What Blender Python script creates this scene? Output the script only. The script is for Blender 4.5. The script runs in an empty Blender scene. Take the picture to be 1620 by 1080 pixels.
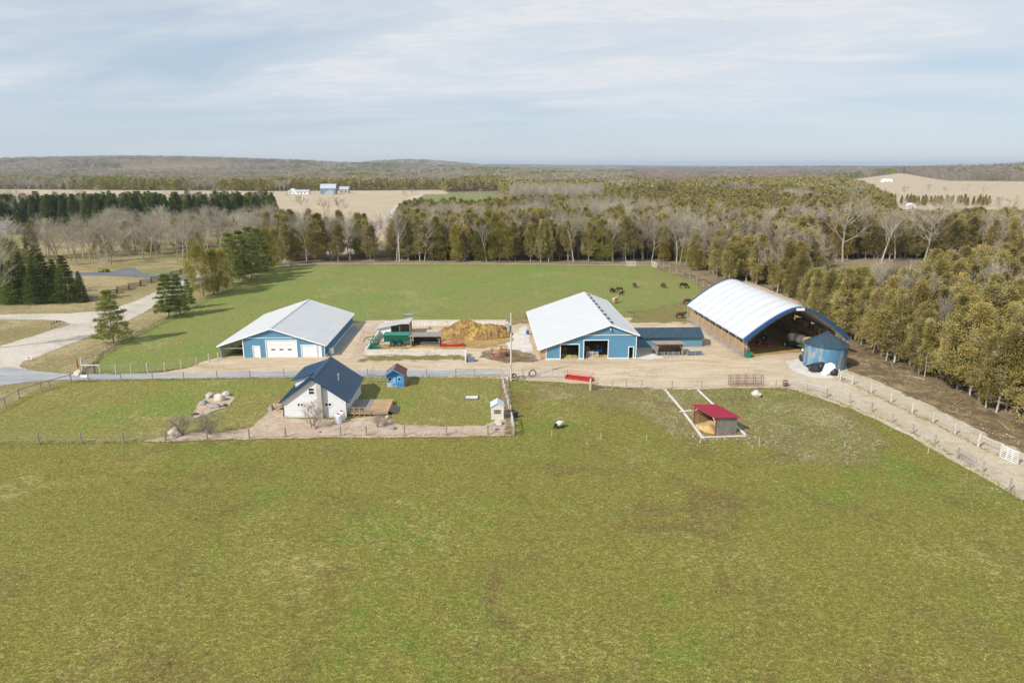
import bpy, math, random
import numpy as np
from mathutils import Vector, Matrix
random.seed(7)
RNG = np.random.default_rng(11)
scene = bpy.context.scene
COL = scene.collection

# ------------------------------------------------------------------ camera, light, exposure
CAM_H = 33.0
TILT = math.atan(277.9 / 1080.0)
FPX = 1080.0
cam_data = bpy.data.cameras.new("camera")
cam_data.sensor_width = 36.0
cam_data.lens = 24.0
cam_data.clip_start = 0.5
cam_data.clip_end = 60000.0
cam = bpy.data.objects.new("camera", cam_data)
cam.location = (0, 0, CAM_H)
cam.rotation_euler = (math.pi / 2 - TILT, 0, 0)
COL.objects.link(cam)
scene.camera = cam

SUN_EL = math.radians(39.5)
SUN_DIR = Vector((-10.2, -8.6, 0)).normalized() * math.cos(SUN_EL) + Vector((0, 0, math.sin(SUN_EL)))
world = bpy.data.worlds.new("World")
scene.world = world
world.use_nodes = True
wn, wl = world.node_tree.nodes, world.node_tree.links
wn.clear()
w_out = wn.new('ShaderNodeOutputWorld')
w_bg = wn.new('ShaderNodeBackground')
w_sky = wn.new('ShaderNodeTexSky')
w_sky.sky_type = 'NISHITA'
w_sky.sun_disc = False
w_sky.sun_elevation = SUN_EL
w_sky.sun_rotation = math.atan2(SUN_DIR.x, SUN_DIR.y)
w_sky.altitude = 300
w_sky.air_density = 1.0
w_sky.dust_density = 0.2
w_sky.ozone_density = 1.6
w_bg.inputs['Strength'].default_value = 0.118
# thin high cloud veil: noise on the direction projected to a flat layer
w_tc = wn.new('ShaderNodeTexCoord')
w_sep = wn.new('ShaderNodeSeparateXYZ')
wl.new(w_tc.outputs['Generated'], w_sep.inputs[0])
def wmath(op, a, b=None, clamp=False):
    n = wn.new('ShaderNodeMath'); n.operation = op; n.use_clamp = clamp
    for i, v in enumerate((a, b)):
        if v is None: continue
        if isinstance(v, (int, float)): n.inputs[i].default_value = v
        else: wl.new(v, n.inputs[i])
    return n.outputs[0]
zz = wmath('ADD', wmath('MAXIMUM', w_sep.outputs['Z'], 0.0), 0.10)
px_ = wmath('DIVIDE', w_sep.outputs['X'], zz)
py_ = wmath('DIVIDE', w_sep.outputs['Y'], zz)
w_cmb = wn.new('ShaderNodeCombineXYZ')
wl.new(wmath('ADD', wmath('MULTIPLY', px_, 0.62), wmath('MULTIPLY', py_, -0.25)), w_cmb.inputs[0])
wl.new(wmath('ADD', wmath('MULTIPLY', py_, 1.3), wmath('MULTIPLY', px_, 0.30)), w_cmb.inputs[1])
def wnoise(scale, detail, rough, dist=0.0, off=0.0):
    mp = wn.new('ShaderNodeMapping'); mp.inputs['Location'].default_value = (off, off * 0.7, off * 0.3)
    wl.new(w_cmb.outputs[0], mp.inputs['Vector'])
    n = wn.new('ShaderNodeTexNoise'); n.inputs['Scale'].default_value = scale
    n.inputs['Detail'].default_value = detail; n.inputs['Roughness'].default_value = rough
    n.inputs['Distortion'].default_value = dist
    wl.new(mp.outputs[0], n.inputs['Vector'])
    return n.outputs['Fac']
def wramp(f, a, b, lo=0.0, hi=1.0):
    n = wn.new('ShaderNodeMapRange'); n.interpolation_type = 'SMOOTHSTEP'
    for k, v in (('From Min', a), ('From Max', b), ('To Min', lo), ('To Max', hi)): n.inputs[k].default_value = v
    wl.new(f, n.inputs['Value']); return n.outputs['Result']
n_big = wramp(wnoise(0.36, 5, 0.55, 0.5, 4.6), 0.38, 0.60)
n_str = wramp(wnoise(1.3, 9, 0.6, 1.0, 9.7), 0.40, 0.62, 0.05, 1.0)
n_rip = wramp(wnoise(6.0, 6, 0.6, 0.9, 1.7), 0.40, 0.62, 0.45, 1.0)
cl = wmath('MULTIPLY', wmath('MULTIPLY', n_big, n_str), n_rip)
cl = wmath('ADD', wmath('MULTIPLY', cl, 0.50), wmath('MULTIPLY', n_big, 0.62), True)
cl = wmath('MULTIPLY', cl, wramp(w_sep.outputs['Z'], 0.0, 0.12, 0.15, 1.0))
w_mix = wn.new('ShaderNodeMixRGB')
w_mix.inputs['Color2'].default_value = (6.3, 6.5, 6.8, 1)
w_veil = wn.new('ShaderNodeMixRGB')   # an even thin veil over the whole sky
w_veil.inputs['Fac'].default_value = 0.72
w_veil.inputs['Color2'].default_value = (3.95, 4.8, 5.75, 1)
wl.new(w_sky.outputs[0], w_veil.inputs['Color1'])
wl.new(cl, w_mix.inputs['Fac'])
wl.new(w_veil.outputs[0], w_mix.inputs['Color1'])
wl.new(w_mix.outputs[0], w_bg.inputs['Color'])
wl.new(w_bg.outputs[0], w_out.inputs['Surface'])

sun_d = bpy.data.lights.new("sun", 'SUN')
sun_d.energy = 5.0
sun_d.angle = math.radians(0.53)
sun_d.color = (1.0, 0.955, 0.88)
sun = bpy.data.objects.new("sun", sun_d)
sun.rotation_euler = (-SUN_DIR).to_track_quat('-Z', 'Y').to_euler()
sun.location = SUN_DIR * 100
COL.objects.link(sun)

vs = scene.view_settings
scene.display_settings.display_device = 'sRGB'
vs.view_transform = 'Standard'; vs.look = 'None'; vs.exposure = 0.08; vs.gamma = 1.0; vs.use_curve_mapping = False
scene.cycles.use_denoising = True
scene.cycles.max_bounces = 6
scene.cycles.diffuse_bounces = 3
scene.cycles.glossy_bounces = 2
scene.cycles.transmission_bounces = 4
scene.cycles.transparent_max_bounces = 12
scene.cycles.volume_bounces = 0
scene.cycles.use_adaptive_sampling = True
scene.cycles.adaptive_threshold = 0.015

# ------------------------------------------------------------------ placing: photo pixel -> ground point
def P(u, v, z=0.0):
    a = (u - 810) / FPX; b = (540 - v) / FPX
    dy = math.cos(TILT) + b * math.sin(TILT); dz = -math.sin(TILT) + b * math.cos(TILT)
    t = (CAM_H - z) / -dz
    return Vector((a * t, dy * t, z))

# ------------------------------------------------------------------ materials
_mats = {}
class NT:
    def __init__(s, name):
        s.m = bpy.data.materials.new(name); s.m.use_nodes = True
        s.n, s.l = s.m.node_tree.nodes, s.m.node_tree.links
        s.n.clear()
        s.out = s.n.new('ShaderNodeOutputMaterial')
        s.geo = s.n.new('ShaderNodeNewGeometry')
        s.tc = s.n.new('ShaderNodeTexCoord')
    def math(s, op, a, b=None, clamp=False):
        n = s.n.new('ShaderNodeMath'); n.operation = op; n.use_clamp = clamp
        for i, v in enumerate((a, b)):
            if v is None: continue
            if isinstance(v, (int, float)): n.inputs[i].default_value = v
            else: s.l.new(v, n.inputs[i])
        return n.outputs[0]
    def noise(s, scale, detail=4, rough=0.55, dist=0.0, off=0.0, obj=False, stretch=None):
        n = s.n.new('ShaderNodeTexNoise')
        n.inputs['Scale'].default_value = scale; n.inputs['Detail'].default_value = detail
        n.inputs['Roughness'].default_value = rough; n.inputs['Distortion'].default_value = dist
        mp = s.n.new('ShaderNodeMapping'); mp.inputs['Location'].default_value = (off, off * 1.3, off * 0.6)
        if stretch: mp.inputs['Scale'].default_value = stretch
        s.l.new(s.tc.outputs['Object'] if obj else s.geo.outputs['Position'], mp.inputs['Vector'])
        s.l.new(mp.outputs[0], n.inputs['Vector'])
        return n.outputs['Fac']
    def ramp(s, f, a, b, lo=0.0, hi=1.0):
        n = s.n.new('ShaderNodeMapRange'); n.interpolation_type = 'SMOOTHSTEP'
        for k, v in (('From Min', a), ('From Max', b), ('To Min', lo), ('To Max', hi)): n.inputs[k].default_value = v
        s.l.new(f, n.inputs['Value']); return n.outputs['Result']
    def mix(s, f, a, b):
        n = s.n.new('ShaderNodeMixRGB')
        if isinstance(f, (int, float)): n.inputs['Fac'].default_value = f
        else: s.l.new(f, n.inputs['Fac'])
        for k, v in (('Color1', a), ('Color2', b)):
            if isinstance(v, tuple): n.inputs[k].default_value = (*v[:3], 1)
            else: s.l.new(v, n.inputs[k])
        return n.outputs[0]
    def scale_col(s, c, f):
        n = s.n.new('ShaderNodeVectorMath'); n.operation = 'SCALE'
        if isinstance(c, tuple): n.inputs[0].default_value = c[:3]
        else: s.l.new(c, n.inputs[0])
        if isinstance(f, (int, float)): n.inputs['Scale'].default_value = f
        else: s.l.new(f, n.inputs['Scale'])
        return n.outputs[0]
    def attr(s, name):
        n = s.n.new('ShaderNodeAttribute'); n.attribute_name = name; return n.outputs['Fac']
    def bsdf(s, color, rough=0.8, metal=0.0, bump=None, bstr=0.3, bdist=0.05, spec=0.3):
        b = s.n.new('ShaderNodeBsdfPrincipled')
        if isinstance(color, tuple): b.inputs['Base Color'].default_value = (*color[:3], 1)
        else: s.l.new(color, b.inputs['Base Color'])
        if isinstance(rough, (int, float)): b.inputs['Roughness'].default_value = rough
        else: s.l.new(rough, b.inputs['Roughness'])
        b.inputs['Metallic'].default_value = metal
        b.inputs['Specular IOR Level'].default_value = spec
        if bump is not None:
            bn = s.n.new('ShaderNodeBump'); bn.inputs['Strength'].default_value = bstr; bn.inputs['Distance'].default_value = bdist
            s.l.new(bump, bn.inputs['Height']); s.l.new(bn.outputs[0], b.inputs['Normal'])
        return b.outputs[0]
    def finish(s, shader):
        s.l.new(shader, s.out.inputs['Surface']); return s.m
    def cutout(s, shader, keep):
        t = s.n.new('ShaderNodeBsdfTransparent'); mx = s.n.new('ShaderNodeMixShader')
        s.l.new(keep, mx.inputs[0]); s.l.new(t.outputs[0], mx.inputs[1]); s.l.new(shader, mx.inputs[2])
        return mx.outputs[0]

def mat(name, col, rough=0.75, var=0.12, scale=1.5, dirt=None, dirt_amt=0.0, metal=0.0, bump=0.0, bscale=8.0, stretch=None, spec=0.3, wave=None):
    """a painted, metal, wood or stone surface: base colour, soft variation, worn patches"""
    if name in _mats: return _mats[name]
    t = NT(name)
    n1 = t.noise(scale, 5, 0.6, obj=True, stretch=stretch)
    n2 = t.noise(scale * 7, 4, 0.6, obj=True, off=3, stretch=stretch)
    f = t.math('ADD', t.math('MULTIPLY', n1, 0.6), t.math('MULTIPLY', n2, 0.4))
    k = t.ramp(f, 0.3, 0.7, 1 - var, 1 + var)
    oi = t.n.new('ShaderNodeObjectInfo')
    k = t.math('MULTIPLY', k, t.ramp(oi.outputs['Random'], 0, 1, 1 - var * 0.4, 1 + var * 0.4))
    c = t.scale_col(tuple(col), k)
    if dirt is not None:
        d = t.ramp(t.noise(scale * 2.3, 6, 0.65, obj=True, off=7, dist=0.4, stretch=stretch), 0.50, 0.68, 0.0, dirt_amt)
        c = t.mix(d, c, tuple(dirt))
    bsrc = t.noise(bscale, 5, 0.6, obj=True, off=1, stretch=stretch) if bump else None
    m = t.finish(t.bsdf(c, rough, metal, bsrc, bump, 0.03, spec))
    _mats[name] = m
    return m

M = dict(
    blue=mat('blue_steel', (0.10, 0.265, 0.40), 0.45, 0.06, 0.6, (0.16, 0.27, 0.33), 0.25, spec=0.4),
    purple_rust=mat('purple_rust_paint', (0.16, 0.075, 0.085), 0.6, 0.2, 3.0, (0.22, 0.12, 0.09), 0.5),
    blue_shed=mat('blue_shed_steel', (0.12, 0.27, 0.36), 0.5, 0.08, 0.6, (0.2, 0.28, 0.32), 0.3),
    white=mat('white_trim', (0.80, 0.82, 0.84), 0.5, 0.04, 1.0, (0.6, 0.58, 0.54), 0.2),
    roof_white=mat('white_roof_steel', (0.535, 0.545, 0.555), 0.42, 0.04, 0.35, (0.46, 0.465, 0.465), 0.4, spec=0.5),
    door_white=mat('white_door_paint', (0.72, 0.74, 0.76), 0.4, 0.02, 1.0),
    roof_navy=mat('navy_roof_steel', (0.012, 0.05, 0.105), 0.32, 0.08, 0.5, (0.03, 0.08, 0.13), 0.3, spec=0.5),
    roof_slate=mat('slate_roof', (0.032, 0.060, 0.085), 0.55, 0.2, 0.8, (0.07, 0.10, 0.12), 0.5),
    dark=mat('dark_interior', (0.035, 0.032, 0.03), 0.9, 0.3, 1.0, (0.10, 0.08, 0.05), 0.5),
    black=mat('black_plastic', (0.02, 0.02, 0.022), 0.4, 0.2, 2.0, spec=0.5),
    rubber=mat('tyre_rubber', (0.025, 0.025, 0.025), 0.85, 0.2, 2.0, (0.10, 0.08, 0.06), 0.5),
    glass=mat('window_glass', (0.03, 0.04, 0.05), 0.08, 0.1, 1.0, spec=0.8),
    wood=mat('tan_wood', (0.40, 0.27, 0.15), 0.8, 0.2, 1.2, (0.25, 0.19, 0.13), 0.4, bump=0.2),
    wood_grey=mat('weathered_wood', (0.27, 0.24, 0.215), 0.9, 0.22, 1.4, (0.14, 0.12, 0.10), 0.5, bump=0.3),
    wood_dark=mat('old_dark_wood', (0.10, 0.085, 0.07), 0.9, 0.25, 1.4, (0.18, 0.15, 0.12), 0.5),
    post=mat('fence_post_wood', (0.33, 0.29, 0.25), 0.9, 0.2, 2.0, (0.2, 0.17, 0.14), 0.5),
    post_pale=mat('pale_post_wood', (0.52, 0.48, 0.43), 0.9, 0.15, 2.0, (0.32, 0.28, 0.24), 0.5),
    wire=mat('galvanised_wire', (0.30, 0.30, 0.30), 0.5, 0.1, 1.0, metal=0.6),
    galv=mat('galvanised_steel', (0.45, 0.46, 0.47), 0.45, 0.1, 1.0, (0.3, 0.28, 0.26), 0.4, metal=0.4),
    concrete=mat('concrete', (0.60, 0.58, 0.54), 0.9, 0.12, 0.8, (0.30, 0.27, 0.22), 0.6, bump=0.2),
    block=mat('chimney_block', (0.47, 0.44, 0.39), 0.9, 0.18, 2.5, (0.28, 0.25, 0.21), 0.5, bump=0.4),
    siding=mat('white_siding', (0.70, 0.71, 0.72), 0.6, 0.05, 1.0, (0.62, 0.60, 0.56), 0.25),
    red=mat('red_paint', (0.42, 0.022, 0.025), 0.4, 0.15, 2.0, (0.22, 0.05, 0.03), 0.35, spec=0.5),
    red_roof=mat('crimson_roof_steel', (0.38, 0.024, 0.055), 0.45, 0.08, 1.0, (0.4, 0.08, 0.10), 0.3, spec=0.4),
    rust_red=mat('rusty_red_paint', (0.33, 0.055, 0.035), 0.6, 0.2, 3.0, (0.20, 0.08, 0.04), 0.5),
    green=mat('green_paint', (0.010, 0.17, 0.115), 0.45, 0.15, 1.5, (0.04, 0.14, 0.10), 0.4, spec=0.5),
    green_wagon=mat('wagon_green', (0.02, 0.13, 0.035), 0.5, 0.15, 1.5, (0.10, 0.12, 0.05), 0.4),
    canvas=mat('white_canvas', (0.50, 0.51, 0.53), 0.55, 0.04, 0.25, (0.43, 0.44, 0.45), 0.35),
    canvas_blue=mat('blue_canvas', (0.025, 0.075, 0.18), 0.5, 0.12, 1.0, (0.03, 0.10, 0.25), 0.3),
    truss=mat('steel_truss', (0.42, 0.40, 0.37), 0.6, 0.15, 2.0, (0.3, 0.2, 0.13), 0.3, metal=0.3),
    straw=mat('straw', (0.46, 0.33, 0.14), 0.95, 0.28, 3.0, (0.24, 0.17, 0.08), 0.5, bump=0.8, bscale=14),
    bale=mat('hay_bale', (0.36, 0.26, 0.13), 0.95, 0.3, 3.0, (0.2, 0.15, 0.08), 0.5, bump=0.8, bscale=14),
    bale_wrap=mat('bale_wrap', (0.60, 0.60, 0.58), 0.6, 0.15, 2.0, (0.35, 0.32, 0.26), 0.4),
    stone=mat('pale_stone', (0.48, 0.43, 0.37), 0.95, 0.2, 2.5, (0.28, 0.24, 0.20), 0.5, bump=0.6),
    stone_grey=mat('grey_stone', (0.30, 0.28, 0.26), 0.95, 0.2, 2.5, (0.16, 0.14, 0.12), 0.5, bump=0.6),
    shingle_grey=mat('grey_shingles', (0.13, 0.135, 0.14), 0.9, 0.25, 4.0, (0.2, 0.2, 0.2), 0.4),
    shingle_red=mat('brown_red_shingles', (0.16, 0.065, 0.05), 0.9, 0.25, 4.0, (0.1, 0.06, 0.05), 0.4),
    playblue=mat('bright_blue_paint', (0.05, 0.30, 0.62), 0.5, 0.1, 2.0, (0.25, 0.45, 0.65), 0.35),
    plastic_cream=mat('cream_plastic', (0.62, 0.60, 0.50), 0.5, 0.06, 2.0),
    plastic_white=mat('white_plastic', (0.76, 0.78, 0.80), 0.35, 0.05, 2.0, spec=0.5),
    pale_blue_roof=mat('pale_blue_plastic', (0.50, 0.60, 0.66), 0.5, 0.06, 2.0),
    bin_blue=mat('feeder_blue_grey', (0.10, 0.14, 0.20), 0.5, 0.2, 2.0, (0.25, 0.27, 0.3), 0.5),
    brown_cow=mat('brown_hide', (0.10, 0.036, 0.018), 0.8, 0.2, 2.0),
    black_cow=mat('black_hide', (0.015, 0.013, 0.013), 0.7, 0.2, 2.0),
    tan_cow=mat('tan_hide', (0.55, 0.36, 0.22), 0.8, 0.12, 2.0),
    hoof=mat('dark_hoof', (0.03, 0.025, 0.02), 0.7, 0.1, 2.0),
    sign_green=mat('sign_green', (0.01, 0.22, 0.13), 0.4, 0.03, 1.0),
    far_roof=mat('far_grey_roof', (0.38, 0.42, 0.48), 0.6, 0.08, 0.2),
    far_blue=mat('far_blue_wall', (0.16, 0.24, 0.33), 0.7, 0.08, 0.2),
    tarp_blue=mat('blue_drum', (0.02, 0.13, 0.42), 0.4, 0.1, 1.0),
)

# ------------------------------------------------------------------ mesh builder and object helpers
class MB:
    def __init__(s): s.v = []; s.f = []
    def _a(s, vs, fs):
        b = len(s.v); s.v.extend([tuple(x) for x in vs]); s.f.extend([tuple(i + b for i in f) for f in fs]); return s
    def box(s, x0, x1, y0, y1, z0, z1):
        return s._a([(x0,y0,z0),(x1,y0,z0),(x1,y1,z0),(x0,y1,z0),(x0,y0,z1),(x1,y0,z1),(x1,y1,z1),(x0,y1,z1)],
                    [(0,3,2,1),(4,5,6,7),(0,1,5,4),(1,2,6,5),(2,3,7,6),(3,0,4,7)])
    def prism(s, poly, axis, a, b):
        """poly: 2D points; extruded along axis ('x': poly is (y,z); 'y': poly is (x,z); 'z': poly is (x,y))"""
        def m(p, c):
            return {'x': (c, p[0], p[1]), 'y': (p[0], c, p[1]), 'z': (p[0], p[1], c)}[axis]
        n = len(poly); vs = [m(p, a) for p in poly] + [m(p, b) for p in poly]
        fs = [tuple(range(n)), tuple(range(2*n-1, n-1, -1))] + [(i, i+n, (i+1) % n + n, (i+1) % n) for i in range(n)]
        return s._a(vs, fs)
    def slab(s, pts, t):
        """a polygon in space (list of 3-D points) thickened by t along its normal (towards +z side)"""
        p = [Vector(q) for q in pts]; nrm = (p[1]-p[0]).cross(p[2]-p[0]).normalized()
        if nrm.z < 0: nrm = -nrm
        n = len(p); vs = p + [q - nrm*t for q in p]
        return s._a(vs, [tuple(range(n)), tuple(range(2*n-1, n-1, -1))] + [(i, (i+1) % n, (i+1) % n + n, i+n) for i in range(n)])
    def tube(s, pts, r, n=6, cap=True):
        pts = [Vector(p) for p in pts]
        if not isinstance(r, (list, tuple)): r = [r]*len(pts)
        rings = []
        for i, p in enumerate(pts):
            d = (pts[min(i+1, len(pts)-1)] - pts[max(i-1, 0)]).normalized()
            u = d.cross(Vector((0, 0, 1)) if abs(d.z) < 0.9 else Vector((1, 0, 0))).normalized(); w = d.cross(u)
            rings.append([p + (u*math.cos(2*math.pi*k/n) + w*math.sin(2*math.pi*k/n))*r[i] for k in range(n)])
        vs = [q for ring in rings for q in ring]
        fs = [(i*n+k, i*n+(k+1) % n, (i+1)*n+(k+1) % n, (i+1)*n+k) for i in range(len(pts)-1) for k in range(n)]
        if cap: fs += [tuple(range(n-1, -1, -1)), tuple(range((len(pts)-1)*n, len(pts)*n))]
        return s._a(vs, fs)
    def cyl(s, x, y, z0, z1, r0, r1=None, n=16):
        return s.tube([(x, y, z0), (x, y, z1)], [r0, r0 if r1 is None else r1], n)
    def ring(s, c, ax, R, r, n=20, m=5):
        """torus round axis ax"""
        c = Vector(c); ax = Vector(ax).normalized()
        u = ax.cross(Vector((0, 0, 1)) if abs(ax.z) < 0.9 else Vector((1, 0, 0))).normalized(); w = ax.cross(u)
        vs = []; fs = []
        for i in range(n):
            a = 2*math.pi*i/n; d = u*math.cos(a)+w*math.sin(a)
            for k in range(m):
                b = 2*math.pi*k/m; vs.append(c + d*(R + r*math.cos(b)) + ax*(r*math.sin(b)))
        for i in range(n):
            for k in range(m):
                fs.append((i*m+k, ((i+1) % n)*m+k, ((i+1) % n)*m+(k+1) % m, i*m+(k+1) % m))
        return s._a(vs, fs)
    def mesh(s, name, m, smooth=False):
        me = bpy.data.meshes.new(name); me.from_pydata(s.v, [], s.f)
        me.materials.append(M[m] if isinstance(m, str) else m); me.update()
        if smooth:
            me.polygons.foreach_set('use_smooth', [True]*len(me.polygons))
        return me
    def build(s, name, m, parent=None, smooth=False, **kw):
        return obj(name, s.mesh(name, m, smooth), parent, **kw)

def obj(name, me, parent=None, label=None, cat=None, group=None, kind=None, loc=None, rz=None):
    o = bpy.data.objects.new(name, me); COL.objects.link(o)
    if parent is not None: o.parent = parent
    tag(o, label, cat, group, kind)
    if loc is not None: o.location = loc
    if rz is not None: o.rotation_euler.z = rz
    return o
def tag(o, label=None, cat=None, group=None, kind=None):
    if label: o['label'] = label
    if cat: o['category'] = cat
    if group: o['group'] = group
    if kind: o['kind'] = kind
    return o
def thing(name, label, cat, loc=(0, 0, 0), rz=0.0, group=None):
    return obj(name, None, None, label, cat, group, None, loc, rz)
def copy_tree(o, parent=None, loc=None, rz=None, label=None):
    c = o.copy(); COL.objects.link(c)
    if parent is not None: c.parent = parent
    if loc is not None: c.location = loc
    if rz is not None: c.rotation_euler.z = rz
    if label: c['label'] = label
    for ch in list(o.children): copy_tree(ch, c)
    return c
def blob(mb, c, r, seed=0, sub=2, rough=0.2):
    """an uneven stone: a noisy ball"""
    import bmesh
    from mathutils import noise
    bm = bmesh.new(); bmesh.ops.create_icosphere(bm, subdivisions=sub, radius=1)
    vs = []
    for v in bm.verts:
        k = 1 + rough*noise.noise(v.co*1.4 + Vector((seed*3.1, seed, 0)))*2 + rough*0.5*noise.noise(v.co*4 + Vector((seed, 0, 0)))
        p = Vector((v.co.x*r[0], v.co.y*r[1], v.co.z*r[2]))*k
        vs.append(Vector(c) + p)
    fs = [tuple(v.index for v in f.verts) for f in bm.faces]
    bm.free(); return mb._a(vs, fs)
# ------------------------------------------------------------------ terrain and ground sheets
HILLS = [(-1500, 3100, 950, 700, 52), (-2900, 3300, 1100, 800, 30), (-500, 3900, 700, 700, 22), (-900, 6300, 600, 900, 66), (-200, 7600, 1500, 900, 22),
         (2600, 5200, 1600, 900, 12), (4200, 4800, 1400, 900, 14), (400, 9500, 2500, 1500, 24), (-4200, 6500, 2000, 1500, 45), (1350, 1750, 430, 330, 26)]
def hgt(x, y):
    x = np.asarray(x, float); y = np.asarray(y, float)
    h = np.zeros(np.broadcast(x, y).shape)
    for cx, cy, sx, sy, a in HILLS:
        h = h + a*np.exp(-((x-cx)/sx)**2 - ((y-cy)/sy)**2)
    k = np.clip((y-900)/900, 0, 1); k = k*k*(3-2*k)
    h = h + 3*np.sin(x/310+1.3)*np.cos(y/420)*k
    return h*k
def quad_sheet(name, X, Y, Z, m, attrs=None, kind='structure', keep=None):
    ny, nx = X.shape
    co = np.stack([X, Y, Z], -1).reshape(-1, 3)
    i = np.arange(ny*nx).reshape(ny, nx)
    q = np.stack([i[:-1, :-1], i[:-1, 1:], i[1:, 1:], i[1:, :-1]], -1).reshape(-1, 4)
    if keep is not None:
        kk = (keep[:-1, :-1] | keep[:-1, 1:] | keep[1:, 1:] | keep[1:, :-1]).reshape(-1)
        q = q[kk]
        used = np.unique(q); rm = np.full(len(co), -1); rm[used] = np.arange(len(used)); co = co[used]; q = rm[q]
    me = bpy.data.meshes.new(name)
    me.vertices.add(len(co)); me.vertices.foreach_set('co', co.ravel())
    me.loops.add(q.size); me.loops.foreach_set('vertex_index', q.ravel().astype(np.int32))
    me.polygons.add(len(q)); me.polygons.foreach_set('loop_start', np.arange(0, q.size, 4, dtype=np.int32))
    me.polygons.foreach_set('loop_total', np.full(len(q), 4, dtype=np.int32))
    me.update(calc_edges=True)
    for k, a in (attrs or {}).items():
        a = a.reshape(-1)
        if keep is not None: a = a[used]
        at = me.attributes.new(k, 'FLOAT', 'POINT'); at.data.foreach_set('value', a.astype(np.float32))
    me.materials.append(m)
    return obj(name, me, kind=kind)
def sdf(poly, X, Y):
    """signed distance to a closed polygon, positive inside"""
    p = np.array(poly, float); d = np.full(X.shape, 1e9); ins = np.zeros(X.shape, bool)
    for a, b in zip(p, np.roll(p, -1, 0)):
        e = b-a; w0 = X-a[0]; w1 = Y-a[1]
        t = np.clip((w0*e[0]+w1*e[1])/max(e@e, 1e-9), 0, 1)
        d = np.minimum(d, np.hypot(w0-t*e[0], w1-t*e[1]))
        c = ((a[1] > Y) != (b[1] > Y))
        with np.errstate(divide='ignore', invalid='ignore'):
            xi = (b[0]-a[0])*(Y-a[1])/(b[1]-a[1] if b[1] != a[1] else 1e-9)+a[0]
        ins ^= c & (X < xi)
    return np.where(ins, d, -d)
def wpoly(px): return [tuple(P(u, v)[:2]) for u, v in px]
LAYER = [0]
def region(name, px, m, amp=0.5, res=0.7, world_pts=False, z=None):
    """a ground sheet whose outline follows a polygon; the material eats its border away by noise of width amp"""
    LAYER[0] += 1
    z = 0.004*LAYER[0] if z is None else z
    poly = px if world_pts else wpoly(px)
    a = np.array(poly); x0, y0 = a.min(0)-amp-res; x1, y1 = a.max(0)+amp+res
    xs = np.arange(x0, x1+res, res); ys = np.arange(y0, y1+res, res)
    X, Y = np.meshgrid(xs, ys); D = sdf(poly, X, Y)
    Zh = hgt(X, Y); Zs = z + Zh + np.where(Y > 880, 1.2, 0.0)
    return quad_sheet(name, X, Y, Zs, m, {'edge': D}, keep=D > -amp)

def edge_keep(t, amp, nscale=1.2, fine=6.0):
    e = t.attr('edge')
    n = t.math('ADD', t.math('MULTIPLY', t.math('SUBTRACT', t.noise(nscale*0.35, 3, 0.5, off=5), 0.5), 1.6), t.math('MULTIPLY', t.math('SUBTRACT', t.noise(fine, 4, 0.65, off=2), 0.5), 1.4))
    return t.math('GREATER_THAN', t.math('ADD', e, t.math('MULTIPLY', n, amp)), 0.0)

def grass_mat(name, green, olive, tan, brown, k_tan=0.5, k_brown=0.3, k_green=0.5, amp=None, rows=False):
    t = NT(name)
    big = t.noise(0.035, 4, 0.6, 0.6)
    big2 = t.noise(0.09, 5, 0.62, 0.5, off=11)
    mid = t.noise(0.45, 5, 0.62, off=4)
    fine = t.noise(2.6, 5, 0.72, off=8, stretch=(1, 1.5, 1))
    micro = t.noise(9.0, 3, 0.7, off=2)
    g = t.math('ADD', t.math('MULTIPLY', big, 0.45), t.math('ADD', t.math('MULTIPLY', big2, 0.3), t.math('MULTIPLY', mid, 0.25)))
    g = t.ramp(g, 0.56-0.14*k_green, 0.66-0.12*k_green)
    c = t.mix(g, olive, green)
    tn = t.math('ADD', t.math('MULTIPLY', t.noise(0.06, 5, 0.65, 0.4, off=21), 0.5), t.math('ADD', t.math('MULTIPLY', t.noise(0.8, 4, 0.6, off=31), 0.25), t.math('MULTIPLY', fine, 0.25)))
    c = t.mix(t.ramp(tn, 0.60-0.16*k_tan, 0.72-0.14*k_tan, 0, 0.85), c, tan)
    bn = t.math('ADD', t.math('MULTIPLY', t.noise(0.11, 5, 0.6, 0.8, off=41), 0.55), t.math('ADD', t.math('MULTIPLY', t.noise(1.3, 4, 0.6, off=51), 0.25), t.math('MULTIPLY', micro, 0.2)))
    c = t.mix(t.ramp(bn, 0.62-0.18*k_brown, 0.74-0.16*k_brown, 0, 0.8), c, brown)
    # blades: straw and dark flecks
    c = t.mix(t.ramp(t.math('ADD', t.math('MULTIPLY', fine, 0.5), t.math('MULTIPLY', micro, 0.5)), 0.52, 0.66, 0, 0.55), c, tan)
    k = t.math('MULTIPLY', t.ramp(micro, 0.36, 0.64, 0.66, 1.34), t.ramp(fine, 0.34, 0.66, 0.78, 1.22))
    c = t.scale_col(c, k)
    hsum = t.math('ADD', t.math('MULTIPLY', micro, 0.5), t.math('ADD', t.math('MULTIPLY', fine, 0.9), t.math('MULTIPLY', mid, 0.8)))
    sh = t.bsdf(c, 0.95, 0, hsum, 0.75, 0.13, 0.1)
    if amp: sh = t.cutout(sh, edge_keep(t, amp))
    return t.finish(sh)
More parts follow.
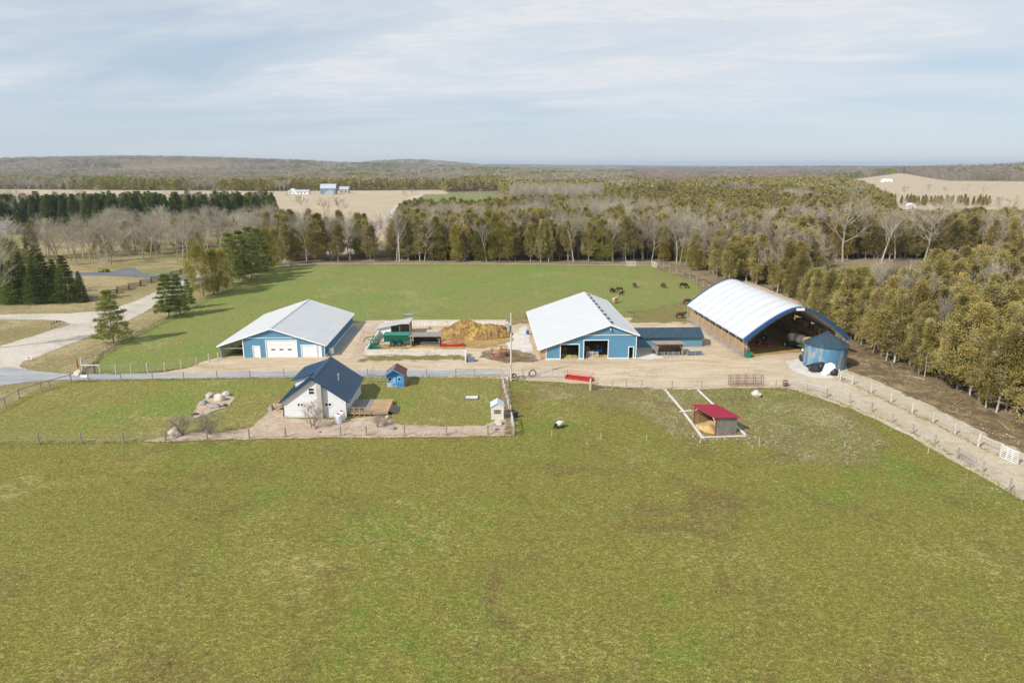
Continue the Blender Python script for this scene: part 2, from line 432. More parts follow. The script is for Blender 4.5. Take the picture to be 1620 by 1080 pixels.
def soil_mat(name, a, b, c3, amp=None, bump=0.4, bdist=0.1, s=0.12, stones=None, streak=None):
    t = NT(name)
    n = t.math('ADD', t.math('MULTIPLY', t.noise(s, 6, 0.62, 0.6, off=3, stretch=streak), 0.6), t.math('MULTIPLY', t.noise(s*9, 5, 0.6, off=13, stretch=streak), 0.4))
    c = t.mix(t.ramp(n, 0.40, 0.60), a, b)
    n2 = t.math('ADD', t.math('MULTIPLY', t.noise(s*2.2, 5, 0.6, 0.5, off=23, stretch=streak), 0.65), t.math('MULTIPLY', t.noise(2.4, 5, 0.7, off=5), 0.35))
    c = t.mix(t.ramp(n2, 0.50, 0.66, 0, 0.85), c, c3)
    micro = t.noise(7.0, 4, 0.7, off=9)
    c = t.scale_col(c, t.ramp(micro, 0.3, 0.7, 0.78, 1.2))
    if streak:
        rut = t.noise(0.9, 4, 0.6, 1.5, off=33, stretch=(0.10, 1.5, 1))
        c = t.mix(t.ramp(rut, 0.54, 0.64, 0, 0.45), c, c3); c = t.mix(t.ramp(rut, 0.44, 0.34, 0, 0.35), c, tuple(min(1, q*1.25) for q in a))
    if stones:
        vo = t.n.new('ShaderNodeTexNoise'); vo.inputs['Scale'].default_value = 3.2; vo.inputs['Detail'].default_value = 2
        t.l.new(t.geo.outputs['Position'], vo.inputs['Vector'])
        c = t.mix(t.ramp(vo.outputs['Fac'], 0.64, 0.69, 0, 0.8), c, stones)
    sh = t.bsdf(c, 0.95, 0, t.math('ADD', t.noise(1.1, 4, 0.6), t.math('MULTIPLY', micro, 0.5)), bump, bdist, 0.1)
    if amp: sh = t.cutout(sh, edge_keep(t, amp))
    return t.finish(sh)

GREEN, OLIVE, TAN, BROWN = (0.142, 0.175, 0.032), (0.182, 0.168, 0.038), (0.31, 0.26, 0.105), (0.145, 0.102, 0.040)
m_base = soil_mat('forest_floor', (0.19, 0.145, 0.085), (0.27, 0.21, 0.125), (0.11, 0.085, 0.055), bump=0.5, bdist=0.2, s=0.05)
# base ground to the horizon
ys = np.concatenate([np.arange(-60, 20, 20), np.arange(20, 420, 8), np.geomspace(420, 26000, 130)])
ts = np.linspace(-1.6, 1.6, 170)
T, Yg = np.meshgrid(ts, ys)
Xg = T*np.maximum(Yg, 150)
quad_sheet('ground', Xg, Yg, hgt(Xg, Yg), m_base)

m_front = grass_mat('front_pasture_grass', GREEN, OLIVE, TAN, BROWN, 0.44, 0.60, 0.46, amp=0.5)
m_lawn = grass_mat('garden_grass', (0.155, 0.20, 0.04), (0.20, 0.185, 0.05), (0.34, 0.28, 0.13), (0.18, 0.13, 0.06), 0.55, 0.30, 0.45, amp=0.5)
m_back = grass_mat('back_pasture_grass', (0.155, 0.215, 0.050), (0.195, 0.205, 0.060), (0.30, 0.27, 0.12), (0.17, 0.135, 0.055), 0.50, 0.48, 0.66, amp=1.2)
m_dry = grass_mat('dry_roadside_grass', (0.15, 0.16, 0.045), (0.23, 0.195, 0.085), (0.38, 0.30, 0.17), (0.20, 0.145, 0.085), 0.95, 0.5, 0.2, amp=1.2)
m_paddock = grass_mat('trampled_grass', (0.15, 0.165, 0.036), (0.19, 0.165, 0.058), (0.33, 0.27, 0.14), (0.15, 0.11, 0.05), 0.66, 0.66, 0.38, amp=4.0)
m_farlawn = grass_mat('far_green_field', (0.15, 0.20, 0.06), (0.20, 0.21, 0.08), (0.32, 0.28, 0.16), (0.2, 0.16, 0.08), 0.4, 0.2, 0.7, amp=3.0)
m_yard = soil_mat('packed_gravel', (0.53, 0.44, 0.325), (0.45, 0.345, 0.225), (0.33, 0.24, 0.15), amp=0.9, bump=0.25, s=0.10, streak=(0.55, 1.6, 1))
m_lane = soil_mat('lane_gravel', (0.50, 0.435, 0.34), (0.44, 0.365, 0.265), (0.35, 0.275, 0.18), amp=0.6, bump=0.25, s=0.14)
m_road = soil_mat('pale_gravel_road', (0.53, 0.475, 0.40), (0.45, 0.40, 0.33), (0.35, 0.32, 0.275), amp=0.8, bump=0.2, s=0.10)
m_drive = soil_mat('grey_driveway', (0.27, 0.28, 0.30), (0.34, 0.34, 0.345), (0.44, 0.42, 0.38), amp=0.45, bump=0.15, s=0.14, streak=(0.4, 2.0, 1))
m_asphalt = soil_mat('asphalt', (0.13, 0.14, 0.155), (0.16, 0.165, 0.18), (0.2, 0.2, 0.2), amp=0.4, bump=0.1)
m_mud = soil_mat('muddy_track', (0.14, 0.10, 0.06), (0.25, 0.185, 0.095), (0.38, 0.295, 0.15), amp=1.6, bump=0.9, bdist=0.25, s=0.16)
m_mulch = soil_mat('pinkish_mulch', (0.50, 0.385, 0.295), (0.41, 0.31, 0.225), (0.27, 0.20, 0.13), amp=0.7, bump=0.8, s=0.5)
m_white = soil_mat('white_limestone_chips', (0.62, 0.58, 0.52), (0.54, 0.50, 0.44), (0.42, 0.37, 0.31), amp=0.9, bump=0.3, s=0.4)
m_stub = soil_mat('stubble_field', (0.47, 0.375, 0.265), (0.41, 0.33, 0.23), (0.34, 0.275, 0.185), amp=6.0, bump=0.3, s=0.012, streak=(1, 3, 1))
m_strawg = soil_mat('straw_litter', (0.42, 0.29, 0.11), (0.32, 0.21, 0.085), (0.18, 0.12, 0.06), amp=0.8, bump=0.9, s=0.6)

FRONT = [(-900, 1700), (-500, 702), (0, 700), (240, 696), (500, 693), (814, 690), (800, 600), (930, 606), (1000, 612), (1060, 616), (1150, 613), (1235, 612), (1290, 622), (1345, 643), (1400, 669), (1470, 706), (1560, 757), (1640, 803), (1900, 980), (2600, 1700)]
GARDEN = [(-60, 685), (-60, 652), (0, 648), (60, 615), (118, 598), (300, 597), (600, 596), (798, 596), (812, 692), (500, 694), (240, 697), (0, 701), (-500, 703), (-500, 690)]
BACK = [(150, 590), (165, 560), (215, 528), (290, 487), (380, 445), (435, 421), (760, 417), (1035, 421), (1105, 452), (1120, 480), (1090, 500), (1000, 512), (830, 512), (600, 510), (560, 512), (520, 562), (345, 566), (300, 582), (200, 593)]
YARD = [(230, 594), (290, 584), (340, 567), (400, 556), (520, 552), (552, 512), (590, 507), (640, 506), (832, 506), (850, 503), (985, 503), (1095, 500), (1085, 478), (1170, 440), (1265, 478), (1335, 552), (1342, 585), (1345, 650), (1290, 624), (1240, 614), (1150, 615), (1050, 618), (940, 609), (800, 600), (600, 594), (230, 600)]
LANE = [(1325, 578), (1400, 607), (1455, 633), (1500, 653), (1560, 684), (1640, 722), (1900, 850), (1900, 990), (1640, 805), (1560, 759), (1470, 708), (1400, 671), (1340, 644), (1250, 616), (1240, 590)]
MUD = [(1325, 545), (1345, 535), (1390, 565), (1440, 585), (1520, 625), (1640, 690), (1950, 840), (1950, 880), (1640, 728), (1560, 688), (1500, 655), (1455, 634), (1400, 609), (1340, 585)]
ROAD = [(-500, 700), (-60, 640), (-60, 565), (60, 530), (140, 503), (210, 478), (300, 440), (345, 424), (420, 408), (470, 398), (470, 402), (360, 428), (300, 455), (255, 478), (215, 502), (150, 530), (90, 552), (40, 572), (30, 580), (50, 588), (110, 593), (125, 600), (60, 603), (0, 610)]
region('stubble_field', [(-700, 362), (430, 346), (462, 388), (600, 386), (640, 345), (680, 330), (745, 320), (700, 302), (560, 303), (440, 304), (0, 301), (-500, 301)], m_stub, 6, 6)
region('stubble_field', [(1290, 289), (1420, 283.5), (1500, 289), (1620, 290), (2100, 291), (2100, 352), (1640, 352), (1430, 344), (1410, 330), (1360, 306)], m_stub, 6, 7)
region('stubble_field', [(1036, 314), (1060, 311), (1068, 316), (1052, 323), (1038, 320)], m_stub, 4, 4)
region('stubble_field', [(380, 279), (560, 278.4), (560, 279.6), (380, 280.4)], m_stub, 6, 20)
region('green_field', [(640, 330), (656, 308), (780, 305), (805, 316), (800, 332)], m_farlawn, 3, 4)
for q_ in ([(1130, 266.5), (1215, 265.8), (1215, 266.8), (1130, 267.6)], [(868, 270.5), (884, 270.5), (884, 272.5), (866, 272.5)], [(0, 281.5), (120, 281), (120, 283), (0, 283.5)], [(1230, 274), (1420, 272.5), (1420, 274), (1230, 275.5)], [(200, 279.6), (330, 279), (330, 280.4), (200, 281)]):
    region('stubble_field', q_, m_stub, 6, 14)
region('gravel_road_far', [(600, 352), (628, 322), (655, 309), (672, 307), (668, 310), (645, 322), (612, 352), (580, 390), (545, 402), (470, 404), (470, 398), (540, 396)], m_road, 0.8, 2)
region('roadside_grass', [(-400, 600), (-400, 380), (0, 372), (330, 366), (330, 395), (440, 405), (440, 425), (380, 447), (285, 490), (210, 530), (160, 560), (130, 592), (120, 600), (0, 652), (-200, 700), (-500, 760)], m_dry, 1.2, 1.5)
region('lawn', [(150, 432), (200, 428), (290, 426), (300, 430), (200, 434)], m_farlawn, 2, 1.2)
region('lawn', [(0, 372), (160, 368), (165, 378), (0, 386)], m_farlawn, 2, 3)
region('back_pasture', BACK, m_back, 1.2, 1.0)
region('front_pasture', FRONT, m_front, 0.5, 1.2)
region('garden_lawn', GARDEN, m_lawn, 0.5, 0.7)
region('paddock', [(835, 600), (1000, 612), (1240, 614), (1290, 624), (1345, 650), (1400, 690), (1400, 735), (1300, 735), (1190, 700), (1060, 690), (1010, 655), (930, 640), (850, 625)], m_paddock, 4.0, 0.7)
region('road', ROAD, m_road, 0.8, 0.7)
region('side_road', [(-300, 520), (-300, 498), (0, 498), (110, 496), (160, 492), (205, 485), (200, 500), (120, 515), (95, 507), (0, 505)], m_road, 0.8, 0.7)
region('neighbour_driveway', [(-60, 430), (130, 431), (175, 430), (205, 424), (214, 424), (222, 431), (250, 435), (300, 437), (318, 441), (318, 446), (280, 443), (230, 439), (190, 437), (140, 436), (-60, 436)], m_asphalt, 0.4, 0.6)
region('driveway', [(10, 580), (60, 588), (120, 593), (200, 592), (300, 589), (420, 586), (600, 584), (800, 584), (800, 598), (600, 597), (300, 599), (130, 601), (60, 603), (-10, 612), (-80, 620), (-80, 600)], m_drive, 0.45, 0.5)
region('farmyard', YARD, m_yard, 0.9, 0.8)
region('driveway_wet_strip', [(120, 595), (300, 591), (600, 586), (800, 587), (800, 594), (600, 595), (300, 598), (120, 599)], m_drive, 1.1, 0.5)
region('lane', LANE, m_lane, 0.6, 0.7)
region('muddy_track', MUD, m_mud, 1.6, 0.8)
region('muddy_track', [(1035, 424), (1060, 423), (1140, 452), (1150, 462), (1120, 458), (1080, 440)], m_mud, 1.6, 0.8)
region('worn_ground', [(1000, 494), (1030, 490), (1090, 478), (1112, 500), (1100, 510), (1000, 511)], m_paddock, 4.0, 0.7)
region('worn_ground', [(806, 506), (832, 494), (838, 510), (812, 514)], m_paddock, 3.0, 0.6)
region('dirt_bank', [(556, 568), (574, 522), (598, 512), (604, 520), (577, 563)], m_mulch, 1.0, 0.5)
region('wall_weeds', [(577, 563.5), (738, 563.5), (738, 570), (660, 569), (577, 571)], m_paddock, 1.2, 0.5)
region('limestone_pad', [(1240, 572), (1275, 566), (1300, 585), (1320, 600), (1285, 600), (1255, 588)], m_white, 0.9, 0.5)
region('limestone_pad', [(1004, 561), (1032, 558), (1050, 567), (1030, 571), (1004, 568)], m_white, 0.7, 0.5)
region('limestone_pad', [(808, 530), (832, 515), (845, 555), (812, 562), (800, 545)], m_white, 0.9, 0.5)
region('wet_shaded_strip', [(518, 562), (531, 562), (570, 521), (558, 516)], m_drive, 0.5, 0.5)  # wet strip east of the garage barn, its shadow partly painted as darker ground
region('garden_bed', [(225, 700), (262, 692), (290, 686), (340, 686), (395, 680), (425, 655), (432, 640), (452, 640), (452, 664), (548, 664), (598, 660), (640, 674), (700, 676), (765, 674), (786, 665), (792, 640), (798, 600), (803, 600), (814, 690), (690, 693), (500, 694), (350, 697)], m_mulch, 0.7, 0.4)
region('garden_bed', [(303, 656), (316, 638), (330, 626), (355, 623), (372, 631), (364, 643), (342, 650), (328, 657), (306, 664)], m_mulch, 0.6, 0.4)
region('fence_line_soil', [(790, 602), (801, 602), (813, 688), (800, 688)], m_mud, 0.5, 0.4)
region('barn_floor_litter', [(1178, 566), (1230, 560), (1320, 556), (1250, 490), (1095, 500)], m_strawg, 1.2, 0.6)
region('straw_litter', [(690, 536), (700, 520), (806, 520), (812, 540), (760, 552), (700, 549)], m_strawg, 1.8, 0.5)
region('straw_litter', [(584, 555), (600, 549), (735, 549), (736, 559), (584, 559)], m_strawg, 0.9, 0.4)
region('feeder_mud', [(760, 566), (800, 574), (850, 572), (840, 560), (800, 553), (765, 556)], m_mud, 1.3, 0.5)
# ------------------------------------------------------------------ buildings
def rad(d): return math.radians(d)
def ribs_wall(mb, p0, p1, z0, ztop, step=0.32, w=0.05, d=0.03, gaps=()):
    """standing ribs on a vertical wall from p0 to p1 (xy); ztop(s) gives the top at distance s; gaps: (s0,s1,z0,z1) openings"""
    p0, p1 = Vector(p0), Vector(p1); L = (p1-p0).length; u = (p1-p0).normalized(); n = Vector((u.y, -u.x))
    s = step/2
    while s < L:
        segs = [(z0, ztop(s))]
        for a, b, c, e in gaps:
            if a-w < s < b+w:
                new = []
                for q0, q1 in segs:
                    if q1 <= c or q0 >= e: new.append((q0, q1)); continue
                    if q0 < c: new.append((q0, c))
                    if q1 > e: new.append((e, q1))
                segs = new
        for q0, q1 in segs:
            if q1-q0 < 0.05: continue
            a = p0+u*(s-w/2); b = p0+u*(s+w/2)
            vs = [(a.x, a.y), (b.x, b.y), (b.x+n.x*d, b.y+n.y*d), (a.x+n.x*d, a.y+n.y*d)]
            mb.prism(vs, 'z', q0, q1)
        s += step
def wall_open(mb, x0, x1, y, t, ztop, openings, z0=0.0):
    """front wall in the xz plane with rectangular openings (x0,x1,z0,z1); built from vertical strips so the openings are real"""
    xs = sorted(set([x0, x1] + [v for o in openings for v in (o[0], o[1])] + [v for v in ztop.keys() if x0 < v < x1]))
    def top(x):
        ks = sorted(ztop); 
        for a, b in zip(ks, ks[1:]):
            if a <= x <= b: return ztop[a] + (ztop[b]-ztop[a])*(x-a)/(b-a)
        return ztop[ks[0]] if x < ks[0] else ztop[ks[-1]]
    for a, b in zip(xs, xs[1:]):
        op = sorted([(o[2], o[3]) for o in openings if o[0] <= a+1e-6 and o[1] >= b-1e-6])
        z = z0
        for c, e in op:
            if c > z: mb.prism([(a, z), (b, z), (b, c), (a, c)], 'y', y, y+t)
            z = e
        mb.prism([(a, z), (b, z), (b, top(b)), (a, top(a))], 'y', y, y+t)
def frame_trim(mb, x0, x1, z0, z1, y, w=0.12, d=0.05, bottom=False):
    mb.box(x0-w, x0, y-d, y+0.02, z0, z1+w); mb.box(x1, x1+w, y-d, y+0.02, z0, z1+w); mb.box(x0, x1, y-d, y+0.02, z1, z1+w)
    if bottom: mb.box(x0-w, x1+w, y-d, y+0.02, z0-w, z0)
def roof_ribs(mb, a, b, c, d, step, w=0.05, h=0.03):
    """raised seams on roof quad a(eave0) b(eave1) c(ridge1) d(ridge0), running from eave to ridge"""
    a, b, c, d = map(Vector, (a, b, c, d)); n = int((b-a).length/step)
    nr = (b-a).cross(d-a).normalized()
    if nr.z < 0: nr = -nr
    u = (b-a).normalized()*w/2
    for i in range(1, n):
        t = i/n; p = a.lerp(b, t); q = d.lerp(c, t)
        mb._a([p-u, p+u, q+u, q-u, p-u+nr*h, p+u+nr*h, q+u+nr*h, q-u+nr*h], [(4,5,6,7), (0,1,5,4), (1,2,6,5), (2,3,7,6), (3,0,4,7)])
def gable(root, W, L, xr, zr, zl, zrt, m_roof, over=0.35, t=0.10, trim='white', seam=0.9):
    """two slopes over width W, length L; ridge at x=xr height zr; eaves heights zl (x=0), zrt (x=W)"""
    sl = (zr-zl)/xr; sr = (zr-zrt)/(W-xr)
    y0, y1 = -over, L+over
    e0 = (-over, zl-sl*over); e1 = (W+over, zrt-sr*over)
    for (ex, ez) in (e0, e1):
        pts = [(ex, y0, ez+t), (ex, y1, ez+t), (xr, y1, zr+t), (xr, y0, zr+t)]
        mb = MB().slab(pts, t); 
        if seam: roof_ribs(mb, pts[0], pts[1], pts[2], pts[3], seam)
        mb.build('roof_slope', m_roof, root)
    MB().prism([(xr-0.25, zr+t+0.02-0.25*sl), (xr, zr+t+0.02), (xr+0.25, zr+t+0.02-0.25*sr), (xr+0.25, zr+t+0.07-0.25*sr), (xr, zr+t+0.07), (xr-0.25, zr+t+0.07-0.25*sl)], 'y', y0, y1).build('ridge_cap', m_roof, root)
    for yy in (y0-0.04, y1):
        f = MB(); f.slab([(e0[0], yy, e0[1]+t+.02), (xr, yy, zr+t+.02), (xr, yy+0.04, zr+t+.02), (e0[0], yy+0.04, e0[1]+t+.02)], 0.20)
        f.build('fascia', trim, root)
        MB().slab([(e1[0], yy, e1[1]+t+.02), (xr, yy, zr+t+.02), (xr, yy+0.04, zr+t+.02), (e1[0], yy+0.04, e1[1]+t+.02)], 0.20).build('fascia', trim, root)
    MB().box(e0[0]-0.1, e0[0], y0, y1, e0[1]-0.06, e0[1]+0.08).build('gutter', trim, root)
    MB().box(e1[0], e1[0]+0.1, y0, y1, e1[1]-0.06, e1[1]+0.08).build('gutter', trim, root)

# ---- left garage barn ------------------------------------------------
p = P(350, 566.7)
gb = thing('garage_barn', 'blue steel barn with white roof, overhead garage doors and an open bay on its end', 'barn', p, rad(2.0))
W, L = 18.2, 26.0
zr, ze = 5.35, 2.35
gable(gb, W, L, W/2, zr, ze, ze, 'roof_white', 0.4)
zt = {0: ze, W/2: zr, W: ze}
ox = 4.1
doors = [(5.75, 6.85, 0, 2.15), (8.05, 13.35, 0, 3.15), (14.2, 16.7, 0, 2.25), (17.0, 17.6, 0.0, 2.1)]
wl_ = MB(); wall_open(wl_, ox, W, 0, 0.12, zt, doors)
ribs_wall(wl_, (ox, 0), (W, 0), 0, lambda s: ze+(zr-ze)*(1-abs((ox+s)-W/2)/(W/2))-0.02, gaps=[(a-ox, b-ox, c, d) for a, b, c, d in doors])
wl_.build('front_wall', 'blue', gb)
sw = MB().box(W-0.12, W, 0.12, L, 0, ze); ribs_wall(sw, (W, 0.1), (W, L), 0, lambda s: ze, 0.4); sw.build('side_wall', 'blue', gb)
sw = MB().prism([(0, 0), (W-.12, 0), (W-.12, ze), (W/2, zr-.02), (0, ze)], 'y', L-0.12, L); sw.build('rear_wall', 'blue', gb)
iw = MB().prism([(0.12, 0), (L-.12, 0), (L-.12, ze+1.3), (0.12, ze+1.3)], 'x', ox, ox+0.1); iw.build('bay_wall', 'wood_dark', gb)
for k in range(7):
    MB().box(0.0, 0.06, 0.2, L-0.2, 0.15+k*0.31, 0.15+k*0.31+0.22).build('plank', 'wood_grey', gb)
for k in range(6):
    MB().box(-0.05, 0.13, 0.02+k*5.1, 0.2+k*5.1, 0, ze-.02).build('bay_post', 'wood_grey', gb)
MB().box(0.2, ox-0.05, 0.02, 0.1, 1.75, 1.85).build('bay_rail', 'galv', gb)
MB().box(ox-0.16, ox, -0.04, 0.05, 0, 3.45).build('corner_trim', 'white', gb)
MB().box(W-0.02, W+0.05, -0.05, 0.05, 0, ze).build('corner_trim', 'white', gb)
MB().box(ox+0.1, W-3.1, -0.06, -0.03, 3.62, 3.72).build('trim_band', 'white', gb)
for k, (a, b, c, d) in enumerate(doors):
    fr = MB(); frame_trim(fr, a, b, c, d, 0); 
    dr = MB()
    if k in (1, 2):
        n = 4
        for q in range(n):
            h = (d-c)/n; dr.box(a+.02, b-.02, 0.04, 0.10, c+q*h+0.012, c+(q+1)*h-0.012)
        o = dr.build('overhead_door', 'door_white', gb)
        MB().box(a, b, 0.085, 0.115, c, d).build('door_backing', 'white', o)
    else:
        dr.box(a+.02, b-.02, 0.03, 0.08, c+.02, d-.02); o = dr.build('door', 'door_white', gb)
        MB().box(a+0.1, a+0.17, -0.02, 0.03, 1.0, 1.08).build('handle', 'galv', o)
    fr.build('door_frame', 'white', o)
    if k == 1:
        for q in range(3):
            xx = a+0.85+q*1.45; zz = 1.35
            w_ = MB().box(xx, xx+0.6, 0.025, 0.05, zz, zz+0.3).build('window', 'glass', o)
            MB().box(xx-.03, xx+.63, 0.03, 0.045, zz-.04, zz).box(xx-.03, xx+.63, 0.03, 0.045, zz+.3, zz+.34).box(xx+0.28, xx+0.32, 0.015, 0.045, zz, zz+.3).build('window_frame', 'white', w_)
MB().box(W/2-0.15, W/2+0.15, -0.2, -0.01, zr-0.45, zr-0.28).build('wall_lamp', 'white', gb)
MB().box(W, W+0.25, 0.1, L, 0, 0.3).build('foundation', 'concrete', gb)

# ---- right livestock barn ---------------------------------------------
p = P(855.8, 569.2)
lb = thing('livestock_barn', 'blue steel barn with white roof, ridge vents and two dark open doorways', 'barn', p, rad(2.6))
W, L = 16.75, 31.0
xr, zr, zl, zrr = 12.1, 6.2, 2.05, 4.45
gable(lb, W, L, xr, zr, zl, zrr, 'roof_white', 0.45)
zt = {0: zl, xr: zr, W: zrr}
def topz(x): return zl+(zr-zl)*x/xr if x < xr else zr+(zrr-zr)*(x-xr)/(W-xr)
doors = [(3.45, 6.65, 0, 2.72), (7.55, 11.75, 0, 3.42), (15.5, 16.25, 0, 2.15)]
w_ = MB(); wall_open(w_, 0.9, W, 0, 0.14, zt, doors)
ribs_wall(w_, (0.9, 0), (W, 0), 0.25, lambda s: topz(s+0.9)-.02, gaps=[(a-.9, b-.9, c, d) for a, b, c, d in doors])
w_.build('front_wall', 'blue', lb)
w_ = MB().box(W-0.14, W, 0.14, L, 0, zrr); ribs_wall(w_, (W, .1), (W, L), 0, lambda s: zrr, .4); w_.build('side_wall', 'blue', lb)
MB().prism([(0, 0), (W-.14, 0), (W-.14, zrr), (xr, zr-.02), (0, zl)], 'y', L-0.12, L).build('rear_wall', 'blue', lb)
MB().box(6.95, 7.1, 0.3, L-.3, 0, 2.6).build('partition', 'wood_dark', lb)
for a, b in ((0.9, 3.33), (6.77, 7.43), (11.87, 15.38), (16.37, W)):
    MB().box(a, b, -0.045, 0.0, 0, 0.24).build('kick_board', 'white', lb)
for k in range(8):
    MB().box(0.0, 0.05, 0.3, L-.3, 0.1+k*0.235, 0.1+k*0.235+0.17).build('plank', 'wood', lb)
for k in range(8):
    MB().box(-0.05, 0.14, 0.02+k*4.3, 0.2+k*4.3, 0, zl-.12).build('side_post', 'wood', lb)
MB().box(0.86, 0.96, -0.06, 0.1, 0, 2.3).build('corner_trim', 'white', lb); MB().box(W-.05, W+.06, -0.06, 0.08, 0, zrr).build('corner_trim', 'white', lb)
MB().box(7.0, W-.06, -0.075, -0.03, 4.32, 4.42).build('trim_band', 'white', lb)
MB().box(-0.1, 0.86, 0.0, 0.12, 0, 1.9).build('corner_boards', 'wood', lb)
for a, b, c, d in doors:
    f_ = MB(); frame_trim(f_, a, b, c, d, 0, 0.13, 0.06); f_.build('door_frame', 'white', lb)
for k in range(9):
    yy = 1.5+k*3.3
    MB().box(xr+0.25, xr+0.75, yy, yy+0.9, zr-0.14, zr+0.10).build('ridge_vent', 'black', lb)
MB().tube([(xr, 0, zr-0.75), (xr, -0.25, zr-0.62)], 0.05, 6).cyl(xr, -0.28, zr-0.85, zr-0.6, 0.22, 0.08, 10).build('wall_lamp', 'galv', lb)
# things standing in the doorways
def straw_heap(name, label, cat, c, r, m='straw', seed=1, sub=4, rough=0.3):
    mb = MB(); blob(mb, (0, 0, 0), r, seed, sub, rough)
    mb.v = [(x, y, max(z, -0.02)) for x, y, z in mb.v]
    o = mb.build(name, m, None, True); tag(o, label, cat); o.location = c; return o
def L2W(root, x, y, z=0):
    a = root.rotation_euler.z; c, s = math.cos(a), math.sin(a)
    return Vector((root.location.x + x*c - y*s, root.location.y + x*s + y*c, root.location.z+z))
straw_heap('hay_heap', 'loose yellow green hay in the smaller doorway of the blue barn', 'hay', L2W(lb, 5.0, 1.3), (1.5, 0.9, 0.55), mat('green_hay', (0.30, 0.30, 0.08), 0.95, 0.25, 4.0, bump=0.8), 3)
straw_heap('straw_bedding', 'straw bedding behind the white gate in the large barn doorway', 'straw', L2W(lb, 9.6, 1.9), (1.9, 1.3, 0.3), 'straw', 5)
g = thing('barn_gate', 'white metal gate standing inside the large dark barn doorway', 'gate', L2W(lb, 8.2, 0.9), rad(2.6))
gm = MB()
for k in range(5): gm.tube([(0, 0, 0.2+k*0.22), (2.0, 0, 0.2+k*0.22)], 0.03, 5)
gm.build('rails', 'white', g)
for k in range(3): MB().tube([(k*1.0, 0, 0.05), (k*1.0, 0, 1.15)], 0.035, 5).build('upright', 'white', g)
# a blue hand truck / tank seen inside
t_ = thing('feed_cart', 'blue wheeled feed cart inside the large barn doorway', 'cart', L2W(lb, 10.6, 3.0), rad(20))
MB().prism([(-0.5, 0.4), (0.5, 0.4), (0.75, 1.1), (-0.75, 1.1)], 'y', -0.4, 0.4).build('tub', 'tarp_blue', t_)
for sx in (-0.45, 0.45):
    for sy in (-0.44, 0.34): MB().tube([(sx, sy, 0.22), (sx, sy+.1, 0.22)], 0.22, 12).build('wheel', 'rubber', t_)
MB().tube([(0.5, 0, 0.9), (0.9, 0, 2.0)], 0.03, 5).build('handle', 'galv', t_)
def sheep(name, label, loc, rz, s=1.0, wool='plastic_white', face='black_cow', graze=False):
    r = thing(name, label, 'sheep', loc, rz)
    b = MB(); blob(b, (0, 0, 0.55*s), (0.52*s, 0.30*s, 0.30*s), 2, 3, 0.12); b.build('body', wool, r, True)
    hz = 0.18 if graze else 0.78
    h = MB().tube([(0.42*s, 0, 0.62*s), (0.62*s, 0, (0.45 if graze else 0.78)*s), (0.80*s, 0, hz*s)], [0.15*s, 0.11*s, 0.06*s], 8)
    h.tube([(0.60*s, 0.08*s, (hz+.12)*s), (0.60*s, 0.22*s, (hz+.10)*s)], [0.05*s, 0.02*s], 5).tube([(0.60*s, -0.08*s, (hz+.12)*s), (0.60*s, -0.22*s, (hz+.10)*s)], [0.05*s, 0.02*s], 5)
    h.build('head', face, r, True)
    for x in (-0.32, 0.32):
        for y in (-0.14, 0.14):
            MB().tube([(x*s, y*s, 0.42*s), (x*s, y*s, 0)], [0.07*s, 0.04*s], 6).build('leg', face, r)
    MB().tube([(-0.5*s, 0, 0.65*s), (-0.62*s, 0, 0.40*s)], [0.07*s, 0.03*s], 5).build('tail', wool, r)
    return r
sheep('sheep', 'white sheep lying in straw behind the barn gate', L2W(lb, 9.0, 1.9, 0.25), 0.3, 1.0, mat('cream_wool', (0.55, 0.50, 0.42), 0.95, 0.15, 6, bump=0.6), 'tan_cow')
for k, (x, y) in enumerate(((8.6, 4.5), (10.9, 5.6), (4.6, 4.5))):
    o = MB().tube([(-0.6, 0, 0.62), (0.6, 0, 0.62)], 0.62, 18).build('round_bale', 'bale', None, True)
    tag(o, ['round hay bale in the dark beyond the white gate', 'round hay bale deep inside the large barn doorway', 'round hay bale deep inside the smaller barn doorway'][k], 'hay bale'); o.location = L2W(lb, x, y); o.rotation_euler.z = k*0.7

# ---- low blue shed between the barns -----------------------------------
p = P(1006, 550)
sh = thing('low_shed', 'low blue shed with dark slate roof between the white barn and the canvas barn', 'shed', p, rad(2.6))
Ws, Ls = (P(1104.4, 544.8)-p).length, 5.2
MB().box(0, Ws, 0, Ls, 0, 2.05).build('wall', 'blue_shed', sh)
f = MB(); pts = [(-0.1, -0.35, 1.98), (Ws+.25, -0.35, 1.98), (Ws+.25, Ls/2, 3.25), (-0.1, Ls/2, 3.25)]
f.slab(pts, 0.08); roof_ribs(f, *pts, 1.0); f.build('roof_slope', 'roof_slate', sh)
f = MB(); pts = [(-0.1, Ls+.35, 1.98), (Ws+.25, Ls+.35, 1.98), (Ws+.25, Ls/2, 3.25), (-0.1, Ls/2, 3.25)]
f.slab(pts, 0.08); f.build('roof_slope', 'roof_slate', sh)
MB().prism([(0, 2.05), (Ls, 2.05), (Ls/2, 3.15)], 'x', Ws-.12, Ws).build('gable_end', 'blue_shed', sh)
MB().box(-0.1, Ws+.25, -0.42, -0.35, 1.86, 1.99).build('gutter', 'roof_slate', sh)

